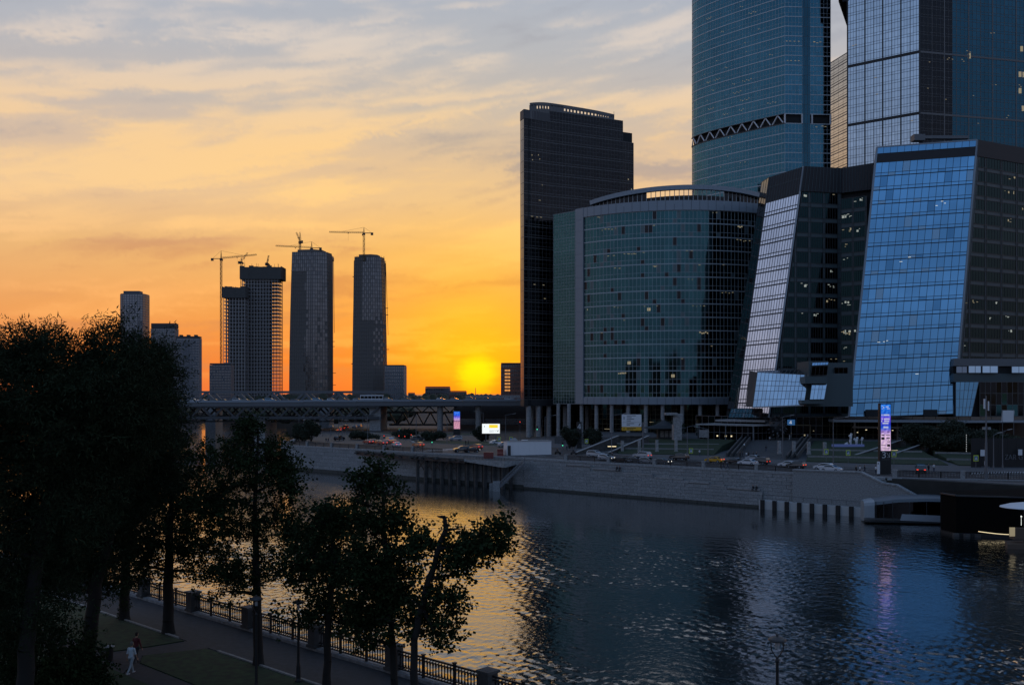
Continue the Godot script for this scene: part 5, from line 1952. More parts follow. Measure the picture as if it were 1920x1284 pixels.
# ---- the square, its lawn and stairs -----------------------------------------------------------------------------
func plaza() -> void:
	# raised square before the leaning buildings
	var b := Mb.new()
	b.prism([G(1040, 330, 0).x * Vector2.RIGHT + Vector2(0, -330), Vector2(62, -306), Vector2(79, -300), Vector2(120, -291), Vector2(200, -280), Vector2(220, -420), Vector2(50, -420)], BANK, PLAZA)
	struct("square", b, M.paving)
	# lawn slope from the pavement up to the square, split by the stair
	var lawn := func(pts: Array) -> void:
		var s := Mb.new()
		s.slab(pts, func(p: Vector2) -> float: return lawn_y(p.x, p.y) + 0.1, 3.0)
		struct("lawn", s, M.lawn)
	lawn.call([Vector2(29, -272), Vector2(42, -269), Vector2(54, -266), Vector2(60, -284), Vector2(68, -302), Vector2(54, -306), Vector2(36, -309), Vector2(31, -295)])
	lawn.call([Vector2(71, -240), Vector2(86, -233), Vector2(100, -228), Vector2(106, -254), Vector2(116, -290), Vector2(104, -293), Vector2(90, -296), Vector2(80, -268)])
	lawn.call([Vector2(102, -227), Vector2(125, -220), Vector2(150, -213), Vector2(160, -240), Vector2(172, -282), Vector2(150, -286), Vector2(120, -289), Vector2(109, -256)])
	# low pale terrace walls across the lawn
	for e in [[30, 56, -282, -276, "lower pale wall across the left lawn below the direction sign"], [31, 60, -294, -288, "upper pale wall across the left lawn by the columns"], [74, 102, -249, -238, "lower pale wall on the lawn right of the broad stair"], [80, 106, -266, -257, "upper pale wall on the lawn right of the broad stair"], [104, 146, -238, -226, "long pale wall at the foot of the right lawn behind the screen pylon"], [108, 128, -254, -248, "short pale wall on the right lawn by the dark hedge"]]:
		var w := thing("terrace_wall", e[4], "low wall", Vector3(e[0], BANK, e[2]), "low pale walls across the lawn")
		b = Mb.new()
		for k in 7:
			var xa := lerpf(e[0], e[1], k / 7.0)
			var xb := lerpf(e[0], e[1], (k + 1) / 7.0)
			var za := lerpf(e[2], e[3], k / 7.0)
			var zb := lerpf(e[2], e[3], (k + 1) / 7.0)
			var y := lawn_y(xa, za)
			b.bar(Vector3(xa + 0.02, y + 0.25, za), Vector3(xb - 0.02, y + 0.25, zb), 0.4, 0.5)
		put("wall", b, M.kerb, w, false)
	# the broad stair
	var st := thing("broad_stair", "broad grey stair rising from the pavement to the square between two lawns", "stairs", Vector3(66, BANK, -272))
	var fa := Vector2(57, -258)
	var fb := Vector2(70, -249)
	var ba := Vector2(71, -301)
	var bb := Vector2(88, -297)
	var ns := 17
	for k in ns:
		var t0 := float(k) / ns
		b = Mb.new()
		b.prism([fa.lerp(ba, t0), fb.lerp(bb, t0), bb, ba], BANK + 0.1 + (PLAZA - BANK - 0.1) * k / ns, BANK + 0.1 + (PLAZA - BANK - 0.1) * (k + 1) / ns)
		put("step", b, M.paving, st, false)
	for e in [[fa, ba], [fb, bb]]:
		b = Mb.new()
		var p: Vector2 = e[0]
		var q: Vector2 = e[1]
		for o in [-1.3, 0.0, 1.3]:
			b.bar(Vector3(p.x + o, BANK + 0.6, p.y), Vector3(q.x + o, PLAZA + 0.7, q.y), 0.35, 1.2)
		put("side_wall", b, M.concrete_dark, st, false)
	# sloping walls of the two underpass entrances
	for e in [["left underpass entrance with dark sloping side walls, below the big direction sign", 1080, 1160, 272, 296], ["right underpass entrance with sloping walls left of the screen pylon", 1590, 1700, 250, 276]]:
		var u := thing("underpass_entrance", e[0], "underpass", G((e[1] + e[2]) * 0.5, e[3], BANK))
		var p0 := G(e[1], e[3], BANK)
		var p1 := G(e[2], e[4], PLAZA + 1.5)
		for dx in [0.0, 9.0]:
			b = Mb.new()
			var a := p0 + Vector3(dx, 0, 0)
			var c := p1 + Vector3(dx, 0, 0)
			b.quad(Vector3(a.x, BANK, a.z), Vector3(c.x, BANK, c.z), c, a + Vector3(0, 0.5, 0))
			b.quad(Vector3(c.x, BANK, c.z - 0.4), Vector3(a.x, BANK, a.z - 0.4), a + Vector3(0, 0.5, -0.4), c + Vector3(0, 0, -0.4))
			b.quad(Vector3(c.x, BANK, c.z), Vector3(c.x, BANK, c.z - 0.4), c + Vector3(0, 0, -0.4), c)
			put("side_wall", b, M.concrete_dark, u, false)
			b = Mb.new()
			b.bar(a + Vector3(0, 0.55, -0.2), c + Vector3(0, 0.05, -0.2), 0.7, 0.14)
			put("coping", b, M.concrete, u, false)
		b = Mb.new()
		b.quad(p1 + Vector3(0, -4, -0.5), p1 + Vector3(9, -4, -0.5), p1 + Vector3(9, -0.3, -0.5), p1 + Vector3(0, -0.3, -0.5))
		b.box(p1 + Vector3(4.5, -0.1, -3), Vector3(9.8, 0.3, 6))
		put("portal", b, M.concrete_dark, u, false)
		b = Mb.new()
		b.box(p0.lerp(p1, 0.45) + Vector3(4.5, -0.2, 0.4), Vector3(2.4, 0.22, 0.1))
		put("strip_light", b, M.lamp_warm, u, false)
	# bare concrete posts along the lawns
	var k2 := 0
	for e in [[1167, 277], [1199, 276], [1232, 275], [1268, 274], [1462, 260], [1489, 258], [1517, 256], [1547, 254]]:
		b = Mb.new()
		var foot := G(e[0], e[1], 0)
		foot.y = lawn_y(foot.x, foot.z) if k2 else BANK + 0.2
		b.box(foot + Vector3(0, 1.6, 0), Vector3(0.75, 3.4, 0.75))
		b.box(foot + Vector3(0, 0.1, 0), Vector3(1.0, 0.5, 1.0))
		var side := "on the left lawn" if k2 < 4 else "right of the broad stair"
		solo("concrete_post", b, M.concrete, "%s of four bare concrete posts %s" % [["first from the left", "second from the left", "third from the left", "rightmost"][k2 % 4], side], "post", "bare concrete posts on the lawn")
		k2 += 1
	# entrance pavilion
	var pv := thing("entrance_pavilion", "flat roofed glass pavilion with a wide canopy at the foot of the lilac building", "pavilion", G(1400, 305, PLAZA))
	b = Mb.new()
	b.prism([Vector2(57, -309), Vector2(73, -296), Vector2(80, -303), Vector2(66, -318)], 14.6, 15.0)
	b.prism([Vector2(64, -313), Vector2(77, -303), Vector2(82, -309), Vector2(70, -320)], 15.6, 16.2)
	put("roof", b, M.concrete, pv, false)
	facade(pv, upright(Vector2(58, -310.5), Vector2(72.6, -298.5)), steps(10), steps(2, PLAZA, 14.6), {"mats": three("glass_black"), "bars": M.steel, "bar": 0.14, "most": 40})
	facade(pv, upright(Vector2(72.6, -298.5), Vector2(79, -304.5)), steps(4), steps(2, PLAZA, 14.6), {"mats": three("glass_black"), "bars": M.steel, "bar": 0.14, "most": 40})
	b = Mb.new()
	for p in [Vector2(58, -308.4), Vector2(65, -302.6), Vector2(72, -297)]:
		b.box(Vector3(p.x, 12.4, p.y), Vector3(0.25, 4.4, 0.25))
	put("posts", b, M.steel, pv, false)
	b = Mb.new()
	b.box(Vector3(59.2, 12.0, -306.6), Vector3(3.2, 2.4, 0.15), -0.6)
	put("frosted_panel", b, M.concrete, pv, false)
	for x in [0.35, 0.5, 0.6]:
		var q := Vector2(58, -310.2).lerp(Vector2(72.6, -298.2), x)
		b = Mb.new()
		b.box(Vector3(q.x, 11.4, q.y + 0.3), Vector3(0.4, 0.4, 0.1))
		put("wall_light", b, M.lamp_warm, pv, false)
	# white angular vent in front of the round building
	var vt := thing("vent_tower", "pale angular vent tower before the round building's columns", "vent", G(1272, 300, PLAZA))
	b = Mb.new()
	b.prism([G(1262, 300, 0).x * Vector2.RIGHT + Vector2(0, -300), G(1280, 300, 0).x * Vector2.RIGHT + Vector2(0, -300), G(1280, 305, 0).x * Vector2.RIGHT + Vector2(0, -305), G(1262, 305, 0).x * Vector2.RIGHT + Vector2(0, -305)], 15.0, 18.2)
	var v0 := W(1264, 800, 300)
	var v1 := W(1279, 800, 300)
	b.prism([Vector2(v0.x, -300), Vector2(v1.x, -300), Vector2(v1.x, -304), Vector2(v0.x, -304)], PLAZA, 15.0)
	put("shaft", b, M.concrete, vt, false)
	b = Mb.new()
	b.box(W(1258, 776, 300.5), Vector3(3.6, 0.7, 3.4))
	put("hood", b, M.concrete, vt, false)
	# dark tent roof and kiosk on the left lawn
	var kk := thing("kiosk", "small kiosk with a wide dark tent roof and lit white windows on the lawn", "kiosk", G(1250, 312, PLAZA))
	b = Mb.new()
	var kc := G(1245, 312, 13.5)
	b.lathe(kc, [[7.0, 0.0], [7.0, 0.15], [3.0, 1.0], [0.2, 2.6]], 10)
	put("tent_roof", b, M.metal_dark, kk, false)
	b = Mb.new()
	b.box(kc + Vector3(0.5, -2.0, 0), Vector3(5.0, 3.6, 3.0))
	put("wall", b, M.metal_dark, kk, false)
	for dx in [-1.3, 0.1, 1.6]:
		b = Mb.new()
		b.box(kc + Vector3(dx + 0.5, -1.7, 1.54), Vector3(1.1, 2.0, 0.06))
		put("window", b, M.concrete, kk, false)
	var fig := thing("white_sculpture", "jagged white sculpture on a blue lit plinth below the blue front's left foot", "sculpture", G(1606, 276, 9.6))
	b = Mb.new()
	for k in 9:
		var o := Vector3(_hash(k * 7) * 4.4 - 2.2, 1.0 + _hash(k * 13) * 1.6, _hash(k * 5) - 0.5)
		b.bar(o, o + Vector3(_hash(k * 3) * 1.6 - 0.8, _hash(k * 11) * 1.8 - 0.4, 0.2), 0.4, 0.5)
		b.bar(Vector3(o.x, 0.4, o.z), o, 0.14, 0.14)
	put("figure", b, M.white, fig)
	b = Mb.new()
	b.box(Vector3(-2.4, 0.35, 0.4), Vector3(8.6, 0.7, 1.4))
	put("lit_plinth_light", b, glow("plinth_blue", 0.05, 0.08, 0.25, 0.5), fig)
	# round dark clipped shrubs and hedge masses
	shrub(G(1262, 322, PLAZA), 6.5, 5.2, "dark tree standing behind the kiosk on the left lawn")
	shrub(G(1760, 262, BANK + 1.0), 8.5, 8.2, "left part of the big dark hedge below the blue building's right foot")
	shrub(G(1820, 258, BANK + 1.0), 9.5, 7.6, "right part of the big dark hedge below the podium")
	shrub(G(1718, 268, BANK + 1.6), 5.0, 6.2, "small dark bush at the hedge's left end by the screen pylon")
	shrub(G(1882, 252, BANK + 1.0), 7.0, 6.5, "dark bush at the hedge's right end beside the hoarding")
	# sphere of dark petals by the doors
	var sp := thing("sphere_sculpture", "black spiky ball sculpture between the pavilion and the lobby doors", "sculpture", G(1457, 303, PLAZA))
	b = Mb.new()
	var sc := G(1457, 303, PLAZA + 4.2)
	b.lathe(sc, [[0.0, -2.9], [1.4, -2.5], [2.5, -1.4], [2.9, 0.0], [2.5, 1.4], [1.4, 2.5], [0.0, 2.9]], 16)
	b.tube(sc + Vector3(0, -4.2, 0), sc + Vector3(0, -2.6, 0), 0.5, 0.35, 8)
	put("ball", b, M.metal_dark, sp, false)
	for k in 46:
		var y := 1.0 - 2.0 * (k + 0.5) / 46.0
		var t := k * 2.39996
		var d := Vector3(sqrt(1 - y * y) * cos(t), y, sqrt(1 - y * y) * sin(t))
		b = Mb.new()
		b.tube(sc + d * 2.7, sc + d * 3.5, 0.42, 0.05, 5)
		put("petal", b, M.steel, sp, false)

func motorcycle(label: String, at: Vector3, yaw: float) -> void:
	var r := thing("motorcycle", label, "motorcycle", at, "motorcycles right of the white cabin", yaw)
	for z in [-0.7, 0.7]:
		var w := Mb.new()
		w.tube(Vector3(-0.07, 0.32, z), Vector3(0.07, 0.32, z), 0.32, 0.32, 12, true)
		put("wheel", w, M.rubber, r)
	var b := Mb.new()
	b.frame_box(Vector3(0, 0.5, 0), Vector3(0.14, 0, 0), Vector3(0, 0.2, 0), Vector3(0, 0, 0.4))
	b.frame_box(Vector3(0, 0.78, 0.22), Vector3(0.15, 0, 0), Vector3(0, 0.12, 0), Vector3(0, 0.03, 0.26))
	put("body", b, M.metal_dark, r)
	b = Mb.new()
	b.frame_box(Vector3(0, 0.74, -0.35), Vector3(0.14, 0, 0), Vector3(0, 0.05, 0), Vector3(0, 0.04, 0.36))
	put("seat", b, M.rubber, r)
	b = Mb.new()
	b.bar(Vector3(0, 0.32, 0.7), Vector3(0, 0.98, 0.48), 0.07, 0.07)
	b.bar(Vector3(-0.34, 1.0, 0.42), Vector3(0.34, 1.0, 0.42), 0.04, 0.04)
	put("handlebar", b, M.steel, r)
	b = Mb.new()
	b.tube(Vector3(0, 0.86, 0.56), Vector3(0, 0.86, 0.66), 0.1, 0.11, 10, true)
	put("headlight", b, M.car_lens, r)

func lawn_y(x: float, z: float) -> float:
	# the slope from the pavement's edge up to the square
	var front := 0.0
	var back := 0.0
	for t in [[[25, -273], [56, -266], [62, -246], [70, -240], [100, -228], [160, -210]], [[25, -310], [66, -303], [120, -290], [175, -282]]]:
		var v: float = t[-1][1]
		for k in t.size() - 1:
			if x < t[k + 1][0]:
				v = lerpf(t[k][1], t[k + 1][1], clampf((x - t[k][0]) / (t[k + 1][0] - t[k][0]), 0, 1))
				break
		if front == 0.0:
			front = v
		else:
			back = v
	return BANK + 0.2 + clampf((front - z) / (front - back), 0, 1) * (PLAZA - BANK - 0.2)

var leaf_mesh: ArrayMesh
func leaf_clump() -> ArrayMesh:
	# a handful of leaves, about a metre across
	if leaf_mesh:
		return leaf_mesh
	var b := Mb.new()
	var r := RandomNumberGenerator.new()
	r.seed = 5
	for k in 9:
		var c := Vector3(r.randfn(0, 0.26), r.randfn(0, 0.26), r.randfn(0, 0.26))
		var a := Vector3(r.randf_range(-1, 1), r.randf_range(-1, 1), r.randf_range(-1, 1)).normalized() * 0.26
		var s := a.cross(Vector3(r.randf_range(-1, 1), r.randf_range(-1, 1), r.randf_range(-1, 1))).normalized() * 0.13
		b.quad(c - a, c + s, c + a, c - s)
	leaf_mesh = b.mesh()
	return leaf_mesh

func shrub(at: Vector3, r: float, h: float, label: String) -> void:
	# a dense clipped dark crown of leaf clumps on short stems
	var root := thing("dark_shrub", label, "shrub", at, "dark shrubs and hedges on the far bank")
	var b := Mb.new()
	for k in 5:
		var a := k * 1.25
		b.tube(Vector3(0, 0, 0), Vector3(cos(a) * r * 0.4, h * 0.5, sin(a) * r * 0.4), 0.16, 0.07, 5)
	put("stems", b, M.bark, root)
	var mm := MultiMesh.new()
	mm.transform_format = MultiMesh.TRANSFORM_3D
	mm.mesh = leaf_clump()
	var n := int(60 * r * h)
	mm.instance_count = n
	var lob := []
	for k in 7:
		var a := rng.randf() * TAU
		var e := rng.randf_range(0.25, 0.7)
		lob.append([Vector3(cos(a) * r * e, h * rng.randf_range(0.3, 0.78), sin(a) * r * e * 0.7), r * rng.randf_range(0.28, 0.5)])
	for k in n:
		var l: Array = lob[rng.randi() % 7]
		var d := Vector3(rng.randfn(0, 1), rng.randfn(0, 0.8), rng.randfn(0, 1)).normalized() * pow(rng.randf(), 0.5)
		var p: Vector3 = l[0] + d * l[1] * Vector3(1, minf(h * 0.32 / l[1], 1.2), 1)
		p.y = maxf(p.y, 0.1)
		mm.set_instance_transform(k, Transform3D(Basis.from_euler(Vector3(rng.randf() * TAU, rng.randf() * TAU, rng.randf() * TAU)) * Basis.from_scale(Vector3.ONE * rng.randf_range(0.7, 1.4)), p))
	var c := MultiMeshInstance3D.new()
	c.name = "crown"
	c.multimesh = mm
	c.material_override = M.leaf_far
	c.set_meta("kind", "stuff")
	root.add_child(c)

func landing_stage() -> void:
	# platform on piles with a stair down to the water
	var root := thing("landing_stage", "rusty landing platform on concrete piles jutting over the water, stair at its right", "pier", G(880, 285, 0))
	var y := 6.9
	var rim := [G(775, 275, 0), G(870, 260.5, 0), G(946, 252.5, 0), S3(-1.0, -0.4, 0), S3(-66, -0.4, 0)]
	var poly := []
	for p in rim:
		poly.append(Vector2(p.x, p.z))
	var b := Mb.new()
	b.prism(poly, y, y + 0.35)
	put("deck", b, M.concrete_dark, root, false)
	for e in [[4, 0], [0, 1]]:
		b = Mb.new()
		var ea: Vector2 = poly[e[0]]
		var eb: Vector2 = poly[e[1]]
		b.bar(Vector3(ea.x, y - 0.35, ea.y) + Vector3(0.3, 0, -0.3), Vector3(eb.x, y - 0.35, eb.y) + Vector3(0.3, 0, -0.3), 0.3, 0.9)
		put("edge_beam", b, M.metal_dark, root, false)
	# fascia plates along the front right
	for k in 14:
		var p: Vector2 = poly[1].lerp(poly[2], k / 14.0)
		var q: Vector2 = poly[1].lerp(poly[2], (k + 0.96) / 14.0)
		b = Mb.new()
		var hgt := lerpf(0.7, 1.7, k / 13.0)
		b.bar(Vector3(p.x, y - hgt * 0.5 + 0.3, p.y + 0.1), Vector3(q.x, y - hgt * 0.5 + 0.3, q.y + 0.1), 0.12, hgt)
		put("fascia_plate", b, M.concrete, root, false)
	for k in 12:
		var p: Vector2 = poly[2].lerp(poly[3], k / 12.0)
		var q: Vector2 = poly[2].lerp(poly[3], (k + 0.96) / 12.0)
		b = Mb.new()
		var hgt := lerpf(1.7, 0.8, k / 11.0)
		b.bar(Vector3(p.x, y - hgt * 0.5 + 0.3, p.y + 0.1), Vector3(q.x, y - hgt * 0.5 + 0.3, q.y + 0.1), 0.12, hgt)
		put("fascia_plate", b, M.concrete, root, false)
	# ragged edge at the left
	b = Mb.new()
	for k in 90:
		var t := rng.randf()
		var p: Vector2 = poly[4].lerp(poly[0], t * 1.9) if t < 0.526 else poly[0].lerp(poly[1], (t - 0.526) * 2.1)
		b.box(Vector3(p.x + rng.randf_range(-0.3, 0.8), y + rng.randf_range(-0.5, 0.35), p.y + rng.randf_range(-0.8, 0.5)), Vector3(rng.randf_range(0.3, 1.2), rng.randf_range(0.1, 0.5), rng.randf_range(0.3, 0.9)), rng.randf() * 3)
	put("ragged_edge", b, M.concrete_dark, root, false)
	# piles
	var rows := 3
	for r in rows:
		for k in 11:
			var p: Vector2 = poly[0].lerp(poly[2], 0.02 + 0.94 * k / 10.0) + ND * (1.0 + r * 3.0)
			b = Mb.new()
			b.box(Vector3(p.x, y * 0.5 - 0.6, p.y), Vector3(0.75, y + 1.0, 0.75), 0.4)
			put("pile", b, M.concrete_dark, root, false)
	for k in 5:
		var p: Vector2 = poly[0].lerp(poly[2], 0.02 + 0.094 * k) + ND * 0.95
		var q: Vector2 = poly[0].lerp(poly[2], 0.02 + 0.094 * k + 0.08) + ND * 0.95
		b = Mb.new()
		b.bar(Vector3(p.x, 3.2, p.y), Vector3(q.x, 6.0, q.y), 0.2, 0.2)
		b.bar(Vector3(p.x, 6.0, p.y), Vector3(q.x, 3.2, q.y), 0.2, 0.2)
		put("brace", b, M.metal_dark, root, false)
	b = Mb.new()
	var c0: Vector2 = poly[0].lerp(poly[2], 0.0) + ND * 1.2
	var c1: Vector2 = poly[2] + ND * 1.2
	b.bar(Vector3(c0.x, y - 0.4, c0.y), Vector3(c1.x, y - 0.4, c1.y), 1.2, 0.8)
	put("cross_beam", b, M.concrete_dark, root, false)
	# stair with railings at the right end
	var t0 := G(984, 251.5, y)
	var t1 := G(937, 248.5, 1.0)
	for k in 16:
		b = Mb.new()
		var p := t0.lerp(t1, (k + 0.5) / 16.0)
		b.box(p, Vector3(0.7, 0.12, 2.0), 0.2)
		put("stair_tread", b, M.steel, root, false)
	for o in [Vector3(0, 0, 1.1), Vector3(0, 0, -1.1)]:
		b = Mb.new()
		b.bar(t0 + o, t1 + o, 0.15, 0.4)
		b.bar(t0 + o + Vector3.UP * 1.1, t1 + o + Vector3.UP * 1.1, 0.1, 0.1)
		b.bar(t0 + o + Vector3.UP * 0.6, t1 + o + Vector3.UP * 0.6, 0.07, 0.07)
		for k in 8:
			var p: Vector3 = t0.lerp(t1, k / 7.0) + o
			b.bar(p, p + Vector3.UP * 1.1, 0.08, 0.08)
		put("stair_rail", b, M.steel, root, false)
	b = Mb.new()
	b.box(G(931, 248, 0.9), Vector3(1.8, 3.0, 1.2))
	b.box(G(922, 249, 0.6), Vector3(1.2, 2.4, 1.2))
	put("landing_block", b, M.granite_0, root, false)
	b = Mb.new()
	b.bar(Vector3(poly[1].x, y + 1.1, poly[1].y), Vector3(poly[2].x, y + 1.1, poly[2].y), 0.06, 0.06)
	b.bar(Vector3(poly[2].x, y + 1.1, poly[2].y), Vector3(poly[3].x, y + 1.1, poly[3].y), 0.06, 0.06)
	for k in 14:
		var p: Vector2 = poly[1].lerp(poly[2], k / 13.0)
		b.bar(Vector3(p.x, y, p.y), Vector3(p.x, y + 1.1, p.y), 0.06, 0.06)
	put("guard_rail", b, M.iron, root, false)
	# white cabin and the red chests on the deck
	var cab := thing("site_cabin", "long white flat roofed cabin on the embankment at the landing stage's right end", "cabin", G(992, 254, BANK))
	var ca := G(951, 267, 0)
	var cbx := G(1034, 271, 0)
	for k in 8:
		b = Mb.new()
		var p := ca.lerp(cbx, k / 8.0)
		var q := ca.lerp(cbx, (k + 0.99) / 8.0)
		b.prism([Vector2(p.x, p.z), Vector2(q.x, q.z), Vector2(q.x - 1, q.z - 2.6), Vector2(p.x - 1, p.z - 2.6)], BANK, BANK + 3.7)
		put("wall_panel", b, M.white, cab, false)
	b = Mb.new()
	b.prism([Vector2(ca.x - 0.9, ca.z - 3.2), Vector2(ca.x - 0.05, ca.z - 0.3), Vector2(ca.x + 0.6, ca.z - 3.0)], BANK, BANK + 3.2)
	b.box(ca + Vector3(0.55, BANK + 1.35, 0.06), Vector3(0.8, 2.6, 0.1))
	put("door", b, M.metal_dark, cab, false)
	b = Mb.new()
	b.prism([Vector2(ca.x - 0.1, ca.z + 0.1), Vector2(cbx.x + 0.1, cbx.z + 0.1), Vector2(cbx.x - 0.9, cbx.z - 2.8), Vector2(ca.x - 1.1, ca.z - 2.8)], BANK + 3.7, BANK + 3.86)
	put("roof", b, M.concrete, cab, false)
	surf("red_paint", 0.16, 0.03, 0.025, 0.6)
	var cl := [["larger dark red chest on the landing deck left of the white cabin", 916, 262, 2.6, 1.5], ["smaller dark red chest on the landing deck next to the cabin door", 938, 263, 1.6, 1.3], ["dark red box standing behind the small chest on the landing deck", 938, 268, 1.6, 2.0]]
	for e in cl:
		var r := thing("red_chest", e[0], "chest", G(e[1], e[2], y + 0.35), "red chests on the landing deck")
		b = Mb.new()
		b.box(Vector3(0, e[4] * 0.5, 0), Vector3(e[3], e[4], 1.4))
		put("body", b, M.red_paint, r)
		b = Mb.new()
		b.box(Vector3(0, e[4] + 0.06, 0), Vector3(e[3] + 0.1, 0.12, 1.5))
		put("lid", b, M.red_paint, r)

func moored_boats() -> void:
	# the long dark glass restaurant boat with a rounded white nose
	var root := thing("glass_boat", "long low boat with a rounded white nose, dark glass sides and a pale roof", "boat", G(1690, 186, 0))
	var x0 := W(1622, 0, 188).x
	var z0 := -189.0
	var dir := Vector3(1, 0, 0.18).normalized()
	var nor := Vector3(-0.18, 0, 1).normalized()
	var o := Vector3(x0, 0, z0)
	var at := func(s: float, y: float, q: float) -> Vector3: return o + dir * s + nor * q + Vector3(0, y, 0)
	# section outline (q, y): roof rounded over to the side
	var L := 16.5
	var secs := []
	for k in 9:
		var t: float = [0.0, 0.15, 0.4, 0.9, 1.8, 3.2, 6.0, 11.0, L][k]
		var e := 1.0 - pow(1.0 - clampf(t / 3.0, 0, 1), 2.6)
		secs.append([t, lerpf(0.72, 1.0, e), 3.9 + 0.9 * smoothstep(0.0, 9.0, t) + 0.25 * e])
	var ring := func(k: int) -> Array:
		var t: float = secs[k][0]
		var w: float = secs[k][1]
		var h: float = secs[k][2]
		return [at.call(t, 0.3, 1.5 * w), at.call(t, 0.9, 2.1 * w), at.call(t, h - 0.9, 2.1 * w), at.call(t, h - 0.35, 1.9 * w), at.call(t, h, 1.1 * w), at.call(t, h + 0.05, -2.0 * w), at.call(t, h - 0.5, -3.6 * w), at.call(t, 0.3, -3.6 * w)]
	var shell := Mb.new()
	var glass := Mb.new()
	var roof := Mb.new()
	for k in 8:
		var a: Array = ring.call(k)
		var c: Array = ring.call(k + 1)
		for i in 7:
			var tgt: Mb = shell
			if i == 1 and k >= 4:
				tgt = glass
			elif i >= 2 and k >= 4:
				tgt = roof
			tgt.quad(a[i], c[i], c[i + 1], a[i + 1])
	var r0: Array = ring.call(0)
	for i in range(1, 7):
		shell.tri(r0[0], r0[i], r0[i + 1])
	put("nose", shell, surf("boat_grey", 0.24, 0.27, 0.29, 0.4), root, false)
	put("side_glass", glass, M.glass_black_2, root, false)
	put("roof", roof, surf("boat_roof", 0.09, 0.11, 0.125, 0.5), root, false)
	var b := Mb.new()
	for s in [2.0, 3.4, 5.0, 8.0, 11.0, 14.0]:
		b.bar(at.call(s, 0.9, 2.14), at.call(s, 4.0, 2.14), 0.12, 0.08, nor)
	put("window_post", b, M.metal_dark, root, false)
	b = Mb.new()
	b.quad(at.call(6.3, 0.55, 2.25), at.call(L, 0.35, 2.25), at.call(L, 1.55, 2.2), at.call(6.6, 1.75, 2.2))
	put("glass_balustrade", b, M.trim_pale, root, false)
	b = Mb.new()
	b.frame_box(at.call(L * 0.5 + 0.6, -0.2, -0.9), dir * (L * 0.5 - 0.4), Vector3.UP * 0.6, nor * 2.6)
	b.frame_box(at.call(L * 0.5, 0.3, 2.3), dir * (L * 0.5), Vector3.UP * 0.08, nor * 0.9)
	put("hull", b, M.rubber, root, false)
	# black floating hall
	surf("hall_black", 0.004, 0.004, 0.004, 0.9, 0.0, 0.15)
	root = thing("floating_hall", "big windowless black floating hall moored beside the glass boat", "barge", G(1850, 172, 0))
	var h0 := W(1775, 0, 172)
	b = Mb.new()
	var hp := [Vector2(h0.x, -174), Vector2(h0.x + 0.6, -169.5), Vector2(h0.x + 12, -166), Vector2(h0.x + 30, -163), Vector2(h0.x + 30, -176), Vector2(h0.x + 2, -179)]
	b.slab(hp, func(p: Vector2) -> float: return 6.75 + smoothstep(h0.x + 8, h0.x + 20, p.x) * 1.1, 6.4)
	put("hall", b, M.hall_black, root, false)
	b = Mb.new()
	for k in 3:
		var p: Vector2 = hp[k]
		var q: Vector2 = hp[k + 1]
		b.bar(Vector3(p.x, 6.8 + (0.3 if k == 2 else 0.0), p.y), Vector3(q.x, 6.8 + (1.0 if k == 2 else 0.05), q.y), 0.4, 0.22)
	put("roof_edge", b, M.metal_dark, root, false)
	b = Mb.new()
	b.prism([hp[0], hp[1], hp[2] + Vector2(0, 2.2), hp[3] + Vector2(0, 2.4), hp[4], hp[5]], -0.6, 0.5)
	put("pontoon", b, M.rubber, root, false)
	for k in 13:
		b = Mb.new()
		var p := Vector2(h0.x + 0.3 + k * 1.7, -168.9 + k * 0.37)
		b.tube(Vector3(p.x, -0.3, p.y), Vector3(p.x, 0.45, p.y), 0.55, 0.55, 10, true)
		put("float_drum", b, M.concrete_dark, root, false)
	# garland of lights along its foot
	var gl := thing("light_garland", "warm string of lights hanging along the foot of the black hall", "light string", Vector3(h0.x + 6, 0.6, -166.5))
	var prev := Vector3.ZERO
	for k in 26:
		var t := k / 25.0
		var p := Vector3(h0.x + 3.5 + t * 11.5, 1.0 - 0.35 * sin(clampf(t * 1.25, 0, 1) * PI) + (0.55 * smoothstep(0.72, 1.0, t)), -167.6 + t * 3.0)
		if k:
			b = Mb.new()
			b.tube(prev, p, 0.055, 0.055, 5)
			put("light_tube", b, M.lamp_warm, gl, false)
		prev = p
	# parasol and kiosk at the right edge
	var pa := thing("parasol", "large flat white parasol at the right edge before the black hall", "parasol", G(1921, 158, 0))
	var pc := W(1921, 951, 158)
	b = Mb.new()
	b.lathe(pc, [[3.55, 0.0], [3.45, 0.12], [2.2, 0.5], [0.1, 0.85]], 20)
	b.lathe(pc, [[0.1, 0.7], [3.5, -0.03]], 20)
	put("canopy", b, M.white, pa, false)
	b = Mb.new()
	b.tube(Vector3(pc.x, 0.5, pc.z), pc + Vector3(0, 0.8, 0), 0.07, 0.07, 8)
	put("pole", b, M.metal_dark, pa, false)
	var ks := thing("bar_counter", "wooden deck bar with a lit tan panel below the white parasol", "bar", G(1910, 157, 0))
	b = Mb.new()
	b.box(W(1912, 1000, 157), Vector3(2.4, 1.7, 1.6))
	put("counter", b, M.wood, ks, false)
	b = Mb.new()
	b.box(W(1899, 997, 156.1), Vector3(0.85, 1.4, 0.08))
	put("lit_panel_light", b, M.lamp_dim, ks, false)
	b = Mb.new()
	b.prism([Vector2(G(1890, 158, 0).x, -158.8), Vector2(G(1890, 155, 0).x, -155), Vector2(G(1990, 154, 0).x, -154), Vector2(G(1990, 160, 0).x, -160)], -0.5, 0.75)
	put("deck", b, M.wood, ks, false)
	b = Mb.new()
	b.tube(W(1916, 985, 156), W(1916, 968, 156), 0.04, 0.03, 6)
	b.lathe(W(1916, 968, 156), [[0.1, -0.1], [0.14, 0.0], [0.0, 0.15]], 8)
	put("lamp", b, M.lamp_white, ks, false)

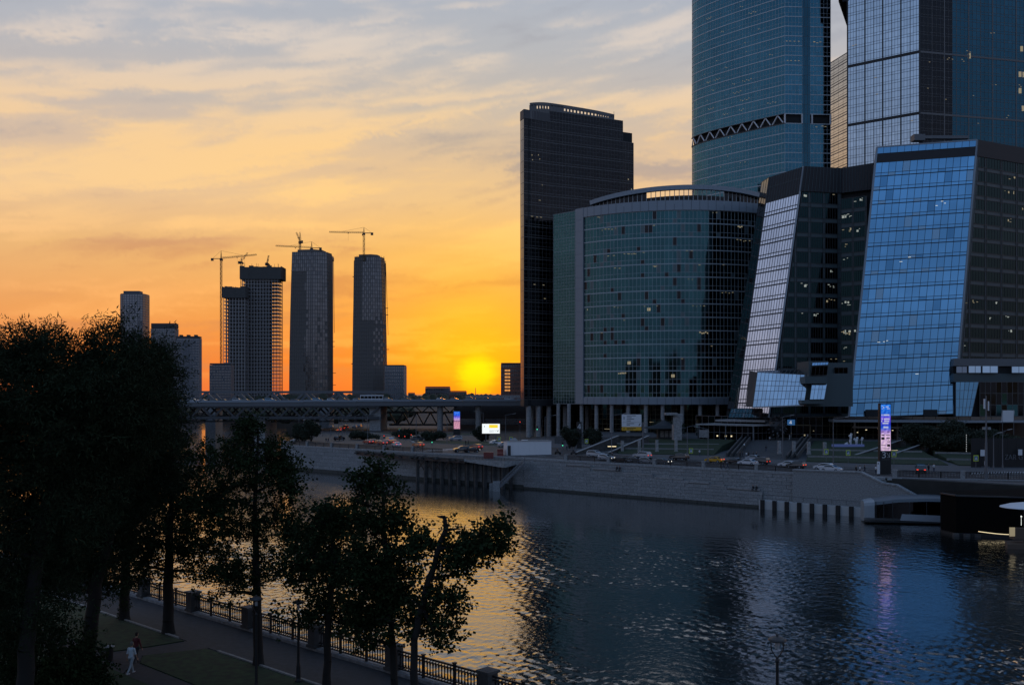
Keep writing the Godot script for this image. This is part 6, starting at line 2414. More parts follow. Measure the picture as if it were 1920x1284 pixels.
# ---- signs and screens -------------------------------------------------------------------------------------------
func panel_quad(w: float, h: float) -> QuadMesh:
	var q := QuadMesh.new()
	q.size = Vector2(w, h)
	return q

func screen_mat(called: String, stops: Array, e: float) -> StandardMaterial3D:
	# a lit picture: bands of colour from the top (0) to the foot (1)
	var im := Image.create(64, 256, false, Image.FORMAT_RGB8)
	for y in 256:
		var t := y / 255.0
		var c: Color = stops[0][1]
		for k in stops.size() - 1:
			if t >= stops[k][0]:
				c = (stops[k][1] as Color).lerp(stops[k + 1][1], clampf((t - stops[k][0]) / (stops[k + 1][0] - stops[k][0]), 0, 1))
		for x in 64:
			var n := 0.09 * sin(x * 0.21 + y * 0.13) * sin(y * 0.07 - x * 0.05)
			im.set_pixel(x, y, Color(clampf(c.r + n, 0, 1), clampf(c.g + n, 0, 1), clampf(c.b + n * 0.6, 0, 1)))
	var m := surf(called, 0.02, 0.02, 0.02, 0.4)
	m.emission_enabled = true
	m.emission = Color.WHITE
	m.emission_operator = BaseMaterial3D.EMISSION_OP_MULTIPLY
	m.emission_texture = ImageTexture.create_from_image(im)
	m.emission_energy_multiplier = e
	return m

func glyph(txt: String, h: float) -> TextMesh:
	var t := TextMesh.new()
	var f := SystemFont.new()
	f.font_names = PackedStringArray(["Droid Sans"])
	t.font = f
	t.text = txt
	t.font_size = 64
	t.pixel_size = h / 46.0
	t.depth = 0.03
	return t

func screen_light(root: Node3D, at: Vector3, size: Vector2, c: Color, e: float) -> void:
	var l := AreaLight3D.new()
	l.name = "screen_glow"
	l.area_size = size
	l.light_color = c
	l.light_energy = e
	l.shadow_enabled = true
	l.position = at
	l.rotation.y = PI
	root.add_child(l)
	l.look_at_from_position(root.position + at, root.position + at + Vector3(-0.2, -0.05, 1) * 10.0)

func signs() -> void:
	surf("sign_black", 0.008, 0.008, 0.009, 0.5)
	surf("sign_yellow", 0.62, 0.33, 0.01, 0.5)
	surf("sign_lime", 0.50, 0.62, 0.05, 0.5)
	surf("sign_blue", 0.03, 0.10, 0.30, 0.5)
	glow("letter_white", 0.8, 0.85, 0.9, 0.75)
	# the tall screen pylon
	var d := 203.0
	var root := thing("screen_pylon", "tall black pylon with a blue, violet and pink lit screen above a white 3", "sign", G(1661, d, BANK + 0.13))
	var o := root.position
	var top := W(1661, 756, d)
	var b := Mb.new()
	b.box(Vector3(0, (top.y - o.y) * 0.5, -0.5), Vector3(2.35, top.y - o.y, 0.9))
	put("case", b, M.sign_black, root)
	var sh := (W(0, 758, d).y - W(0, 845, d).y)
	var scr := put("screen", panel_quad(2.0, sh), screen_mat("pylon_screen", [[0.0, Color(0.12, 0.5, 0.95)], [0.2, Color(0.12, 0.4, 0.85)], [0.3, Color(0.45, 0.3, 0.9)], [0.42, Color(0.2, 0.25, 0.8)], [0.5, Color(0.15, 0.35, 0.85)], [0.58, Color(0.62, 0.5, 0.85)], [0.66, Color(0.85, 0.72, 0.88)], [1.0, Color(0.86, 0.74, 0.86)]], 0.85), root)
	scr.position = Vector3(0.08, W(0, 801.5, d).y - o.y, -0.04)
	b = Mb.new()
	var sy := W(0, 764, d).y - o.y
	b.bar(Vector3(-0.75, sy + 0.35, 0), Vector3(-0.25, sy, 0), 0.04, 0.13, Vector3.BACK)
	b.bar(Vector3(-0.75, sy - 0.35, 0), Vector3(-0.25, sy, 0), 0.04, 0.13, Vector3.BACK)
	for e in [[0.05, 0.9, 762.5, 0.16], [0.3, 0.9, 766, 0.14], [-0.8, 0.95, 778, 0.3], [-0.75, 0.9, 785.5, 0.28], [-0.85, 0.9, 789.5, 0.28], [-0.6, 0.8, 793.5, 0.28], [-0.4, 0.7, 801, 0.34]]:
		var n := int((e[1] - e[0]) / 0.2)
		for k in n:
			if rng.randf() < 0.85:
				b.box(Vector3(e[0] + (k + 0.5) * 0.2, W(0, e[2], d).y - o.y, 0), Vector3(0.13, e[3], 0.02))
	put("screen_lettering", b, M.letter_white, root)
	b = Mb.new()
	for e in [[-0.55, 809.5, 0.5, 0.12], [0.6, 809.5, 0.5, 0.12], [-0.5, 815.5, 0.6, 0.2], [0.5, 815.5, 0.8, 0.12], [-0.5, 822, 0.65, 0.5], [0.55, 821.5, 0.7, 0.2], [0.6, 824.5, 0.15, 0.15], [0.65, 828, 0.55, 0.16], [-0.4, 834.5, 0.9, 0.1], [0.65, 835, 0.6, 0.5], [0.2, 841, 1.3, 0.12]]:
		b.box(Vector3(e[0], W(0, e[1], d).y - o.y, 0), Vector3(e[2], e[3], 0.02))
	put("screen_logos", b, M.sign_black, root)
	var g := put("numeral", glyph("3", 1.25), M.white, root)
	g.position = Vector3(-0.3, W(0, 853, d).y - o.y, 0.0)
	b = Mb.new()
	var ay := W(0, 853, d).y - o.y
	b.bar(Vector3(0.25, ay + 0.5, 0), Vector3(0.85, ay - 0.45, 0), 0.04, 0.1, Vector3.BACK)
	b.bar(Vector3(0.85, ay - 0.48, 0), Vector3(0.3, ay - 0.48, 0), 0.04, 0.1, Vector3.BACK)
	b.bar(Vector3(0.85, ay - 0.48, 0), Vector3(0.85, ay + 0.45, 0), 0.04, 0.08, Vector3.BACK)
	put("arrow", b, M.white, root)
	b = Mb.new()
	for k in 9:
		b.box(Vector3(-0.7 + k * 0.18, W(0, 861.5, d).y - o.y, 0), Vector3(0.1, 0.12, 0.02))
	put("small_lettering", b, M.steel, root)
	screen_light(root, Vector3(0, W(0, 800, d).y - o.y, 0.1), Vector2(2.0, sh), Color(0.55, 0.55, 1.0), 0.6)
	# white info stand at its left
	root = thing("info_stand", "narrow white information stand left of the screen pylon's foot", "sign", G(1648, 200, BANK + 0.13))
	b = Mb.new()
	b.box(Vector3(0, 1.5, 0), Vector3(0.55, 2.5, 0.12))
	put("board", b, M.white, root)
	b = Mb.new()
	b.box(Vector3(-0.05, 2.35, 0.07), Vector3(0.2, 0.2, 0.02))
	b.box(Vector3(0, 0.13, 0), Vector3(0.6, 0.26, 0.16))
	put("mark", b, M.sign_black, root)
	# black pylon with a 4
	root = thing("number_pylon", "black pylon with a white 4 before the round building's columns", "sign", G(1086, 300, BANK + 0.13))
	b = Mb.new()
	b.box(Vector3(0, 4.0, 0), Vector3(1.5, 8.0, 0.6))
	put("case", b, M.sign_black, root)
	g = put("numeral", glyph("4", 1.5), M.white, root)
	g.position = Vector3(0, 6.6, 0.32)
	# the white and yellow direction board
	root = thing("direction_board", "big white road direction board with a yellow lower strip on a tall post", "sign", G(1206, 262, BANK + 0.13))
	o = root.position
	var p0 := W(1166, 800, 262) - o
	var p1 := W(1203, 777, 262) - o
	b = Mb.new()
	b.box((p0 + p1) * 0.5, Vector3(p1.x - p0.x, p1.y - p0.y, 0.12))
	put("white_board", b, M.white, root)
	b = Mb.new()
	b.box(Vector3((p0.x + p1.x) * 0.5, p0.y - 0.52, 0), Vector3(p1.x - p0.x, 0.98, 0.12))
	put("yellow_strip", b, M.sign_yellow, root)
	b = Mb.new()
	b.tube(Vector3.ZERO, Vector3(0, p1.y - 2.0, 0), 0.22, 0.18, 10)
	b.bar(Vector3(p0.x, p0.y + 1.0, -0.2), Vector3(0, p0.y + 1.0, -0.2), 0.12, 0.12)
	b.bar(Vector3(p0.x, p0.y - 0.6, -0.2), Vector3(0, p0.y - 0.6, -0.2), 0.12, 0.12)
	put("post", b, M.steel, root)
	b = Mb.new()
	var yy := 2.9
	for e in [[1.4, 2.9, 2.6], [1.4, 2.45, 1.4], [1.4, 2.0, 2.0], [1.4, 1.55, 1.2], [1.4, 0.85, 2.1], [1.4, 0.45, 1.0]]:
		var n := int(e[2] / 0.22)
		for k in n:
			b.box(Vector3(p0.x + e[0] + k * 0.22, p0.y + e[1], 0.07), Vector3(0.15, 0.2, 0.02))
	b.box(Vector3((p0.x + p1.x) * 0.5, p0.y + 1.15, 0.07), Vector3(4.8, 0.05, 0.02))
	b.bar(Vector3(p0.x + 0.6, p0.y + 1.9, 0.07), Vector3(p0.x + 0.6, p0.y + 2.7, 0.07), 0.02, 0.16, Vector3.RIGHT)
	b.bar(Vector3(p1.x - 0.7, p0.y + 0.3, 0.07), Vector3(p1.x - 0.3, p0.y + 0.9, 0.07), 0.02, 0.2, Vector3.RIGHT)
	put("lettering", b, M.sign_black, root)
	b = Mb.new()
	for k in 11:
		b.box(Vector3(p0.x + 1.4 + k * 0.22, p0.y - 0.35, 0.07), Vector3(0.15, 0.2, 0.02))
		if k < 8:
			b.box(Vector3(p0.x + 1.4 + k * 0.22, p0.y - 0.7, 0.07), Vector3(0.15, 0.2, 0.02))
	b.bar(Vector3(p0.x + 0.6, p0.y - 0.8, 0.07), Vector3(p0.x + 0.6, p0.y - 0.25, 0.07), 0.02, 0.16, Vector3.RIGHT)
	put("yellow_lettering", b, M.sign_black, root)
	# the glowing white billboard and the narrow screen by the viaduct
	root = thing("led_billboard", "small bright white lit billboard with a yellow field under the viaduct", "sign", G(920, 340, BANK))
	o = root.position
	p0 = W(904, 812.5, 340) - o
	p1 = W(937, 794.5, 340) - o
	b = Mb.new()
	b.box((p0 + p1) * 0.5 + Vector3(0, 0, -0.2), Vector3(p1.x - p0.x + 0.3, p1.y - p0.y + 0.3, 0.3))
	put("case", b, M.sign_black, root)
	b = Mb.new()
	b.box((p0 + p1) * 0.5, Vector3(p1.x - p0.x, p1.y - p0.y, 0.05))
	put("lit_screen", b, glow("screen_white", 0.92, 0.98, 1.0, 1.0), root)
	b = Mb.new()
	b.box(Vector3(p0.x + 3.85, p1.y - 0.85, 0.04), Vector3(3.0, 1.1, 0.03))
	put("lit_yellow_field", b, glow("screen_yellow", 0.95, 0.72, 0.03, 1.0), root)
	b = Mb.new()
	for k in 12:
		b.box(Vector3(p0.x + 2.5 + k * 0.22, p0.y + 0.95, 0.04), Vector3(0.14, 0.14, 0.02))
		if k < 7:
			b.box(Vector3(p0.x + 2.5 + k * 0.22, p0.y + 0.6, 0.04), Vector3(0.14, 0.14, 0.02))
	put("lettering", b, M.sign_blue, root)
	b = Mb.new()
	b.bar(Vector3(p0.x + 0.8, p1.y - 1.1, 0.04), Vector3(p0.x + 0.8, p1.y - 0.7, 0.04), 0.02, 0.2, Vector3.RIGHT)
	b.bar(Vector3(p1.x - 0.8, p0.y + 0.6, 0.04), Vector3(p1.x - 0.45, p0.y + 1.1, 0.04), 0.02, 0.22, Vector3.RIGHT)
	put("arrows", b, M.sign_black, root)
	b = Mb.new()
	for x in [-1.6, 1.6]:
		b.box(Vector3(x, p0.y * 0.5, -0.2), Vector3(0.25, p0.y, 0.25))
	put("posts", b, M.steel, root)
	screen_light(root, Vector3(0, p0.y + 1.6, 0.3), Vector2(5.5, 3.0), Color(0.95, 0.98, 1.0), 1.5)
	root = thing("screen_pylon", "distant narrow blue to pink lit screen standing before the ribbed hall", "sign", G(856.5, 372, BANK))
	o = root.position
	p0 = W(850.5, 804, 372) - o
	p1 = W(862, 771.5, 372) - o
	b = Mb.new()
	b.box(Vector3(0, p1.y * 0.5, -0.4), Vector3(p1.x - p0.x + 0.3, p1.y + 0.2, 0.6))
	put("case", b, M.sign_black, root)
	scr = put("screen", panel_quad(p1.x - p0.x, p1.y - p0.y), screen_mat("far_screen", [[0.0, Color(0.08, 0.45, 0.95)], [0.2, Color(0.15, 0.4, 0.95)], [0.3, Color(0.4, 0.35, 0.9)], [0.4, Color(0.7, 0.6, 0.92)], [0.5, Color(0.82, 0.62, 0.8)], [0.55, Color(0.5, 0.35, 0.5)], [0.6, Color(0.8, 0.55, 0.65)], [1.0, Color(0.85, 0.6, 0.7)]], 0.85), root)
	scr.position = Vector3(0, (p0.y + p1.y) * 0.5, -0.06)
	b = Mb.new()
	for k in 4:
		var x := -0.75 + k * 0.5
		b.bar(Vector3(x - 0.13, p1.y - 0.3, 0), Vector3(x + 0.13, p1.y - 0.55, 0), 0.02, 0.1, Vector3.BACK)
		b.bar(Vector3(x - 0.13, p1.y - 0.8, 0), Vector3(x + 0.13, p1.y - 0.55, 0), 0.02, 0.1, Vector3.BACK)
	put("chevrons", b, M.letter_white, root)
	# blue sign by the lobby doors
	root = thing("blue_sign", "blue lit sign with a white figure 4 beside the lobby doors' canopy", "sign", G(1484, 306, PLAZA))
	b = Mb.new()
	b.box(Vector3(0, 5.2, 0), Vector3(2.3, 1.7, 0.15))
	put("lit_board_sign", b, glow("screen_blue", 0.04, 0.16, 0.42, 0.5), root)
	g = put("numeral", glyph("4", 1.0), M.letter_white, root)
	g.position = Vector3(-0.2, 5.2, 0.1)
	b = Mb.new()
	b.box(Vector3(0, 2.2, 0), Vector3(0.2, 4.4, 0.2))
	put("post", b, M.steel, root)
	# hoarding at the right edge
	root = thing("hoarding", "black construction hoarding with faint lettering and a striped barrier before it", "hoarding", G(1885, 215, BANK))
	o = root.position
	for k in 9:
		b = Mb.new()
		b.box(W(1822 + k * 17 + 8, 0, 222) * Vector3(1, 0, 1) - o * Vector3(1, 0, 1) + Vector3(0, 3.3, 0), Vector3(1.98, 6.6, 0.1))
		put("board", b, M.sign_black, root)
	g = put("lettering", glyph("ZAR G", 1.1), M.steel, root)
	g.position = W(1902, 857, 221.7) - o
	b = Mb.new()
	for k in 10:
		b.box(W(1813, 846 - k * 3.4, 221) - o, Vector3(0.12, 0.12, 0.05))
	put("small_marks", b, M.letter_white, root)
	b = Mb.new()
	for k in 8:
		b.box(W(1842 + k * 2.0, 875, 221.6) - o, Vector3(0.16, 0.24, 0.03))
	put("small_lettering", b, M.steel, root)
	var n := 26
	for k in n:
		var q := W(1822 + k * 5.0, 888.5, 204) - o
		b = Mb.new()
		var w := 0.27
		b.quad(q + Vector3(-0.05, -0.42, 0), q + Vector3(w, -0.42, 0), q + Vector3(w + 0.22, 0.42, 0), q + Vector3(0.17, 0.42, 0))
		put("barrier_stripe", b, M.white, root)
	b = Mb.new()
	b.bar(W(1820, 888.5, 204.1) - o, W(1955, 888.5, 204.1) - o, 0.12, 0.9)
	put("barrier_board", b, M.sign_black, root)
	b = Mb.new()
	b.box(W(1844, 849, 221) - o, Vector3(1.1, 1.4, 0.05))
	b.box(W(1914, 848, 221) - o, Vector3(0.9, 1.3, 0.05))
	b.box(W(1848, 868, 221) - o, Vector3(0.3, 0.9, 0.05))
	put("notice", b, M.white, root)
	# white banner stretched by the podium
	root = thing("white_banner", "white slanted banner panel on posts under the podium at the right edge", "banner", G(1891, 262, BANK))
	o = root.position
	b = Mb.new()
	b.frame_box(W(1891, 780, 262) - o, Vector3(1.6, 0, 0), Vector3(0.1, 1.5, 0), Vector3(0, 0, 0.04))
	put("panel", b, M.white, root)
	b = Mb.new()
	b.bar(Vector3(-1.5, 0, 0), W(1881, 768, 262) - o, 0.1, 0.1)
	b.bar(Vector3(1.5, 0, 0), W(1902, 768, 262) - o, 0.1, 0.1)
	put("post", b, M.steel, root)
	# pedestrian crossing signs
	var first: Node3D = null
	for e in [[1296, 845, 257, "yellow framed crossing sign below the left end of the broad stair"], [1550, 847, 236, "yellow framed crossing sign under the last concrete post of the right lawn"], [1591, 849, 232, "yellow framed crossing sign with a blue arrow below, left of the screen pylon"], [1677, 851, 210, "yellow framed crossing sign just right of the screen pylon"], [1831, 859, 205, "yellow framed crossing sign before the hoarding"], [1100, 827, 290, "small yellow framed crossing sign right of the black 4 pylon"], [936, 823, 315, "small yellow framed crossing sign under the lit billboard"], [958, 823, 312, "small yellow framed crossing sign between billboard and white cabin"], [749, 806, 380, "tiny yellow framed crossing sign left of the red traffic lights"], [772, 810, 375, "tiny yellow framed crossing sign by the white road bend"]]:
		var p := G(e[0], e[2], BANK)
		var hh := W(0, e[1], e[2]).y - BANK
		var s := thing("crossing_sign", e[3], "road sign", p, "pedestrian crossing signs")
		b = Mb.new()
		b.tube(Vector3.ZERO, Vector3(0, hh + 0.4, -0.1), 0.05, 0.05, 6)
		put("post", b, M.steel, s)
		b = Mb.new()
		b.box(Vector3(0, hh, 0), Vector3(1.0, 1.25, 0.06))
		put("yellow_border", b, M.sign_lime, s)
		b = Mb.new()
		b.box(Vector3(0, hh, 0.035), Vector3(0.7, 0.9, 0.03))
		put("blue_field", b, M.sign_blue, s)
		b = Mb.new()
		b.tri(Vector3(-0.28, hh - 0.3, 0.056), Vector3(0.28, hh - 0.3, 0.056), Vector3(0, hh + 0.32, 0.056))
		put("triangle", b, M.white, s)
		b = Mb.new()
		b.bar(Vector3(0, hh - 0.02, 0.062), Vector3(-0.02, hh - 0.14, 0.062), 0.01, 0.05, Vector3.RIGHT)
		b.bar(Vector3(-0.02, hh - 0.12, 0.062), Vector3(-0.09, hh - 0.26, 0.062), 0.01, 0.04, Vector3.RIGHT)
		b.bar(Vector3(-0.02, hh - 0.12, 0.062), Vector3(0.07, hh - 0.26, 0.062), 0.01, 0.04, Vector3.RIGHT)
		put("figure", b, M.sign_black, s)

const ORD := ["first", "second", "third", "fourth", "fifth", "sixth", "seventh", "eighth", "ninth", "tenth", "eleventh", "twelfth", "thirteenth", "fourteenth", "fifteenth", "sixteenth", "seventeenth", "eighteenth", "nineteenth", "twentieth", "twenty-first", "twenty-second", "twenty-third", "twenty-fourth", "twenty-fifth", "twenty-sixth", "twenty-seventh", "twenty-eighth", "twenty-ninth", "thirtieth", "thirty-first", "thirty-second", "thirty-third", "thirty-fourth", "thirty-fifth", "thirty-sixth"]

# ---- cars, lamps, lights -----------------------------------------------------------------------------------------
func car_body(prof: Array, w: float, belt: float, h: float) -> Mb:
	var b := Mb.new()
	var wd := func(y: float) -> float:
		return w * 0.5 * (1.0 - 0.20 * clampf((y - belt) / (h - belt), 0, 1) - 0.06 * clampf((0.5 - y) / 0.3, 0, 1))
	var n := prof.size()
	for i in n:
		var p: Vector2 = prof[i]
		var q: Vector2 = prof[(i + 1) % n]
		var wp: float = wd.call(p.y)
		var wq: float = wd.call(q.y)
		b.quad(Vector3(p.x, p.y, -wp), Vector3(q.x, q.y, -wq), Vector3(q.x, q.y, wq), Vector3(p.x, p.y, wp))
	var ix := Geometry2D.triangulate_polygon(PackedVector2Array(prof))
	for k in range(0, ix.size(), 3):
		var a: Vector2 = prof[ix[k]]
		var c: Vector2 = prof[ix[k + 1]]
		var d: Vector2 = prof[ix[k + 2]]
		if (c - a).cross(d - a) < 0:
			var sw := c
			c = d
			d = sw
		var wa: float = wd.call(a.y)
		var wc: float = wd.call(c.y)
		var we: float = wd.call(d.y)
		b.tri(Vector3(a.x, a.y, wa), Vector3(c.x, c.y, wc), Vector3(d.x, d.y, we))
		b.tri(Vector3(a.x, a.y, -wa), Vector3(d.x, d.y, -we), Vector3(c.x, c.y, -wc))
	return b

func make_car(kind: String) -> Node3D:
	var root := Node3D.new()
	var prof: Array
	var win: Array
	var w := 1.82
	var h := 1.46
	var belt := 0.92
	var L := 2.25
	if kind == "sedan":
		prof = [Vector2(-2.2, 0.3), Vector2(-2.27, 0.62), Vector2(-2.2, 0.92), Vector2(-2.0, 1.0), Vector2(-1.55, 1.02), Vector2(-1.05, 1.32), Vector2(-0.6, 1.44), Vector2(0.1, 1.46), Vector2(0.55, 1.38), Vector2(1.2, 0.99), Vector2(1.75, 0.9), Vector2(2.15, 0.76), Vector2(2.27, 0.55), Vector2(2.22, 0.3)]
		win = [Vector2(-1.35, 1.0), Vector2(-0.95, 1.29), Vector2(-0.55, 1.38), Vector2(0.08, 1.40), Vector2(0.48, 1.32), Vector2(0.98, 0.99)]
	elif kind == "hatch":
		w = 1.8
		h = 1.55
		prof = [Vector2(-2.0, 0.32), Vector2(-2.06, 0.7), Vector2(-1.98, 1.05), Vector2(-1.72, 1.4), Vector2(-1.45, 1.5), Vector2(-0.4, 1.55), Vector2(0.35, 1.46), Vector2(1.1, 1.03), Vector2(1.6, 0.94), Vector2(1.95, 0.8), Vector2(2.06, 0.55), Vector2(2.0, 0.32)]
		win = [Vector2(-1.7, 1.05), Vector2(-1.5, 1.38), Vector2(-0.4, 1.47), Vector2(0.3, 1.39), Vector2(0.9, 1.03)]
		L = 2.05
	else:
		w = 1.95
		h = 1.82
		belt = 1.12
		prof = [Vector2(-2.3, 0.4), Vector2(-2.36, 0.8), Vector2(-2.3, 1.2), Vector2(-2.1, 1.65), Vector2(-1.85, 1.78), Vector2(-0.4, 1.82), Vector2(0.35, 1.76), Vector2(0.95, 1.25), Vector2(1.9, 1.12), Vector2(2.25, 0.98), Vector2(2.36, 0.7), Vector2(2.3, 0.4)]
		win = [Vector2(-2.05, 1.2), Vector2(-1.9, 1.64), Vector2(-0.4, 1.72), Vector2(0.3, 1.66), Vector2(0.75, 1.2)]
		L = 2.35
	put("body", car_body(prof, w, belt, h), M.car_white, root)
	var wd := func(y: float) -> float: return w * 0.5 * (1.0 - 0.20 * clampf((y - belt) / (h - belt), 0, 1)) + 0.012
	var g := Mb.new()
	for k in range(1, win.size() - 1):
		var a: Vector2 = win[0]
		var c: Vector2 = win[k + 1]
		var e: Vector2 = win[k]
		for s in [1.0, -1.0]:
			if s > 0:
				g.tri(Vector3(a.x, a.y, wd.call(a.y)), Vector3(c.x, c.y, wd.call(c.y)), Vector3(e.x, e.y, wd.call(e.y)))
			else:
				g.tri(Vector3(a.x, a.y, -wd.call(a.y)), Vector3(e.x, e.y, -wd.call(e.y)), Vector3(c.x, c.y, -wd.call(c.y)))
	var ws0: Vector2 = prof[prof.size() - 5] if kind == "sedan" else prof[prof.size() - 5]
	put("side_windows", g, M.car_glass, root)
	g = Mb.new()
	var f0: Vector2 = win[-1] + Vector2(0.17, 0.02)
	var f1: Vector2 = win[-2] + Vector2(0.09, 0.04)
	var k0: float = w * 0.40
	g.quad(Vector3(f0.x + 0.02, f0.y + 0.02, k0 * 0.98), Vector3(f0.x + 0.02, f0.y + 0.02, -k0 * 0.98), Vector3(f1.x + 0.02, f1.y + 0.03, -k0 * 0.86), Vector3(f1.x + 0.02, f1.y + 0.03, k0 * 0.86))
	put("windscreen", g, M.car_glass, root)
	g = Mb.new()
	var r0: Vector2 = win[0] + Vector2(-0.15, 0.03)
	var r1: Vector2 = win[1] + Vector2(-0.13, 0.05)
	g.quad(Vector3(r0.x - 0.03, r0.y, -k0), Vector3(r0.x - 0.03, r0.y, k0), Vector3(r1.x - 0.03, r1.y, k0 * 0.86), Vector3(r1.x - 0.03, r1.y, -k0 * 0.86))
	put("rear_window", g, M.car_glass, root)
	for x in [-L * 0.6, L * 0.62]:
		for s in [-1.0, 1.0]:
			var t := Mb.new()
			t.tube(Vector3(x, 0.33, s * (w * 0.5 - 0.2)), Vector3(x, 0.33, s * (w * 0.5 + 0.01)), 0.33, 0.33, 12, true)
			var wheel := put("wheel", t, M.rubber, root)
			t = Mb.new()
			t.tube(Vector3(x, 0.33, s * (w * 0.5)), Vector3(x, 0.33, s * (w * 0.5 + 0.025)), 0.2, 0.2, 10, true)
			put("rim", t, M.metal_grey, wheel)
	for s in [-1.0, 1.0]:
		var t := Mb.new()
		t.box(Vector3(L - 0.06, 0.70, s * w * 0.36), Vector3(0.16, 0.16, 0.36))
		put("headlight", t, M.car_lens, root)
		t = Mb.new()
		t.box(Vector3(-L + 0.03, 0.84, s * w * 0.36), Vector3(0.12, 0.16, 0.38))
		put("taillight", t, M.car_tail, root)
		t = Mb.new()
		t.box(Vector3(L * 0.36, 1.02 if kind != "suv" else 1.25, s * (w * 0.5 + 0.07)), Vector3(0.16, 0.13, 0.16))
		put("mirror", t, M.rubber, root)
	return root

func place_car(src: Node3D, label: String, at: Vector3, yaw: float, paint: Material, head := false, tail := false, group := "") -> void:
	var o: Node3D = src.duplicate()
	o.name = numbered("parked_car" if group.contains("parked") else "car")
	add_child(o)
	o.position = at
	o.rotation = Vector3(0, yaw, 0)
	tag(o, label, "car", group)
	for c in o.get_children():
		if c.name.begins_with("body"):
			c.material_override = paint
		if head and c.name.begins_with("headlight"):
			c.material_override = M.lamp_head
		if tail and c.name.begins_with("taillight"):
			c.material_override = M.lamp_red

func street_lamp(label: String, at: Vector3, h: float, arm: float, dir: float, group: String) -> void:
	var root := thing("street_lamp", label, "street lamp", at, group, dir)
	var b := Mb.new()
	b.tube(Vector3.ZERO, Vector3(0, h, 0), 0.13, 0.07, 7)
	b.tube(Vector3.ZERO, Vector3(0, 0.9, 0), 0.2, 0.18, 7)
	put("pole", b, M.steel, root)
	b = Mb.new()
	b.tube(Vector3(0, h - 0.05, 0), Vector3(arm, h + 0.45, 0), 0.06, 0.05, 6)
	put("arm", b, M.steel, root)
	b = Mb.new()
	b.frame_box(Vector3(arm + 0.35, h + 0.5, 0), Vector3(0.5, 0.1, 0), Vector3(-0.01, 0.07, 0), Vector3(0, 0, 0.16))
	put("lamp_head", b, M.concrete, root)

func traffic_light(label: String, at: Vector3, h: float, arm: float, colour: Material, which: int) -> void:
	var root := thing("traffic_light", label, "traffic light", at, "traffic lights of the junction")
	var b := Mb.new()
	b.tube(Vector3.ZERO, Vector3(0, h, 0), 0.1, 0.08, 7)
	if arm != 0.0:
		b.tube(Vector3(0, h, 0), Vector3(arm, h + 0.6, 0), 0.07, 0.05, 6)
	put("pole", b, M.steel, root)
	var c := Vector3(arm, h + (0.2 if arm != 0.0 else 0.0), 0.15)
	b = Mb.new()
	b.box(c, Vector3(0.42, 1.15, 0.3))
	put("housing", b, M.sign_black, root)
	for k in 3:
		b = Mb.new()
		b.tube(c + Vector3(0, 0.36 - k * 0.36, 0.14), c + Vector3(0, 0.36 - k * 0.36, 0.2), 0.15, 0.15, 10, true)
		put("signal_light", b, colour if k == which else M.rubber, root)

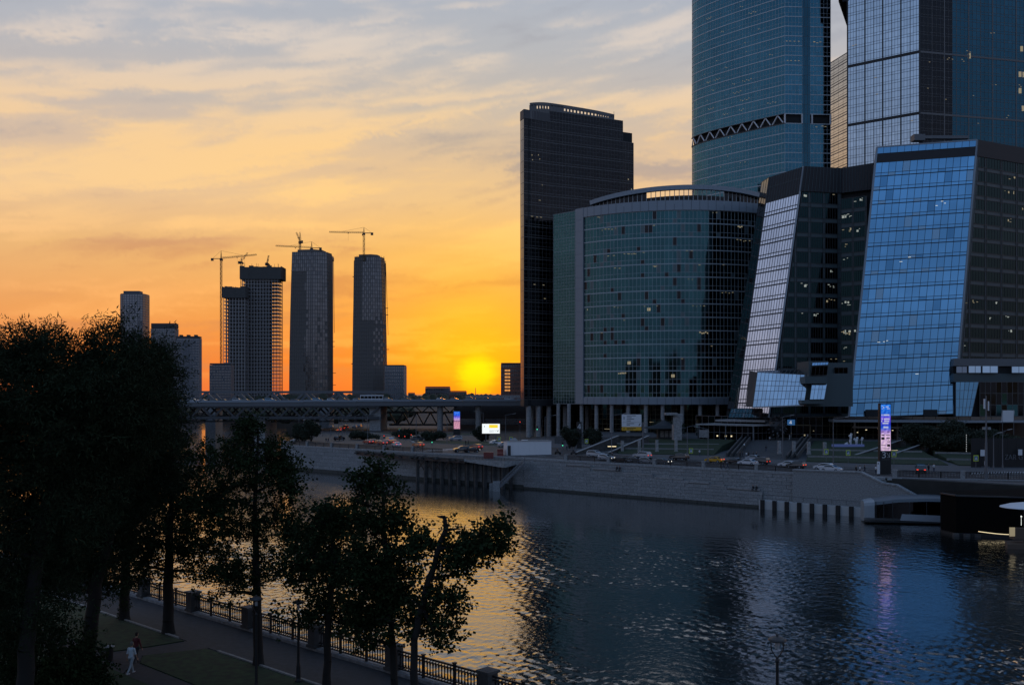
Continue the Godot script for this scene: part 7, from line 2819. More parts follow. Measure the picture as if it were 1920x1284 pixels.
func street() -> void:
	for e in [["white", 0.55, 0.56, 0.58], ["silver", 0.32, 0.33, 0.35], ["grey", 0.12, 0.125, 0.13], ["black", 0.012, 0.012, 0.014], ["yellow", 0.55, 0.28, 0.01], ["red", 0.25, 0.03, 0.02], ["orange", 0.45, 0.12, 0.03], ["blue", 0.12, 0.28, 0.40]]:
		var m := surf("car_" + e[0], e[1], e[2], e[3], 0.25, 0.0, 0.6)
		m.clearcoat_enabled = true
		m.clearcoat = 0.6
		m.clearcoat_roughness = 0.05
	surf("car_glass", 0.012, 0.014, 0.016, 0.05, 0.0, 0.6)
	surf("car_lens", 0.35, 0.36, 0.38, 0.15)
	surf("car_tail", 0.16, 0.01, 0.01, 0.3)
	glow("lamp_head", 1.0, 0.95, 0.85, 2.0)
	var sedan := make_car("sedan")
	var hatch := make_car("hatch")
	var suv := make_car("suv")
	var kinds := {"sedan": sedan, "hatch": hatch, "suv": suv}
	var along := atan2(-WD.y, WD.x)          # heading downstream, to the right
	var A := "cars on the embankment road"
	# [photo column, row of the wheels, kind, colour, heads right?, headlights, taillights, label]
	var cars := [
		[1117, 857, "suv", "silver", 1, 0, 0, "silver SUV first in the row above the left end of the river wall"],
		[1137, 863, "hatch", "white", 1, 1, 0, "white hatchback with a lit headlight behind the silver SUV"],
		[1166, 868, "sedan", "black", 1, 0, 0, "dark sedan in the gap under the direction board's left edge"],
		[1204, 859, "suv", "silver", -1, 0, 1, "silver SUV with red tail lights under the direction board's post"],
		[1191, 867, "sedan", "grey", 1, 0, 0, "grey sedan nearest the railing below the silver SUV"],
		[1215, 869, "hatch", "silver", 1, 1, 0, "silver hatchback with headlights on, left of the dark one"],
		[1241, 870, "sedan", "grey", 1, 1, 0, "dark grey car with two bright headlights facing the camera"],
		[1274, 863, "suv", "black", -1, 0, 0, "black SUV alone behind the crossing sign below the stair"],
		[1340, 867, "sedan", "yellow", -1, 0, 1, "yellow taxi at the foot of the broad stair"],
		[1377, 870, "sedan", "black", -1, 0, 0, "low black car between the yellow taxi and the white sedan"],
		[1403, 872, "sedan", "white", -1, 0, 0, "white sedan in front of the black car with red lights"],
		[1424, 871, "suv", "black", -1, 0, 1, "black SUV with red tail lights right of the white sedan"],
		[1416, 864, "sedan", "silver", 1, 0, 0, "silver car half hidden behind the black SUV with red lights"],
		[1479, 876, "sedan", "white", -1, 0, 1, "white sedan with red tail lights alone before the right lawn"],
		[1493, 878, "hatch", "black", -1, 0, 1, "dark hatchback just right of the lone white sedan, tail lights on"],
		[1545, 881, "hatch", "white", -1, 0, 0, "white hatchback, farther of two white cars left of the screen pylon"],
		[1559, 884, "sedan", "white", 1, 0, 0, "white sedan, nearer of two white cars left of the screen pylon"],
	]
	for e in cars:
		var d: float = 30420.0 / (e[1] - 740.0)
		place_car(kinds[e[2]], e[7], G(e[0], d, BANK + 0.022), along if e[4] > 0 else along + PI, M["car_" + e[3]], e[5] == 1, e[6] == 1, A)
	place_car(suv, "black SUV seen from behind, tail lights on, right of the screen pylon", G(1727, 207, BANK + 0.022), along + PI * 0.62, M.car_black, false, true, A)
	# at the junction and under the bridge
	var J := "cars at the junction before the bridge"
	var far := [
		[636, 826, "suv", "black", 1.2, 1, 0, "lone dark van coming towards the camera on the wide road"],
		[690, 832, "sedan", "red", 2.2, 0, 1, "leftmost car waiting at the red light, tail lights glowing"],
		[697, 831, "hatch", "black", 2.2, 0, 1, "dark hatchback second in the queue at the red light"],
		[709, 833, "sedan", "orange", 2.1, 0, 1, "orange lit sedan third in the queue at the red light"],
		[717, 834, "sedan", "red", 2.1, 0, 1, "red car fourth in the queue at the red light"],
		[729, 829, "suv", "silver", 2.1, 0, 1, "silver SUV behind the red car at the crossing"],
		[736, 833, "hatch", "red", 2.1, 0, 1, "red hatchback beside the white car at the crossing"],
		[743, 837, "sedan", "white", 2.0, 0, 1, "white sedan with red lights, last at the crossing near the railing"],
		[784, 838, "hatch", "orange", 2.3, 0, 1, "orange hatchback alone on the near lane before the landing stage"],
		[782, 826, "suv", "grey", 0.5, 0, 0, "grey SUV behind the orange hatchback, by the island"],
		[807, 826, "suv", "white", 0.4, 1, 0, "white SUV with its headlight on beside the grass island"],
		[854, 826, "suv", "silver", 3.4, 0, 0, "silver SUV right of the grass island"],
		[865, 848, "suv", "black", 3.5, 0, 0, "dark SUV right behind the landing deck's left half"],
		[884, 848, "sedan", "black", 0.5, 1, 0, "black sedan with headlights on beside the dark SUV"],
		[893, 842, "hatch", "red", 2.3, 0, 1, "red and white lit hatchback above the landing deck"],
		[930, 833, "sedan", "white", 0.7, 0, 0, "white sedan below the lit billboard"],
		[945, 838, "hatch", "silver", 0.7, 0, 0, "silver hatchback left of the white cabin"],
		[759, 811, "sedan", "grey", 1.3, 1, 0, "car with two bright headlights under the side truss"],
		[621, 803, "sedan", "white", 1.5, 1, 0, "white car farthest left of the distant queue under the bridge"],
		[634, 809, "hatch", "orange", 2.0, 0, 1, "orange lit hatchback in the distant queue under the bridge"],
		[640, 806, "sedan", "red", 2.0, 0, 1, "red lit sedan in the distant queue under the bridge"],
		[647, 804, "suv", "black", 2.0, 0, 1, "dark SUV right in the distant queue under the bridge"],
		[665, 803, "sedan", "white", 1.5, 1, 0, "white car left of the pair near the bridge pier"],
		[674, 802, "suv", "silver", 1.5, 1, 0, "silver SUV right of the pair near the bridge pier"],
	]
	for e in far:
		var d: float = 30420.0 / (e[1] - 740.0)
		place_car(kinds[e[2]], e[7], G(e[0], d, BANK + 0.022), e[4], M["car_" + e[3]], e[5] == 1, e[6] == 1, J)
	# on the bridge, bumper to bumper
	var cols := ["grey", "black", "silver", "white", "grey", "blue", "black", "silver"]
	var kk := ["sedan", "hatch", "suv"]
	var n := 0
	var px := 338.0
	while px < 965.0:
		if px > 668 and px < 724:
			px = 726.0
		var c: String = cols[rng.randi() % 8]
		var kd: String = kk[rng.randi() % 3]
		if absf(px - 603) < 8:
			c = "blue"
		var x := (px - 960) / F * 453.0
		place_car(kinds[kd], "%s %s, %s from the left in the bridge jam" % [c, {"sedan": "sedan", "hatch": "hatchback", "suv": "SUV"}[kd], ORD[n]], Vector3(x, 20.31 + 0.005 * (x + 190), -453.0 - (n % 2) * 3.4), 0.0, M["car_" + c], false, false, "cars queueing on the road bridge")
		n += 1
		px += rng.randf_range(17, 27) if px < 700 else rng.randf_range(20, 44)
	for k in kinds:
		kinds[k].free()
	var bus := thing("bus", "white framed bus standing in the bridge traffic above the pier", "bus", Vector3((697.0 - 960) / F * 452, 20.9, -452.2))
	var b := Mb.new()
	b.box(Vector3(0, 1.65, 0), Vector3(10.4, 2.7, 2.4))
	put("body", b, M.white, bus)
	b = Mb.new()
	for k in 6:
		b.box(Vector3(-4.2 + k * 1.68, 1.95, 1.2), Vector3(1.5, 1.15, 0.06))
	b.box(Vector3(5.21, 1.9, 0), Vector3(0.06, 1.4, 2.1))
	put("windows", b, M.car_glass, bus)
	for x in [-3.2, 3.2]:
		b = Mb.new()
		b.tube(Vector3(x, 0.45, 0.9), Vector3(x, 0.45, 1.22), 0.48, 0.48, 12, true)
		put("wheel", b, M.rubber, bus)
	# white lorry and gear behind the cabin
	var tk := thing("lorry", "white lorry with a slanted load behind the white cabin's left end", "lorry", G(972, 300, BANK))
	b = Mb.new()
	b.box(Vector3(1.9, 1.6, 0), Vector3(1.9, 2.2, 2.2))
	put("cab", b, M.white, tk)
	b = Mb.new()
	b.lathe(Vector3(-1.2, 1.9, 0), [[0.0, -1.1], [1.0, -0.8], [1.2, 0.0], [0.9, 0.9], [0.3, 1.4]], 12)
	put("drum", b, M.concrete, tk)
	b = Mb.new()
	b.box(Vector3(-0.3, 0.75, 0), Vector3(6.4, 0.35, 2.2))
	put("chassis", b, M.metal_dark, tk)
	for x in [-2.4, -1.2, 2.0]:
		b = Mb.new()
		b.tube(Vector3(x, 0.5, 0.7), Vector3(x, 0.5, 1.1), 0.5, 0.5, 10, true)
		put("wheel", b, M.rubber, tk)
	# lamps of the far bank
	var lamps := [[1147, 776, 250, 3.0, "street lamp with its arm over the road, left of the direction board"], [1022, 779, 300, 2.5, "street lamp between the dark tower's columns"], [1289, 797, 246, 2.5, "street lamp left of the pavilion, before the left lawn"], [1328, 801, 238, -2.5, "street lamp before the broad stair's left wall"], [1468, 779, 246, 2.0, "thin street lamp in front of the sphere sculpture"], [1563, 782, 226, 2.8, "street lamp left of the screen pylon, arm over the lawn"], [641, 780, 350, 2.5, "street lamp on the far junction left of the pier"], [689, 776, 340, 2.5, "street lamp just left of the bridge pier's foot"], [780, 777, 330, 2.5, "street lamp before the side truss"], [838, 780, 330, 2.5, "street lamp between the two columns of the viaduct"], [906, 772, 345, -2.5, "street lamp left of the lit billboard"], [948, 776, 330, 2.5, "street lamp right of the lit billboard"], [1864, 812, 214, 1.0, "thin lamp post right of the antenna mast"], [1881, 806, 216, 1.2, "lamp post with a camera box by the white banner"]]
	for e in lamps:
		street_lamp(e[4], G(e[0], e[2], BANK + 0.1), W(0, e[1], e[2]).y - BANK - 0.5, absf(e[3]), 0.0 if e[3] > 0 else PI, "street lamps on the far bank")
	# lamp stalks under the bridge
	for k in 9:
		street_lamp("%s slim lamp post from the left in the row under the bridge" % ["first", "second", "third", "fourth", "fifth", "sixth", "seventh", "eighth", "last"][k], G(560 + k * 15.0, 372 + k * 6, BANK), 7.5, 1.2, 0.0, "slim lamp posts along the road under the bridge")
	# antenna mast at the right
	var ms := thing("antenna_mast", "tall grey mast with white antenna boxes and two camera boxes at the right", "mast", G(1850, 190, BANK))
	var mh := W(0, 742, 190).y - BANK
	b = Mb.new()
	b.tube(Vector3.ZERO, Vector3(0, mh * 0.45, 0), 0.28, 0.22, 10)
	b.tube(Vector3(0, mh * 0.45, 0), Vector3(0, mh, 0), 0.18, 0.1, 10)
	put("pole", b, M.steel, ms)
	for e in [[-0.35, 757, 0.28, 1.9], [0.42, 761, 0.22, 1.8]]:
		b = Mb.new()
		b.box(Vector3(e[0], W(0, e[1], 190).y - BANK, 0.05), Vector3(e[2], e[3], 0.2))
		put("antenna", b, M.white, ms)
	for x in [-0.45, 0.5]:
		b = Mb.new()
		b.box(Vector3(x, W(0, 803, 190).y - BANK, 0.1), Vector3(0.55, 0.5, 0.4))
		put("camera_box", b, M.concrete, ms)
	# traffic lights
	var tl := [[1013, 806, 288, -0.9, "lamp_green", 2, "traffic light on a long arm with a green arrow by the dark tower"], [1055, 835, 275, 0.0, "lamp_green", 2, "low green traffic light between the white cabin and the 4 pylon"], [975, 791, 330, 0.0, "lamp_red", 0, "red traffic light before the dark tower's first column"], [589, 813, 372, 0.0, "lamp_red", 0, "red traffic light at the far left of the junction"], [720, 817, 350, 0.0, "lamp_red", 0, "red traffic light above the orange sedan"], [748, 817, 352, 0.0, "lamp_red", 0, "red traffic light right of the crossing queue"], [759, 818, 350, 0.0, "lamp_red", 0, "low red traffic light beside the road bend"], [771, 815, 348, 0.0, "lamp_red", 0, "red traffic light under the right crossing sign"], [810, 829, 318, 0.0, "lamp_green", 2, "green traffic light on the grass island"]]
	for e in tl:
		var hh := W(0, e[1], e[2]).y - BANK + 0.36 * (1 if e[5] == 2 else -1)
		traffic_light(e[6], G(e[0], e[2], BANK), hh, e[3], M[e[4]], e[5])

# ---- people ------------------------------------------------------------------------------------------------------
func nets(bones: Array, cell: float, cols: Array, out: Mb, k := 0.035) -> void:
	# the joined surface of tapered capsules [p0, r0, p1, r1, colour]
	var lo := Vector3(1e9, 1e9, 1e9)
	var hi := -lo
	for b in bones:
		for e in [[b[0], b[1]], [b[2], b[3]]]:
			lo = lo.min(e[0] - Vector3.ONE * (e[1] + cell * 2))
			hi = hi.max(e[0] + Vector3.ONE * (e[1] + cell * 2))
	var nx := int((hi.x - lo.x) / cell) + 2
	var ny := int((hi.y - lo.y) / cell) + 2
	var nz := int((hi.z - lo.z) / cell) + 2
	var f := PackedFloat32Array()
	f.resize(nx * ny * nz)
	f.fill(1.0)
	var who := PackedByteArray()
	who.resize(nx * ny * nz)
	var near := PackedFloat32Array()
	near.resize(nx * ny * nz)
	near.fill(1.0)
	for b in bones:
		var p: Vector3 = b[0]
		var d: Vector3 = b[2] - b[0]
		var dd := maxf(d.length_squared(), 1e-9)
		var m: float = maxf(b[1], b[3]) + cell * 3.0 + k
		var a0: Vector3 = ((p.min(b[2]) - Vector3.ONE * m - lo) / cell).floor().max(Vector3.ZERO)
		var a1: Vector3 = ((p.max(b[2]) + Vector3.ONE * m - lo) / cell).ceil().min(Vector3(nx - 1, ny - 1, nz - 1))
		for z in range(int(a0.z), int(a1.z) + 1):
			for y in range(int(a0.y), int(a1.y) + 1):
				for x in range(int(a0.x), int(a1.x) + 1):
					var q := lo + Vector3(x, y, z) * cell
					var t := clampf((q - p).dot(d) / dd, 0, 1)
					var v: float = q.distance_to(p + d * t) - lerpf(b[1], b[3], t)
					var i := (z * ny + y) * nx + x
					if v < near[i]:
						near[i] = v
						who[i] = b[4]
					var h := clampf(0.5 + 0.5 * (f[i] - v) / k, 0, 1)
					f[i] = lerpf(f[i], v, h) - k * h * (1.0 - h)
	var idx := {}
	var vs := PackedVector3Array()
	var cs := PackedByteArray()
	var corner := [0, 1, nx, nx + 1, nx * ny, nx * ny + 1, nx * ny + nx, nx * ny + nx + 1]
	var cv := [Vector3(0, 0, 0), Vector3(1, 0, 0), Vector3(0, 1, 0), Vector3(1, 1, 0), Vector3(0, 0, 1), Vector3(1, 0, 1), Vector3(0, 1, 1), Vector3(1, 1, 1)]
	var edges := [[0, 1], [2, 3], [4, 5], [6, 7], [0, 2], [1, 3], [4, 6], [5, 7], [0, 4], [1, 5], [2, 6], [3, 7]]
	for z in nz - 1:
		for y in ny - 1:
			for x in nx - 1:
				var i := (z * ny + y) * nx + x
				var inside := 0
				for c in corner:
					if f[i + c] < 0:
						inside += 1
				if inside == 0 or inside == 8:
					continue
				var s := Vector3.ZERO
				var n := 0
				for e in edges:
					var va := f[i + corner[e[0]]]
					var vb := f[i + corner[e[1]]]
					if (va < 0) != (vb < 0):
						s += (cv[e[0]] as Vector3).lerp(cv[e[1]], va / (va - vb))
						n += 1
				idx[i] = vs.size()
				vs.append(lo + (Vector3(x, y, z) + s / n) * cell)
				cs.append(who[i])
	var faces := []
	var st := [1, nx, nx * ny]
	for i in idx:
		for ax in 3:
			var a := f[i]
			var b2 := f[i + st[ax]]
			if (a < 0) == (b2 < 0):
				continue
			var u: int = st[(ax + 1) % 3]
			var w: int = st[(ax + 2) % 3]
			if not (idx.has(i - u) and idx.has(i - w) and idx.has(i - u - w)):
				continue
			var q := [idx[i - u - w], idx[i - w], idx[i], idx[i - u]]
			if a >= 0:
				q.reverse()
			faces.append(q)
	var nn := PackedVector3Array()
	nn.resize(vs.size())
	for q in faces:
		var g := (vs[q[1]] - vs[q[0]]).cross(vs[q[2]] - vs[q[0]])
		for v in q:
			nn[v] += g
	for q in faces:
		for t in [[0, 1, 2], [0, 2, 3]]:
			for e in [0, 2, 1]:
				var v: int = q[t[e]]
				out.v.append(vs[v])
				out.n.append(nn[v].normalized())
				out.c.append(cols[cs[v]])

func body(pose: Dictionary, cols: Array, cell: float, hands := false) -> ArrayMesh:
	# colours: 0 skin, 1 top, 2 legs, 3 shoes, 4 hair; z is forward
	var stride: float = pose.get("stride", 0.0)
	var lean: float = pose.get("lean", 0.0)
	var sit: bool = pose.get("sit", false)
	var hip := Vector3(0, 0.93 if not sit else 0.5, 0)
	var up := Vector3(0, cos(lean), sin(lean))
	var chest := hip + up * 0.42
	var neck := hip + up * 0.60
	var head := neck + Vector3(0, 0.16, 0.03 + lean * 0.08)
	var b := []
	b.append([hip + Vector3(-0.07, 0, 0), 0.115, hip + Vector3(0.07, 0, 0), 0.115, 2])
	b.append([hip + up * 0.05, 0.13, chest, 0.145, 1])
	b.append([chest + Vector3(-0.11, 0.06, 0), 0.085, chest + Vector3(0.11, 0.06, 0), 0.085, 1])
	b.append([neck - up * 0.04, 0.055, neck + Vector3(0, 0.07, 0.01), 0.05, 0])
	b.append([head + Vector3(0, -0.03, 0.02), 0.078, head + Vector3(0, 0.03, 0.0), 0.088, 0])
	b.append([head + Vector3(0, 0.05, -0.02), 0.088, head + Vector3(0, -0.01, -0.045), 0.075, 4])
	b.append([head + Vector3(0, -0.01, 0.10), 0.014, head + Vector3(0, -0.03, 0.112), 0.016, 0])
	for s in [-1.0, 1.0]:
		b.append([head + Vector3(s * 0.085, 0.0, -0.005), 0.018, head + Vector3(s * 0.088, -0.03, 0.0), 0.014, 0])
		var sh: Vector3 = chest + Vector3(s * 0.185, 0.08, 0)
		var sw: float = -s * stride * 0.55
		var el: Vector3 = sh + Vector3(s * 0.05, -0.28, sw * 0.28)
		var wr: Vector3 = el + Vector3(s * 0.0, -0.25, sw * 0.3 + 0.06)
		if pose.has("hand_up") and s > 0:
			wr = el + Vector3(-0.10, 0.12, 0.2)
		b.append([sh, 0.062, el, 0.047, 1])
		b.append([el, 0.045, wr, 0.033, 1 if pose.get("sleeves", false) else 0])
		if not hands:
			b.append([wr, 0.035, wr + (wr - el).normalized() * 0.15, 0.022, 0])
		var hp: Vector3 = hip + Vector3(s * 0.095, -0.03, 0)
		var kn: Vector3
		var an: Vector3
		if sit:
			kn = hp + Vector3(s * 0.04, 0.0, 0.42)
			an = kn + Vector3(0, -0.43, -0.02)
		else:
			var t: float = s * stride
			kn = hp + Vector3(0, -0.42 * cos(t), 0.42 * sin(t))
			var back := -0.5 if t < 0 else -0.08
			if stride == 0.0:
				back = 0.0
			an = kn + Vector3(0, -0.42 * cos(t + back * 0.6), 0.42 * sin(t + back * 0.6))
			if t < 0:
				an.y = maxf(an.y, 0.08)
		b.append([hp, 0.09, kn, 0.062, 2])
		b.append([kn, 0.06, an, 0.045, 2])
		b.append([an + Vector3(0, -0.03, -0.03), 0.045, an + Vector3(s * 0.015, -0.045, 0.16), 0.035, 3])
	var out := Mb.new()
	nets(b, cell, cols, out)
	if hands:
		for s in [-1.0, 1.0]:
			var sh: Vector3 = chest + Vector3(s * 0.185, 0.08, 0)
			var sw: float = -s * stride * 0.55
			var el: Vector3 = sh + Vector3(s * 0.05, -0.28, sw * 0.28)
			var wr: Vector3 = el + Vector3(0, -0.25, sw * 0.3 + 0.06)
			var d := (wr - el).normalized()
			var f := Vector3(0, 0, 1)
			f = (f - d * f.dot(d)).normalized()
			var side: Vector3 = d.cross(f) * s
			var hb := []
			for k in 4:
				var root := wr + d * 0.085 + f * (0.03 - k * 0.02)
				hb.append([wr + d * 0.01 + f * (0.016 - k * 0.011), 0.017, root, 0.012, 0])
				var l: float = [0.038, 0.044, 0.041, 0.032][k]
				var m: Vector3 = root + d * l - side * 0.008
				hb.append([root, 0.0095, m, 0.0085, 0])
				hb.append([m, 0.0085, m + d * l * 0.8 - side * 0.018, 0.007, 0])
			var tb := wr + d * 0.03 + f * 0.02
			hb.append([tb, 0.014, tb + d * 0.035 + f * 0.03 - side * 0.01, 0.011, 0])
			hb.append([tb + d * 0.035 + f * 0.03 - side * 0.01, 0.0105, tb + d * 0.065 + f * 0.035 - side * 0.018, 0.0085, 0])
			nets(hb, 0.006, cols, out, 0.006)
	return out.mesh()

func people() -> void:
	var m := StandardMaterial3D.new()
	m.resource_name = "person"
	m.vertex_color_use_as_albedo = true
	m.roughness = 0.85
	var skin := Color(0.34, 0.20, 0.14)
	var hair := Color(0.02, 0.015, 0.01)
	var wh := Color(0.55, 0.58, 0.60)
	var dk := Color(0.02, 0.02, 0.024)
	var jean := Color(0.03, 0.045, 0.08)
	var shoe := Color(0.05, 0.05, 0.05)
	var protos := {
		"white_walk": body({"stride": 0.4}, [skin, wh, dk, shoe, hair], 0.035),
		"white_stand": body({"hand_up": true}, [skin, wh, jean, shoe, hair], 0.035),
		"white_dress": body({"stride": 0.12}, [skin, wh, wh, shoe, hair], 0.035),
		"dark_walk": body({"stride": 0.4, "sleeves": true}, [skin, dk, jean, shoe, hair], 0.035),
		"dark_stand": body({"sleeves": true}, [skin, Color(0.035, 0.03, 0.03), dk, shoe, hair], 0.035),
		"sit": body({"sit": true, "lean": 0.25, "sleeves": true}, [skin, dk, dk, shoe, hair], 0.035),
		"sit_white": body({"sit": true, "lean": 0.45}, [skin, wh, dk, shoe, hair], 0.035),
	}
	var add := func(kind: String, px: float, py: float, ground: float, yaw: float, label: String) -> void:
		var d := (EYE - ground) * F / (py - HOR)
		var o := solo("person", protos[kind], m, label, "person", "people on the far bank")
		o.position = G(px, d, ground)
		o.rotation.y = yaw
	var pv := BANK + 0.13
	add.call("white_stand", 1312, 855, pv, 0.4, "person in a white shirt on the pavement left of the broad stair")
	add.call("white_dress", 1374, 820, PLAZA, 2.6, "left of two white-clad persons walking to the pavilion door")
	add.call("white_walk", 1379, 820, PLAZA, 2.4, "right of two white-clad persons walking to the pavilion door")
	add.call("dark_stand", 1402, 818, PLAZA, 0.2, "person in dark clothes beside the pavilion's right wall")
	add.call("sit_white", 1443, 826, PLAZA, 0.6, "crouching person in white at the top of the broad stair")
	add.call("white_dress", 1481, 825, PLAZA, 1.0, "person in a long white dress right of the sphere sculpture")
	add.call("white_walk", 1515, 824, PLAZA, 0.3, "person in a white top before the lobby doors")
	add.call("dark_walk", 1540, 823, PLAZA, 1.4, "person in dark clothes right of the lobby doors")
	add.call("white_walk", 1396, 842, 8.9, 0.4, "person in a light top walking down the middle of the broad stair")
	add.call("dark_walk", 1437, 847, 8.6, 3.0, "person in dark clothes climbing the right side of the broad stair")
	for k in 6:
		add.call(["dark_stand", "dark_walk", "white_stand", "dark_stand", "dark_walk", "dark_stand"][k], [1388, 1393, 1400, 1404, 1413, 1419][k], 860, pv, k * 1.1, ["dark figure at the left of the group at the stair's foot", "second from the left in the group at the stair's foot", "person in a light top amid the group at the stair's foot", "dark figure right of the light top in the group at the stair's foot", "walking dark figure in the group at the stair's foot", "dark figure at the right of the group at the stair's foot"][k])
	add.call("dark_walk", 1357, 880, pv, 1.2, "left of two dark pedestrians behind the railing below the taxi")
	add.call("dark_walk", 1365, 880, pv, 1.2, "right of two dark pedestrians behind the railing below the taxi")
	add.call("dark_stand", 1606, 889, pv, 0.5, "dark pedestrian left of the screen pylon, standing alone")
	add.call("white_walk", 1613, 889, pv, 1.4, "person in white beside the dark pedestrian left of the screen pylon")
	add.call("dark_walk", 1622, 888, pv, 1.4, "dark walking pedestrian closest to the screen pylon's lamp")
	add.call("white_stand", 1643, 889, pv, 1.9, "person in white bending at the screen pylon's info stand")
	add.call("white_stand", 1752, 885, pv, 0.2, "person in a white shirt right of the black SUV")
	add.call("dark_stand", 1742, 886, pv, 0.2, "dark figure between the black SUV and the white shirt")
	for e in [[1046, 852, "rider in dark clothes on the motorcycle next to the white cabin", "dark motorcycle parked next to the white cabin's right end"], [1076, 853, "rider in dark clothes on the second motorcycle from the white cabin", "dark motorcycle further right of the white cabin"]]:
		var d: float = 30420.0 / (e[1] - 740.0)
		motorcycle(e[3], G(e[0], d, BANK + 0.02), 1.0)
		var o := solo("person", protos["sit"], m, e[2], "person", "people on the far bank")
		o.position = G(e[0], d, BANK + 0.40) + Vector3(-sin(1.0), 0, -cos(1.0)) * 0.3
		o.rotation.y = 1.0
	add.call("dark_walk", 1063, 846, BANK, 0.4, "dark pedestrian between the two riders")
	add.call("dark_stand", 1148, 862, pv, 1.0, "dark figure by the white hatchback on the pavement")
	add.call("dark_walk", 611, 830, BANK, 0.7, "left of two tiny pedestrians on the far junction")
	add.call("dark_walk", 615, 830, BANK, 0.7, "right of two tiny pedestrians on the far junction")
	add.call("dark_stand", 873, 835, BANK, 0.3, "tiny dark figure left of the lit billboard's foot")
	add.call("dark_walk", 878, 835, BANK, 1.3, "tiny walking figure below the lit billboard")
	# sitters on the ledges of the river wall
	for e in [[28.8, 6.32, "left of two sitters on the wall's second ledge"], [29.6, 6.32, "right of two sitters on the wall's second ledge"], [64.0, 3.87, "left of two sitters on the lowest ledge of the river wall"], [64.8, 3.87, "right of two sitters on the lowest ledge of the river wall"]]:
		var o := solo("person", protos["sit"], m, e[2], "person", "people on the far bank")
		o.position = S3(e[0], -0.45, e[1] - 0.40)
		o.rotation.y = atan2(-ND.x, -ND.y)
	# the two walkers in the park below
	var a := solo("person", body({"stride": 0.36, "lean": 0.06}, [skin, Color(0.50, 0.58, 0.62), Color(0.30, 0.34, 0.36), Color(0.4, 0.4, 0.4), Color(0.12, 0.11, 0.10)], 0.018, true), m, "person in a white shirt and pale trousers walking away on the park path", "person", "walkers in the park")
	a.position = G(245, 55.0, NEAR_BANK + 0.04)
	a.rotation.y = PI - 0.35
	var c := solo("person", body({"stride": 0.3, "sleeves": true}, [skin, Color(0.10, 0.018, 0.02), dk, shoe, hair], 0.018, true), m, "person in a dark red top just ahead of the white-shirted walker", "person", "walkers in the park")
	c.position = G(255, 57.2, NEAR_BANK + 0.04)
	c.rotation.y = PI - 0.35

# ---- what stands behind the camera and shows in the glass ---------------------------------------------------------------
func opposite_bank() -> void:
	for e in [[-120, 190, 90, 46, "long brick housing block mirrored in the round building's left half"], [20, 230, 110, 52, "long housing block behind the near park, mirrored in the lower storeys"], [250, 120, 100, 60, "housing block mirrored in the right tower's dark side"], [-300, 80, 120, 42, "low housing block far along the near bank"]]:
		var root := thing("housing_block", e[4], "building", Vector3(e[0], NEAR_BANK, e[1]))
		var b := Mb.new()
		b.box(Vector3(0, e[3] * 0.5, 0), Vector3(e[2], e[3], 30))
		put("wall", b, M.far_wall_dark, root)
		b = Mb.new()
		b.box(Vector3(0, e[3] + 0.6, 0), Vector3(e[2] + 1.0, 1.2, 31))
		put("roof", b, M.roof, root)
		b = Mb.new()
		for j in int(e[3] / 4.0):
			for i in int(e[2] / 5.0):
				b.box(Vector3(-e[2] * 0.5 + 2.5 + i * 5.0, 3 + j * 4.0, -15.05), Vector3(2.6, 2.0, 0.2))
		put("windows", b, M.glass_black_2, root).set_meta("kind", "stuff")

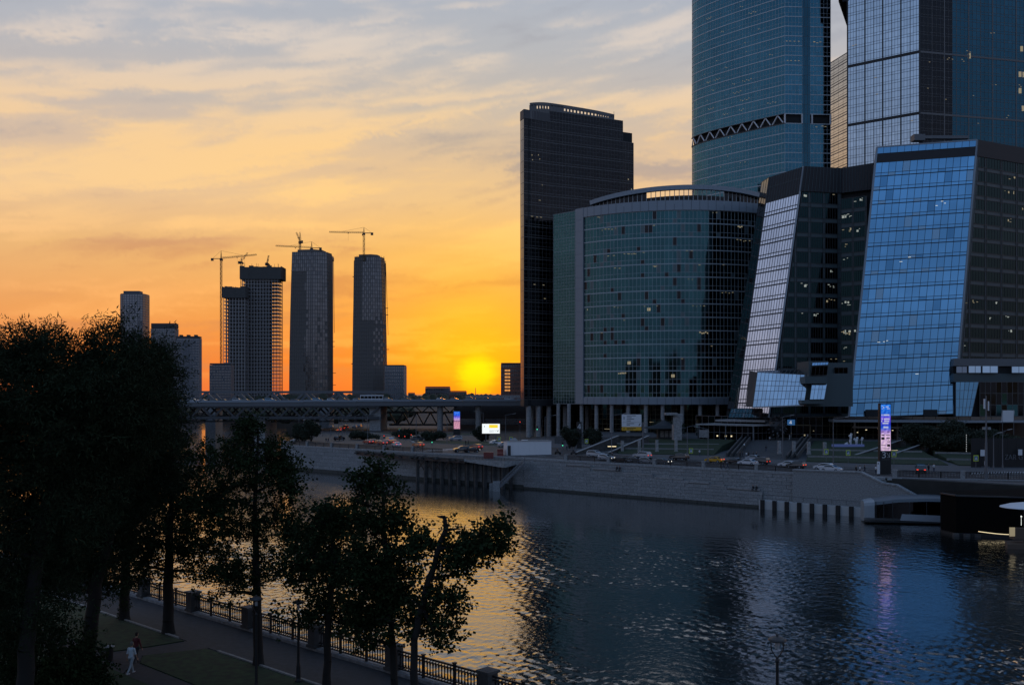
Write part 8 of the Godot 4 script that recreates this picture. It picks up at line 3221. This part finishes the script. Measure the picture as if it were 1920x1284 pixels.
# ---- the near bank -----------------------------------------------------------------------------------------------
func near_bank() -> void:
	var y := NEAR_BANK
	# river wall under the fence
	var w := thing("near_river_wall", "dark stone river wall under the near cast iron fence", "river wall", near3(0, 0, 0))
	var b := Mb.new()
	b.prism([near_edge(-150, -0.45), near_edge(60, -0.45), near_edge(60, 0.3), near_edge(-150, 0.3)], -2.0, y + 0.22)
	put("wall", b, M.granite_0, w, false)
	# promenade, kerb, lawns, branching path
	b = Mb.new()
	b.prism([near_edge(-150, 0.3), near_edge(60, 0.3), near_edge(60, 4.3), near_edge(-150, 4.3)], y, y + 0.03)
	struct("promenade", b, surf("promenade_paving", 0.028, 0.031, 0.036, 0.85))
	grain(M.promenade_paving, 0.7, 1.0, 0.02, 6.0, 61)
	var kerb := Mb.new()
	for k in 90:
		var s := -110.0 + k * 1.6
		if s > -19.0 and s < -15.2:
			continue
		kerb.bar(near3(s + 0.02, 4.4, y + 0.06), near3(s + 1.58, 4.4, y + 0.06), 0.16, 0.16)
	struct("kerb", kerb, M.kerb)
	var lawns := [[[-110, 4.5], [-17.9, 4.5], [-18.2, 6.8], [-18.8, 9.0], [-40, 9.5], [-110, 9.5]], [[-15.1, 4.5], [55, 4.5], [55, 9.2], [-15.0, 8.8], [-16.4, 7.9]], [[-110, 11.6], [-40, 11.6], [-18.2, 10.9], [-16.6, 10.5], [55, 10.9], [55, 40], [-110, 40]]]
	for l in lawns:
		var poly := []
		for e in l:
			poly.append(near_edge(e[0], e[1]))
		b = Mb.new()
		b.prism(poly, y, y + 0.07)
		struct("lawn", b, M.lawn)
	var way := []
	for e in [[-17.8, 4.3], [-15.2, 4.3], [-16.5, 7.95], [-15.0, 8.85], [55, 9.25], [55, 10.85], [-10.8, 10.6], [-16.6, 10.45], [-18.2, 10.85], [-40, 11.55], [-40, 9.55], [-18.7, 9.05], [-18.1, 6.8]]:
		way.append(near_edge(e[0], e[1]))
	b = Mb.new()
	b.prism(way, y, y + 0.034)
	struct("path", b, M.promenade_paving)
	# the fence: stone piers, cast iron panels of upright ovals
	var fence := thing("embankment_fence", "cast iron embankment fence of upright ovals between stone piers along the promenade", "fence", near3(0, 0, y))
	var panel := Mb.new()
	var L := 2.3
	var H := 1.12
	panel.bar(Vector3(0, H, 0), Vector3(L, H, 0), 0.1, 0.09)
	panel.bar(Vector3(0, H - 0.17, 0), Vector3(L, H - 0.17, 0), 0.05, 0.045)
	panel.bar(Vector3(0, 0.14, 0), Vector3(L, 0.14, 0), 0.07, 0.07)
	panel.bar(Vector3(0, 0.28, 0), Vector3(L, 0.28, 0), 0.045, 0.04)
	var no := 10
	for i in no:
		var cx := L * (i + 0.5) / no
		var prev := Vector3.ZERO
		for k in 13:
			var t := TAU * k / 12.0
			var p := Vector3(cx + 0.10 * sin(t), 0.615 - 0.335 * cos(t), 0)
			if k:
				panel.bar(prev, p, 0.035, 0.03, Vector3.BACK)
			prev = p
		panel.bar(Vector3(cx + L / no * 0.5, 0.14, 0), Vector3(cx + L / no * 0.5, H, 0), 0.03, 0.03)
		panel.bar(Vector3(cx, 0.14, 0), Vector3(cx + L / no, 0.28, 0), 0.025, 0.025, Vector3.BACK)
		panel.bar(Vector3(cx, H - 0.17, 0), Vector3(cx + L / no, H, 0), 0.025, 0.025, Vector3.BACK)
	var pm := panel.mesh()
	var post := Mb.new()
	post.box(Vector3(0, 0.62, 0), Vector3(0.13, 1.24, 0.13))
	post.box(Vector3(0, 1.27, 0), Vector3(0.2, 0.07, 0.2))
	var pom := post.mesh()
	var pier := Mb.new()
	pier.box(Vector3(0, 0.62, 0), Vector3(0.72, 1.24, 0.72))
	pier.box(Vector3(0, 1.31, 0), Vector3(0.88, 0.14, 0.88))
	pier.box(Vector3(0, 0.08, 0), Vector3(0.86, 0.16, 0.86))
	var pim := pier.mesh()
	var yaw := atan2(-NED.y, NED.x)
	for k in 26:
		var s := -54.3 + k * 2.45
		var at := near3(s, 0, y + 0.2)
		if (k % 3) == 0:
			var q := put("pier", pim, M.concrete_dark, fence)
			q.position = at - fence.position
			q.rotation.y = yaw
		else:
			var q := put("post", pom, M.iron, fence)
			q.position = at - fence.position
			q.rotation.y = yaw
		var pn := put("railing_panel", pm, M.iron, fence)
		pn.position = near3(s + 0.08, 0, y + 0.2) - fence.position
		pn.rotation.y = yaw
	# lamps of the park: a saucer on a forked stem
	var lamp := func(label: String, at: Vector3, h: float) -> void:
		var r := thing("park_lamp", label, "street lamp", at, "park lamps of the near bank")
		var m := Mb.new()
		m.lathe(Vector3.ZERO, [[0.2, 0], [0.2, 0.12], [0.13, 0.25], [0.11, 0.9], [0.075, 1.1], [0.055, h - 0.85], [0.085, h - 0.8], [0.05, h - 0.7]], 10)
		put("pole", m, M.iron, r)
		for s in [-1.0, 1.0]:
			m = Mb.new()
			m.tube(Vector3(0, h - 0.72, 0), Vector3(s * 0.21, h - 0.42, 0), 0.022, 0.02, 6)
			m.tube(Vector3(s * 0.21, h - 0.42, 0), Vector3(s * 0.25, h - 0.06, 0), 0.02, 0.018, 6)
			put("fork_arm", m, M.iron, r)
		m = Mb.new()
		m.lathe(Vector3(0, h - 0.08, 0), [[0.0, -0.02], [0.29, 0.0], [0.335, 0.04], [0.31, 0.10], [0.17, 0.16], [0.05, 0.19], [0.045, 0.25], [0.0, 0.27]], 18)
		put("lamp_head", m, M.metal_dark, r)
		m = Mb.new()
		m.lathe(Vector3(0, h - 0.38, 0), [[0.0, 0.0], [0.07, 0.02], [0.085, 0.15], [0.07, 0.3]], 10)
		put("lamp_glass", m, M.car_lens, r)
	lamp.call("saucer topped park lamp standing alone before the water at the lower right", G(1458, 36.5, y), W(0, 1198, 36.5).y - y)
	lamp.call("saucer topped park lamp in front of the second tree trunk", G(480, 50, y), W(0, 1122, 50).y - y)
	lamp.call("slim park lamp at the promenade's kerb between the two right trees", G(559, 53.6, y), W(0, 1128, 53.6).y - y)
	lamp.call("dark lamp post on the left lawn beside the path fork", G(165, 57, y), W(0, 1108, 57).y - y)
	# litter bin on the grass
	var bin := thing("litter_bin", "small round litter bin with a pale lid at the path fork", "bin", G(204, 58.0, y + 0.07))
	b = Mb.new()
	b.lathe(Vector3.ZERO, [[0.0, 0.0], [0.2, 0.0], [0.24, 0.75]], 12)
	put("bucket", b, M.iron, bin)
	b = Mb.new()
	b.lathe(Vector3(0, 0.75, 0), [[0.3, 0.0], [0.3, 0.04], [0.0, 0.1]], 12)
	put("lid", b, M.concrete, bin)

# ---- trees -------------------------------------------------------------------------------------------------------
func sprig(n: int, len: float, leaf: float, wide: float, droop: float, seed_: int) -> ArrayMesh:
	# a twig with its leaves
	var r := RandomNumberGenerator.new()
	r.seed = seed_
	var b := Mb.new()
	for k in n:
		var t := (k + 0.6) / n
		var c := Vector3(0, -droop * t * t * len, len * t)
		var ang := k * 2.4 + r.randf() * 0.8
		var d := Vector3(cos(ang), sin(ang) * 0.7 - droop * 0.8, 0.55).normalized()
		var l := leaf * r.randf_range(0.75, 1.2)
		var s := d.cross(Vector3(r.randf_range(-1, 1), 1, r.randf_range(-1, 1))).normalized() * l * wide * 0.5
		var up := s.cross(d).normalized() * l * 0.10
		var a := c + d * l * 0.12
		var e := c + d * l
		var m := c + d * l * 0.5
		b.tri(a, m + s + up, m)
		b.tri(m, m + s + up, e)
		b.tri(a, m, m - s + up)
		b.tri(m, e, m - s + up)
	return b.mesh()

func tree(called: String, label: String, group: String, base: Vector3, trunk: Array, lobes: Array, o: Dictionary) -> void:
	# trunk: [[point, radius] ...] above base; lobes: [centre, radii, share]: the volumes that the crown fills unevenly
	var r := RandomNumberGenerator.new()
	r.seed = o.get("seed", 1)
	var root := thing(called, label, "tree", base, group)
	var b := Mb.new()
	var nodes := PackedVector3Array()
	var rad := PackedFloat32Array()
	for k in trunk.size() - 1:
		var p: Vector3 = trunk[k][0]
		var q: Vector3 = trunk[k + 1][0]
		var steps_ := 5
		var pr := p
		for i in steps_:
			var t := (i + 1.0) / steps_
			var c := p.lerp(q, t) + Vector3(r.randfn(0, 0.03), 0, r.randfn(0, 0.03))
			b.tube(pr, c, lerpf(trunk[k][1], trunk[k + 1][1], float(i) / steps_), lerpf(trunk[k][1], trunk[k + 1][1], t), 8)
			pr = c
			if p.lerp(q, t).y > o.get("fork", 3.0):
				nodes.append(c)
				rad.append(lerpf(trunk[k][1], trunk[k + 1][1], t))
	b.lathe(Vector3.ZERO, [[trunk[0][1] * 1.32, -0.1], [trunk[0][1] * 1.1, 0.2], [trunk[0][1] * 0.97, 0.6]], 9)
	put("trunk", b, M.bark, root)
	var pick := func(shell: float) -> Vector3:
		var x := r.randf()
		for l in lobes:
			x -= l[2]
			if x <= 0.0 or l == lobes[-1]:
				var d := Vector3(r.randfn(0, 1), r.randfn(0, 1), r.randfn(0, 1)).normalized() * pow(r.randf(), shell)
				return (l[0] as Vector3) + d * (l[1] as Vector3)
		return Vector3.ZERO
	var grow := func(tip: Vector3, thick: float, segs: int, lift: float, mb: Mb) -> void:
		# a limb from the nearest wood below towards tip
		var best := 0
		var bd := 1e9
		for i in nodes.size():
			var e := nodes[i].distance_to(tip) + maxf(0.0, nodes[i].y - tip.y) * 1.4
			if e < bd:
				bd = e
				best = i
		var a := nodes[best]
		var r0 := minf(rad[best] * 0.75, thick)
		var mid := a.lerp(tip, 0.5) + Vector3(r.randfn(0, 0.12), lift, r.randfn(0, 0.12)) * a.distance_to(tip) * 0.35
		var pr := a
		for i in segs:
			var t := (i + 1.0) / segs
			var c := a.lerp(mid, t).lerp(mid.lerp(tip, t), t)
			var ra := r0 * (1.0 - 0.75 * float(i) / segs)
			var rb := r0 * (1.0 - 0.75 * t)
			mb.tube(pr, c, ra, rb, 5 if thick > 0.03 else 3)
			pr = c
			nodes.append(c)
			rad.append(rb)
	b = Mb.new()
	for k in o.get("limbs", 14):
		grow.call(pick.call(0.6), 0.13, 6, 0.25, b)
	put("limbs", b, M.bark, root)
	b = Mb.new()
	for k in o.get("branches", 90):
		grow.call(pick.call(0.45), 0.045, 4, 0.15, b)
	var tips := []
	var gap := FastNoiseLite.new()
	gap.seed = r.seed
	gap.frequency = o.get("gap_freq", 0.5)
	gap.fractal_octaves = 2
	var want: int = o.get("twigs", 700)
	var tries := 0
	while tips.size() < want and tries < want * 6:
		tries += 1
		var p: Vector3 = pick.call(0.42)
		if gap.get_noise_3dv(p) < o.get("gap", -0.05):
			continue
		tips.append(p)
		grow.call(p, 0.016, 2, 0.1, b)
	put("branches", b, M.bark, root)
	var kinds := [sprig(o.get("leaves", 7), o.get("sprig", 0.5), o.get("leaf", 0.19), o.get("wide", 0.75), o.get("droop", 0.25), r.seed + 1)]
	var per: int = o.get("per", 5)
	var mm := MultiMesh.new()
	mm.transform_format = MultiMesh.TRANSFORM_3D
	mm.use_colors = true
	mm.mesh = kinds[0]
	mm.instance_count = tips.size() * per
	var i := 0
	var spread: float = o.get("spread", 0.24)
	var hang: float = o.get("hang", 0.0)
	for p in tips:
		for k in per:
			var off := Vector3(r.randfn(0, spread), r.randfn(0, spread * 0.8) - hang * r.randf(), r.randfn(0, spread))
			var bs := Basis(Vector3.UP, r.randf() * TAU) * Basis(Vector3.RIGHT, r.randf_range(-0.7, 0.7) + hang * 0.5) * Basis(Vector3.BACK, r.randf() * TAU)
			mm.set_instance_transform(i, Transform3D(bs * Basis.from_scale(Vector3.ONE * (0.6 + 0.9 * r.randf() * r.randf_range(0.5, 1.0))), p + off))
			var t := r.randf_range(0.7, 1.15)
			mm.set_instance_color(i, Color(t * r.randf_range(0.9, 1.15), t, t * 0.9))
			i += 1
	var c := MultiMeshInstance3D.new()
	c.name = "crown"
	c.multimesh = mm
	c.material_override = o.get("mat", M.leaf)
	c.set_meta("kind", "stuff")
	root.add_child(c)

func trees() -> void:
	var lm := surf("leaf", 0.018, 0.030, 0.012, 0.8, 0.0, 0.2)
	lm.vertex_color_use_as_albedo = true
	lm = surf("leaf_willow", 0.020, 0.030, 0.016, 0.75, 0.0, 0.2)
	lm.vertex_color_use_as_albedo = true
	var y := NEAR_BANK + 0.05
	var kerb := "trees in a row along the promenade's kerb"
	var V := func(px: float, py: float, d: float, base: Vector3) -> Vector3: return W(px, py, d) - base
	# the willow that fills the left edge
	var bs := G(40, 45, y)
	tree("willow_tree", "huge dark willow filling the left edge, narrow leaves against the sunset", "big trees at the left edge", bs,
		[[Vector3.ZERO, 0.42], [Vector3(0.4, 5, 0.3), 0.34], [Vector3(1.0, 10, 0), 0.26], [Vector3(1.6, 15, -0.5), 0.1]],
		[[V.call(60, 770, 46, bs), Vector3(4.6, 3.4, 4.2), 0.30], [V.call(190, 760, 48, bs), Vector3(3.0, 3.6, 3.2), 0.26], [V.call(205, 668, 48, bs), Vector3(1.9, 2.0, 1.8), 0.06], [V.call(60, 660, 46, bs), Vector3(2.4, 1.5, 2.2), 0.055], [V.call(60, 930, 46, bs), Vector3(4.0, 3.2, 3.6), 0.20], [V.call(20, 1090, 46, bs), Vector3(3.0, 2.6, 3.0), 0.14], [V.call(70, 1180, 47, bs), Vector3(3.0, 1.8, 2.6), 0.12]],
		{"seed": 3, "limbs": 26, "branches": 170, "twigs": 2100, "per": 9, "leaves": 10, "sprig": 0.7, "leaf": 0.25, "wide": 0.22, "droop": 0.5, "spread": 0.36, "hang": 0.35, "gap": -0.22, "mat": M.leaf_willow, "fork": 3.0})
	bs = G(160, 56, y)
	tree("willow_tree", "tall willow behind the first, its drooping right edge in front of the grey blocks", "big trees at the left edge", bs,
		[[Vector3.ZERO, 0.42], [Vector3(0.6, 5, 0), 0.34], [Vector3(2.0, 10, 0), 0.2], [Vector3(2.4, 15, 0), 0.08]],
		[[V.call(265, 790, 57, bs), Vector3(2.2, 4.0, 2.6), 0.40], [V.call(290, 680, 57, bs), Vector3(1.0, 1.5, 1.3), 0.06], [V.call(200, 900, 57, bs), Vector3(3.6, 3.4, 3.2), 0.30], [V.call(130, 1010, 57, bs), Vector3(3.2, 2.6, 3.0), 0.24], [V.call(120, 1120, 57, bs), Vector3(2.6, 1.8, 2.4), 0.14]],
		{"seed": 8, "limbs": 20, "branches": 130, "twigs": 1500, "per": 9, "leaves": 10, "sprig": 0.7, "leaf": 0.25, "wide": 0.22, "droop": 0.5, "spread": 0.36, "hang": 0.35, "gap": -0.2, "mat": M.leaf_willow})
	# limes along the kerb
	bs = G(232, 68.5, y)
	tree("lime_tree", "thick trunked tree at the left end of the kerb row, under the willows", kerb, bs,
		[[Vector3.ZERO, 0.36], [Vector3(0.1, 4, 0), 0.3], [Vector3(0.4, 8, 0.2), 0.3], [Vector3(0.6, 11, 0), 0.1]],
		[[V.call(250, 960, 68, bs), Vector3(3.8, 3.4, 3.4), 0.6], [V.call(200, 1050, 68, bs), Vector3(3.6, 2.2, 3.0), 0.3], [V.call(205, 1105, 67, bs), Vector3(2.8, 1.3, 2.4), 0.12]],
		{"seed": 21, "twigs": 460, "limbs": 14, "gap": -0.02})
	bs = G(315, 64.6, y)
	tree("lime_tree", "tree with a stout trunk at the lawn's corner, second in the kerb row", kerb, bs,
		[[Vector3.ZERO, 0.38], [Vector3(0.0, 4, 0), 0.31], [Vector3(0.2, 7.5, 0.2), 0.2], [Vector3(0.5, 11, 0), 0.08]],
		[[V.call(345, 900, 64, bs), Vector3(3.2, 3.0, 3.0), 0.45], [V.call(290, 1020, 64, bs), Vector3(3.2, 2.9, 2.8), 0.34], [V.call(385, 1020, 65, bs), Vector3(2.5, 2.9, 2.4), 0.3]],
		{"seed": 22, "twigs": 720, "limbs": 18, "gap": 0.03})
	bs = G(484, 57.0, y)
	tree("lime_tree", "tall tree in the middle of the kerb row, right behind the saucer lamp", kerb, bs,
		[[Vector3.ZERO, 0.29], [Vector3(-0.1, 5, 0), 0.22], [Vector3(-0.2, 9, 0), 0.14], [Vector3(0.0, 13.4, 0), 0.05]],
		[[V.call(470, 860, 57, bs), Vector3(2.3, 2.0, 2.2), 0.26], [V.call(475, 805, 57, bs), Vector3(0.9, 0.9, 0.9), 0.03], [V.call(530, 900, 57, bs), Vector3(1.6, 1.5, 1.8), 0.12], [V.call(425, 960, 57, bs), Vector3(2.4, 1.9, 2.0), 0.2], [V.call(545, 1000, 57, bs), Vector3(2.3, 2.0, 2.0), 0.22], [V.call(440, 1080, 57, bs), Vector3(2.4, 1.6, 2.0), 0.17], [V.call(540, 1095, 57, bs), Vector3(1.9, 1.5, 1.6), 0.12]],
		{"seed": 24, "twigs": 700, "limbs": 20, "gap": 0.09, "gap_freq": 0.6})
	bs = G(612, 52.6, y)
	tree("lime_tree", "small rounded tree right of the saucer lamp, leaning a little left", kerb, bs,
		[[Vector3.ZERO, 0.22], [Vector3(0.1, 3.5, 0), 0.18], [Vector3(0.4, 6.5, 0.1), 0.15], [Vector3(0.2, 9.6, 0), 0.04]],
		[[V.call(625, 985, 53, bs), Vector3(1.3, 1.2, 1.4), 0.25], [V.call(600, 1050, 53, bs), Vector3(2.3, 1.8, 1.9), 0.42], [V.call(640, 1130, 53, bs), Vector3(1.8, 1.4, 1.8), 0.25], [V.call(565, 1150, 53, bs), Vector3(1.6, 1.2, 1.4), 0.14], [V.call(620, 1200, 53, bs), Vector3(1.2, 0.9, 1.2), 0.06]],
		{"seed": 25, "twigs": 430, "limbs": 15, "gap": 0.07, "gap_freq": 0.6})
	bs = G(742, 48.6, y)
	tree("lime_tree", "dense tree at the right of the row, thin feathery top before the landing stage", kerb, bs,
		[[Vector3.ZERO, 0.2], [Vector3(-0.2, 4, 0), 0.16], [Vector3(-0.5, 8, 0.1), 0.13], [Vector3(-0.7, 12.2, 0), 0.03]],
		[[V.call(700, 890, 48.6, bs), Vector3(1.0, 0.8, 1.0), 0.05], [V.call(715, 930, 48.6, bs), Vector3(1.7, 0.7, 1.6), 0.09], [V.call(720, 1000, 48.6, bs), Vector3(1.8, 1.3, 1.8), 0.27], [V.call(715, 1080, 48.6, bs), Vector3(2.0, 1.4, 2.0), 0.29], [V.call(750, 1150, 48.6, bs), Vector3(1.8, 1.2, 1.8), 0.2], [V.call(680, 1170, 48.6, bs), Vector3(1.5, 1.2, 1.4), 0.12], [V.call(760, 1220, 48.6, bs), Vector3(1.3, 0.9, 1.3), 0.07]],
		{"seed": 27, "twigs": 560, "limbs": 18, "gap": 0.07, "gap_freq": 0.6})
	bs = G(775, 46.8, y)
	tree("lime_tree", "leaning tree with a bare broken top limb, leaves hanging over the water", kerb, bs,
		[[Vector3.ZERO, 0.2], [Vector3(0.05, 4, 0), 0.17], [V.call(800, 1100, 46.8, bs), 0.15], [V.call(822, 1030, 46.8, bs), 0.13], [V.call(836, 985, 46.8, bs), 0.12], [V.call(833, 970, 46.8, bs), 0.10], [V.call(820, 968, 46.8, bs), 0.03]],
		[[V.call(905, 1020, 47, bs), Vector3(1.25, 0.75, 1.1), 0.26], [V.call(945, 1000, 47, bs), Vector3(0.7, 0.75, 0.8), 0.12], [V.call(865, 1060, 47, bs), Vector3(1.1, 0.9, 1.0), 0.2], [V.call(790, 1030, 47, bs), Vector3(0.9, 0.8, 1.0), 0.1], [V.call(820, 1120, 47, bs), Vector3(1.4, 1.1, 1.3), 0.2], [V.call(835, 1190, 47, bs), Vector3(0.7, 0.7, 0.8), 0.1], [V.call(855, 990, 47, bs), Vector3(0.7, 0.4, 0.6), 0.02]],
		{"seed": 28, "twigs": 230, "limbs": 18, "branches": 70, "gap": 0.06, "gap_freq": 0.8, "spread": 0.28, "fork": 5.0})
	# understorey at the left
	bs = G(60, 50, y)
	tree("bush", "dark bush in the lower left corner beside the lamp post", "big trees at the left edge", bs,
		[[Vector3.ZERO, 0.12], [Vector3(0.1, 1.5, 0), 0.08], [Vector3(0.2, 3, 0), 0.03]],
		[[Vector3(0, 2.2, 0), Vector3(3.6, 2.2, 2.6), 0.6], [Vector3(2.2, 1.4, 0.5), Vector3(1.8, 1.3, 1.5), 0.4]],
		{"seed": 41, "twigs": 420, "limbs": 12, "branches": 40, "fork": 0.3, "gap": -0.15})
	# young trees on the far side of the river, under the bridge
	for e in [[583, 348, 7.5, "small dark tree at the left end of the far river wall"], [566, 352, 6.0, "lower dark bush left of the small tree on the far wall"], [812, 350, 3.2, "low wide dark shrub behind the grass island", 5.0], [903, 345, 6.0, "dark tree beneath the lit billboard's left edge"], [1068, 300, 6.5, "dark street tree left of the black 4 pylon"], [1110, 305, 6.0, "dark street tree right of the black 4 pylon"], [680, 362, 3.0, "low hedge mound at the bridge pier's foot", 5.5], [760, 372, 3.2, "low hedge under the side truss", 5.5]]:
		shrub(G(e[0], e[1], BANK), e[4] if e.size() > 4 else e[2] * 0.6, e[2], e[3])
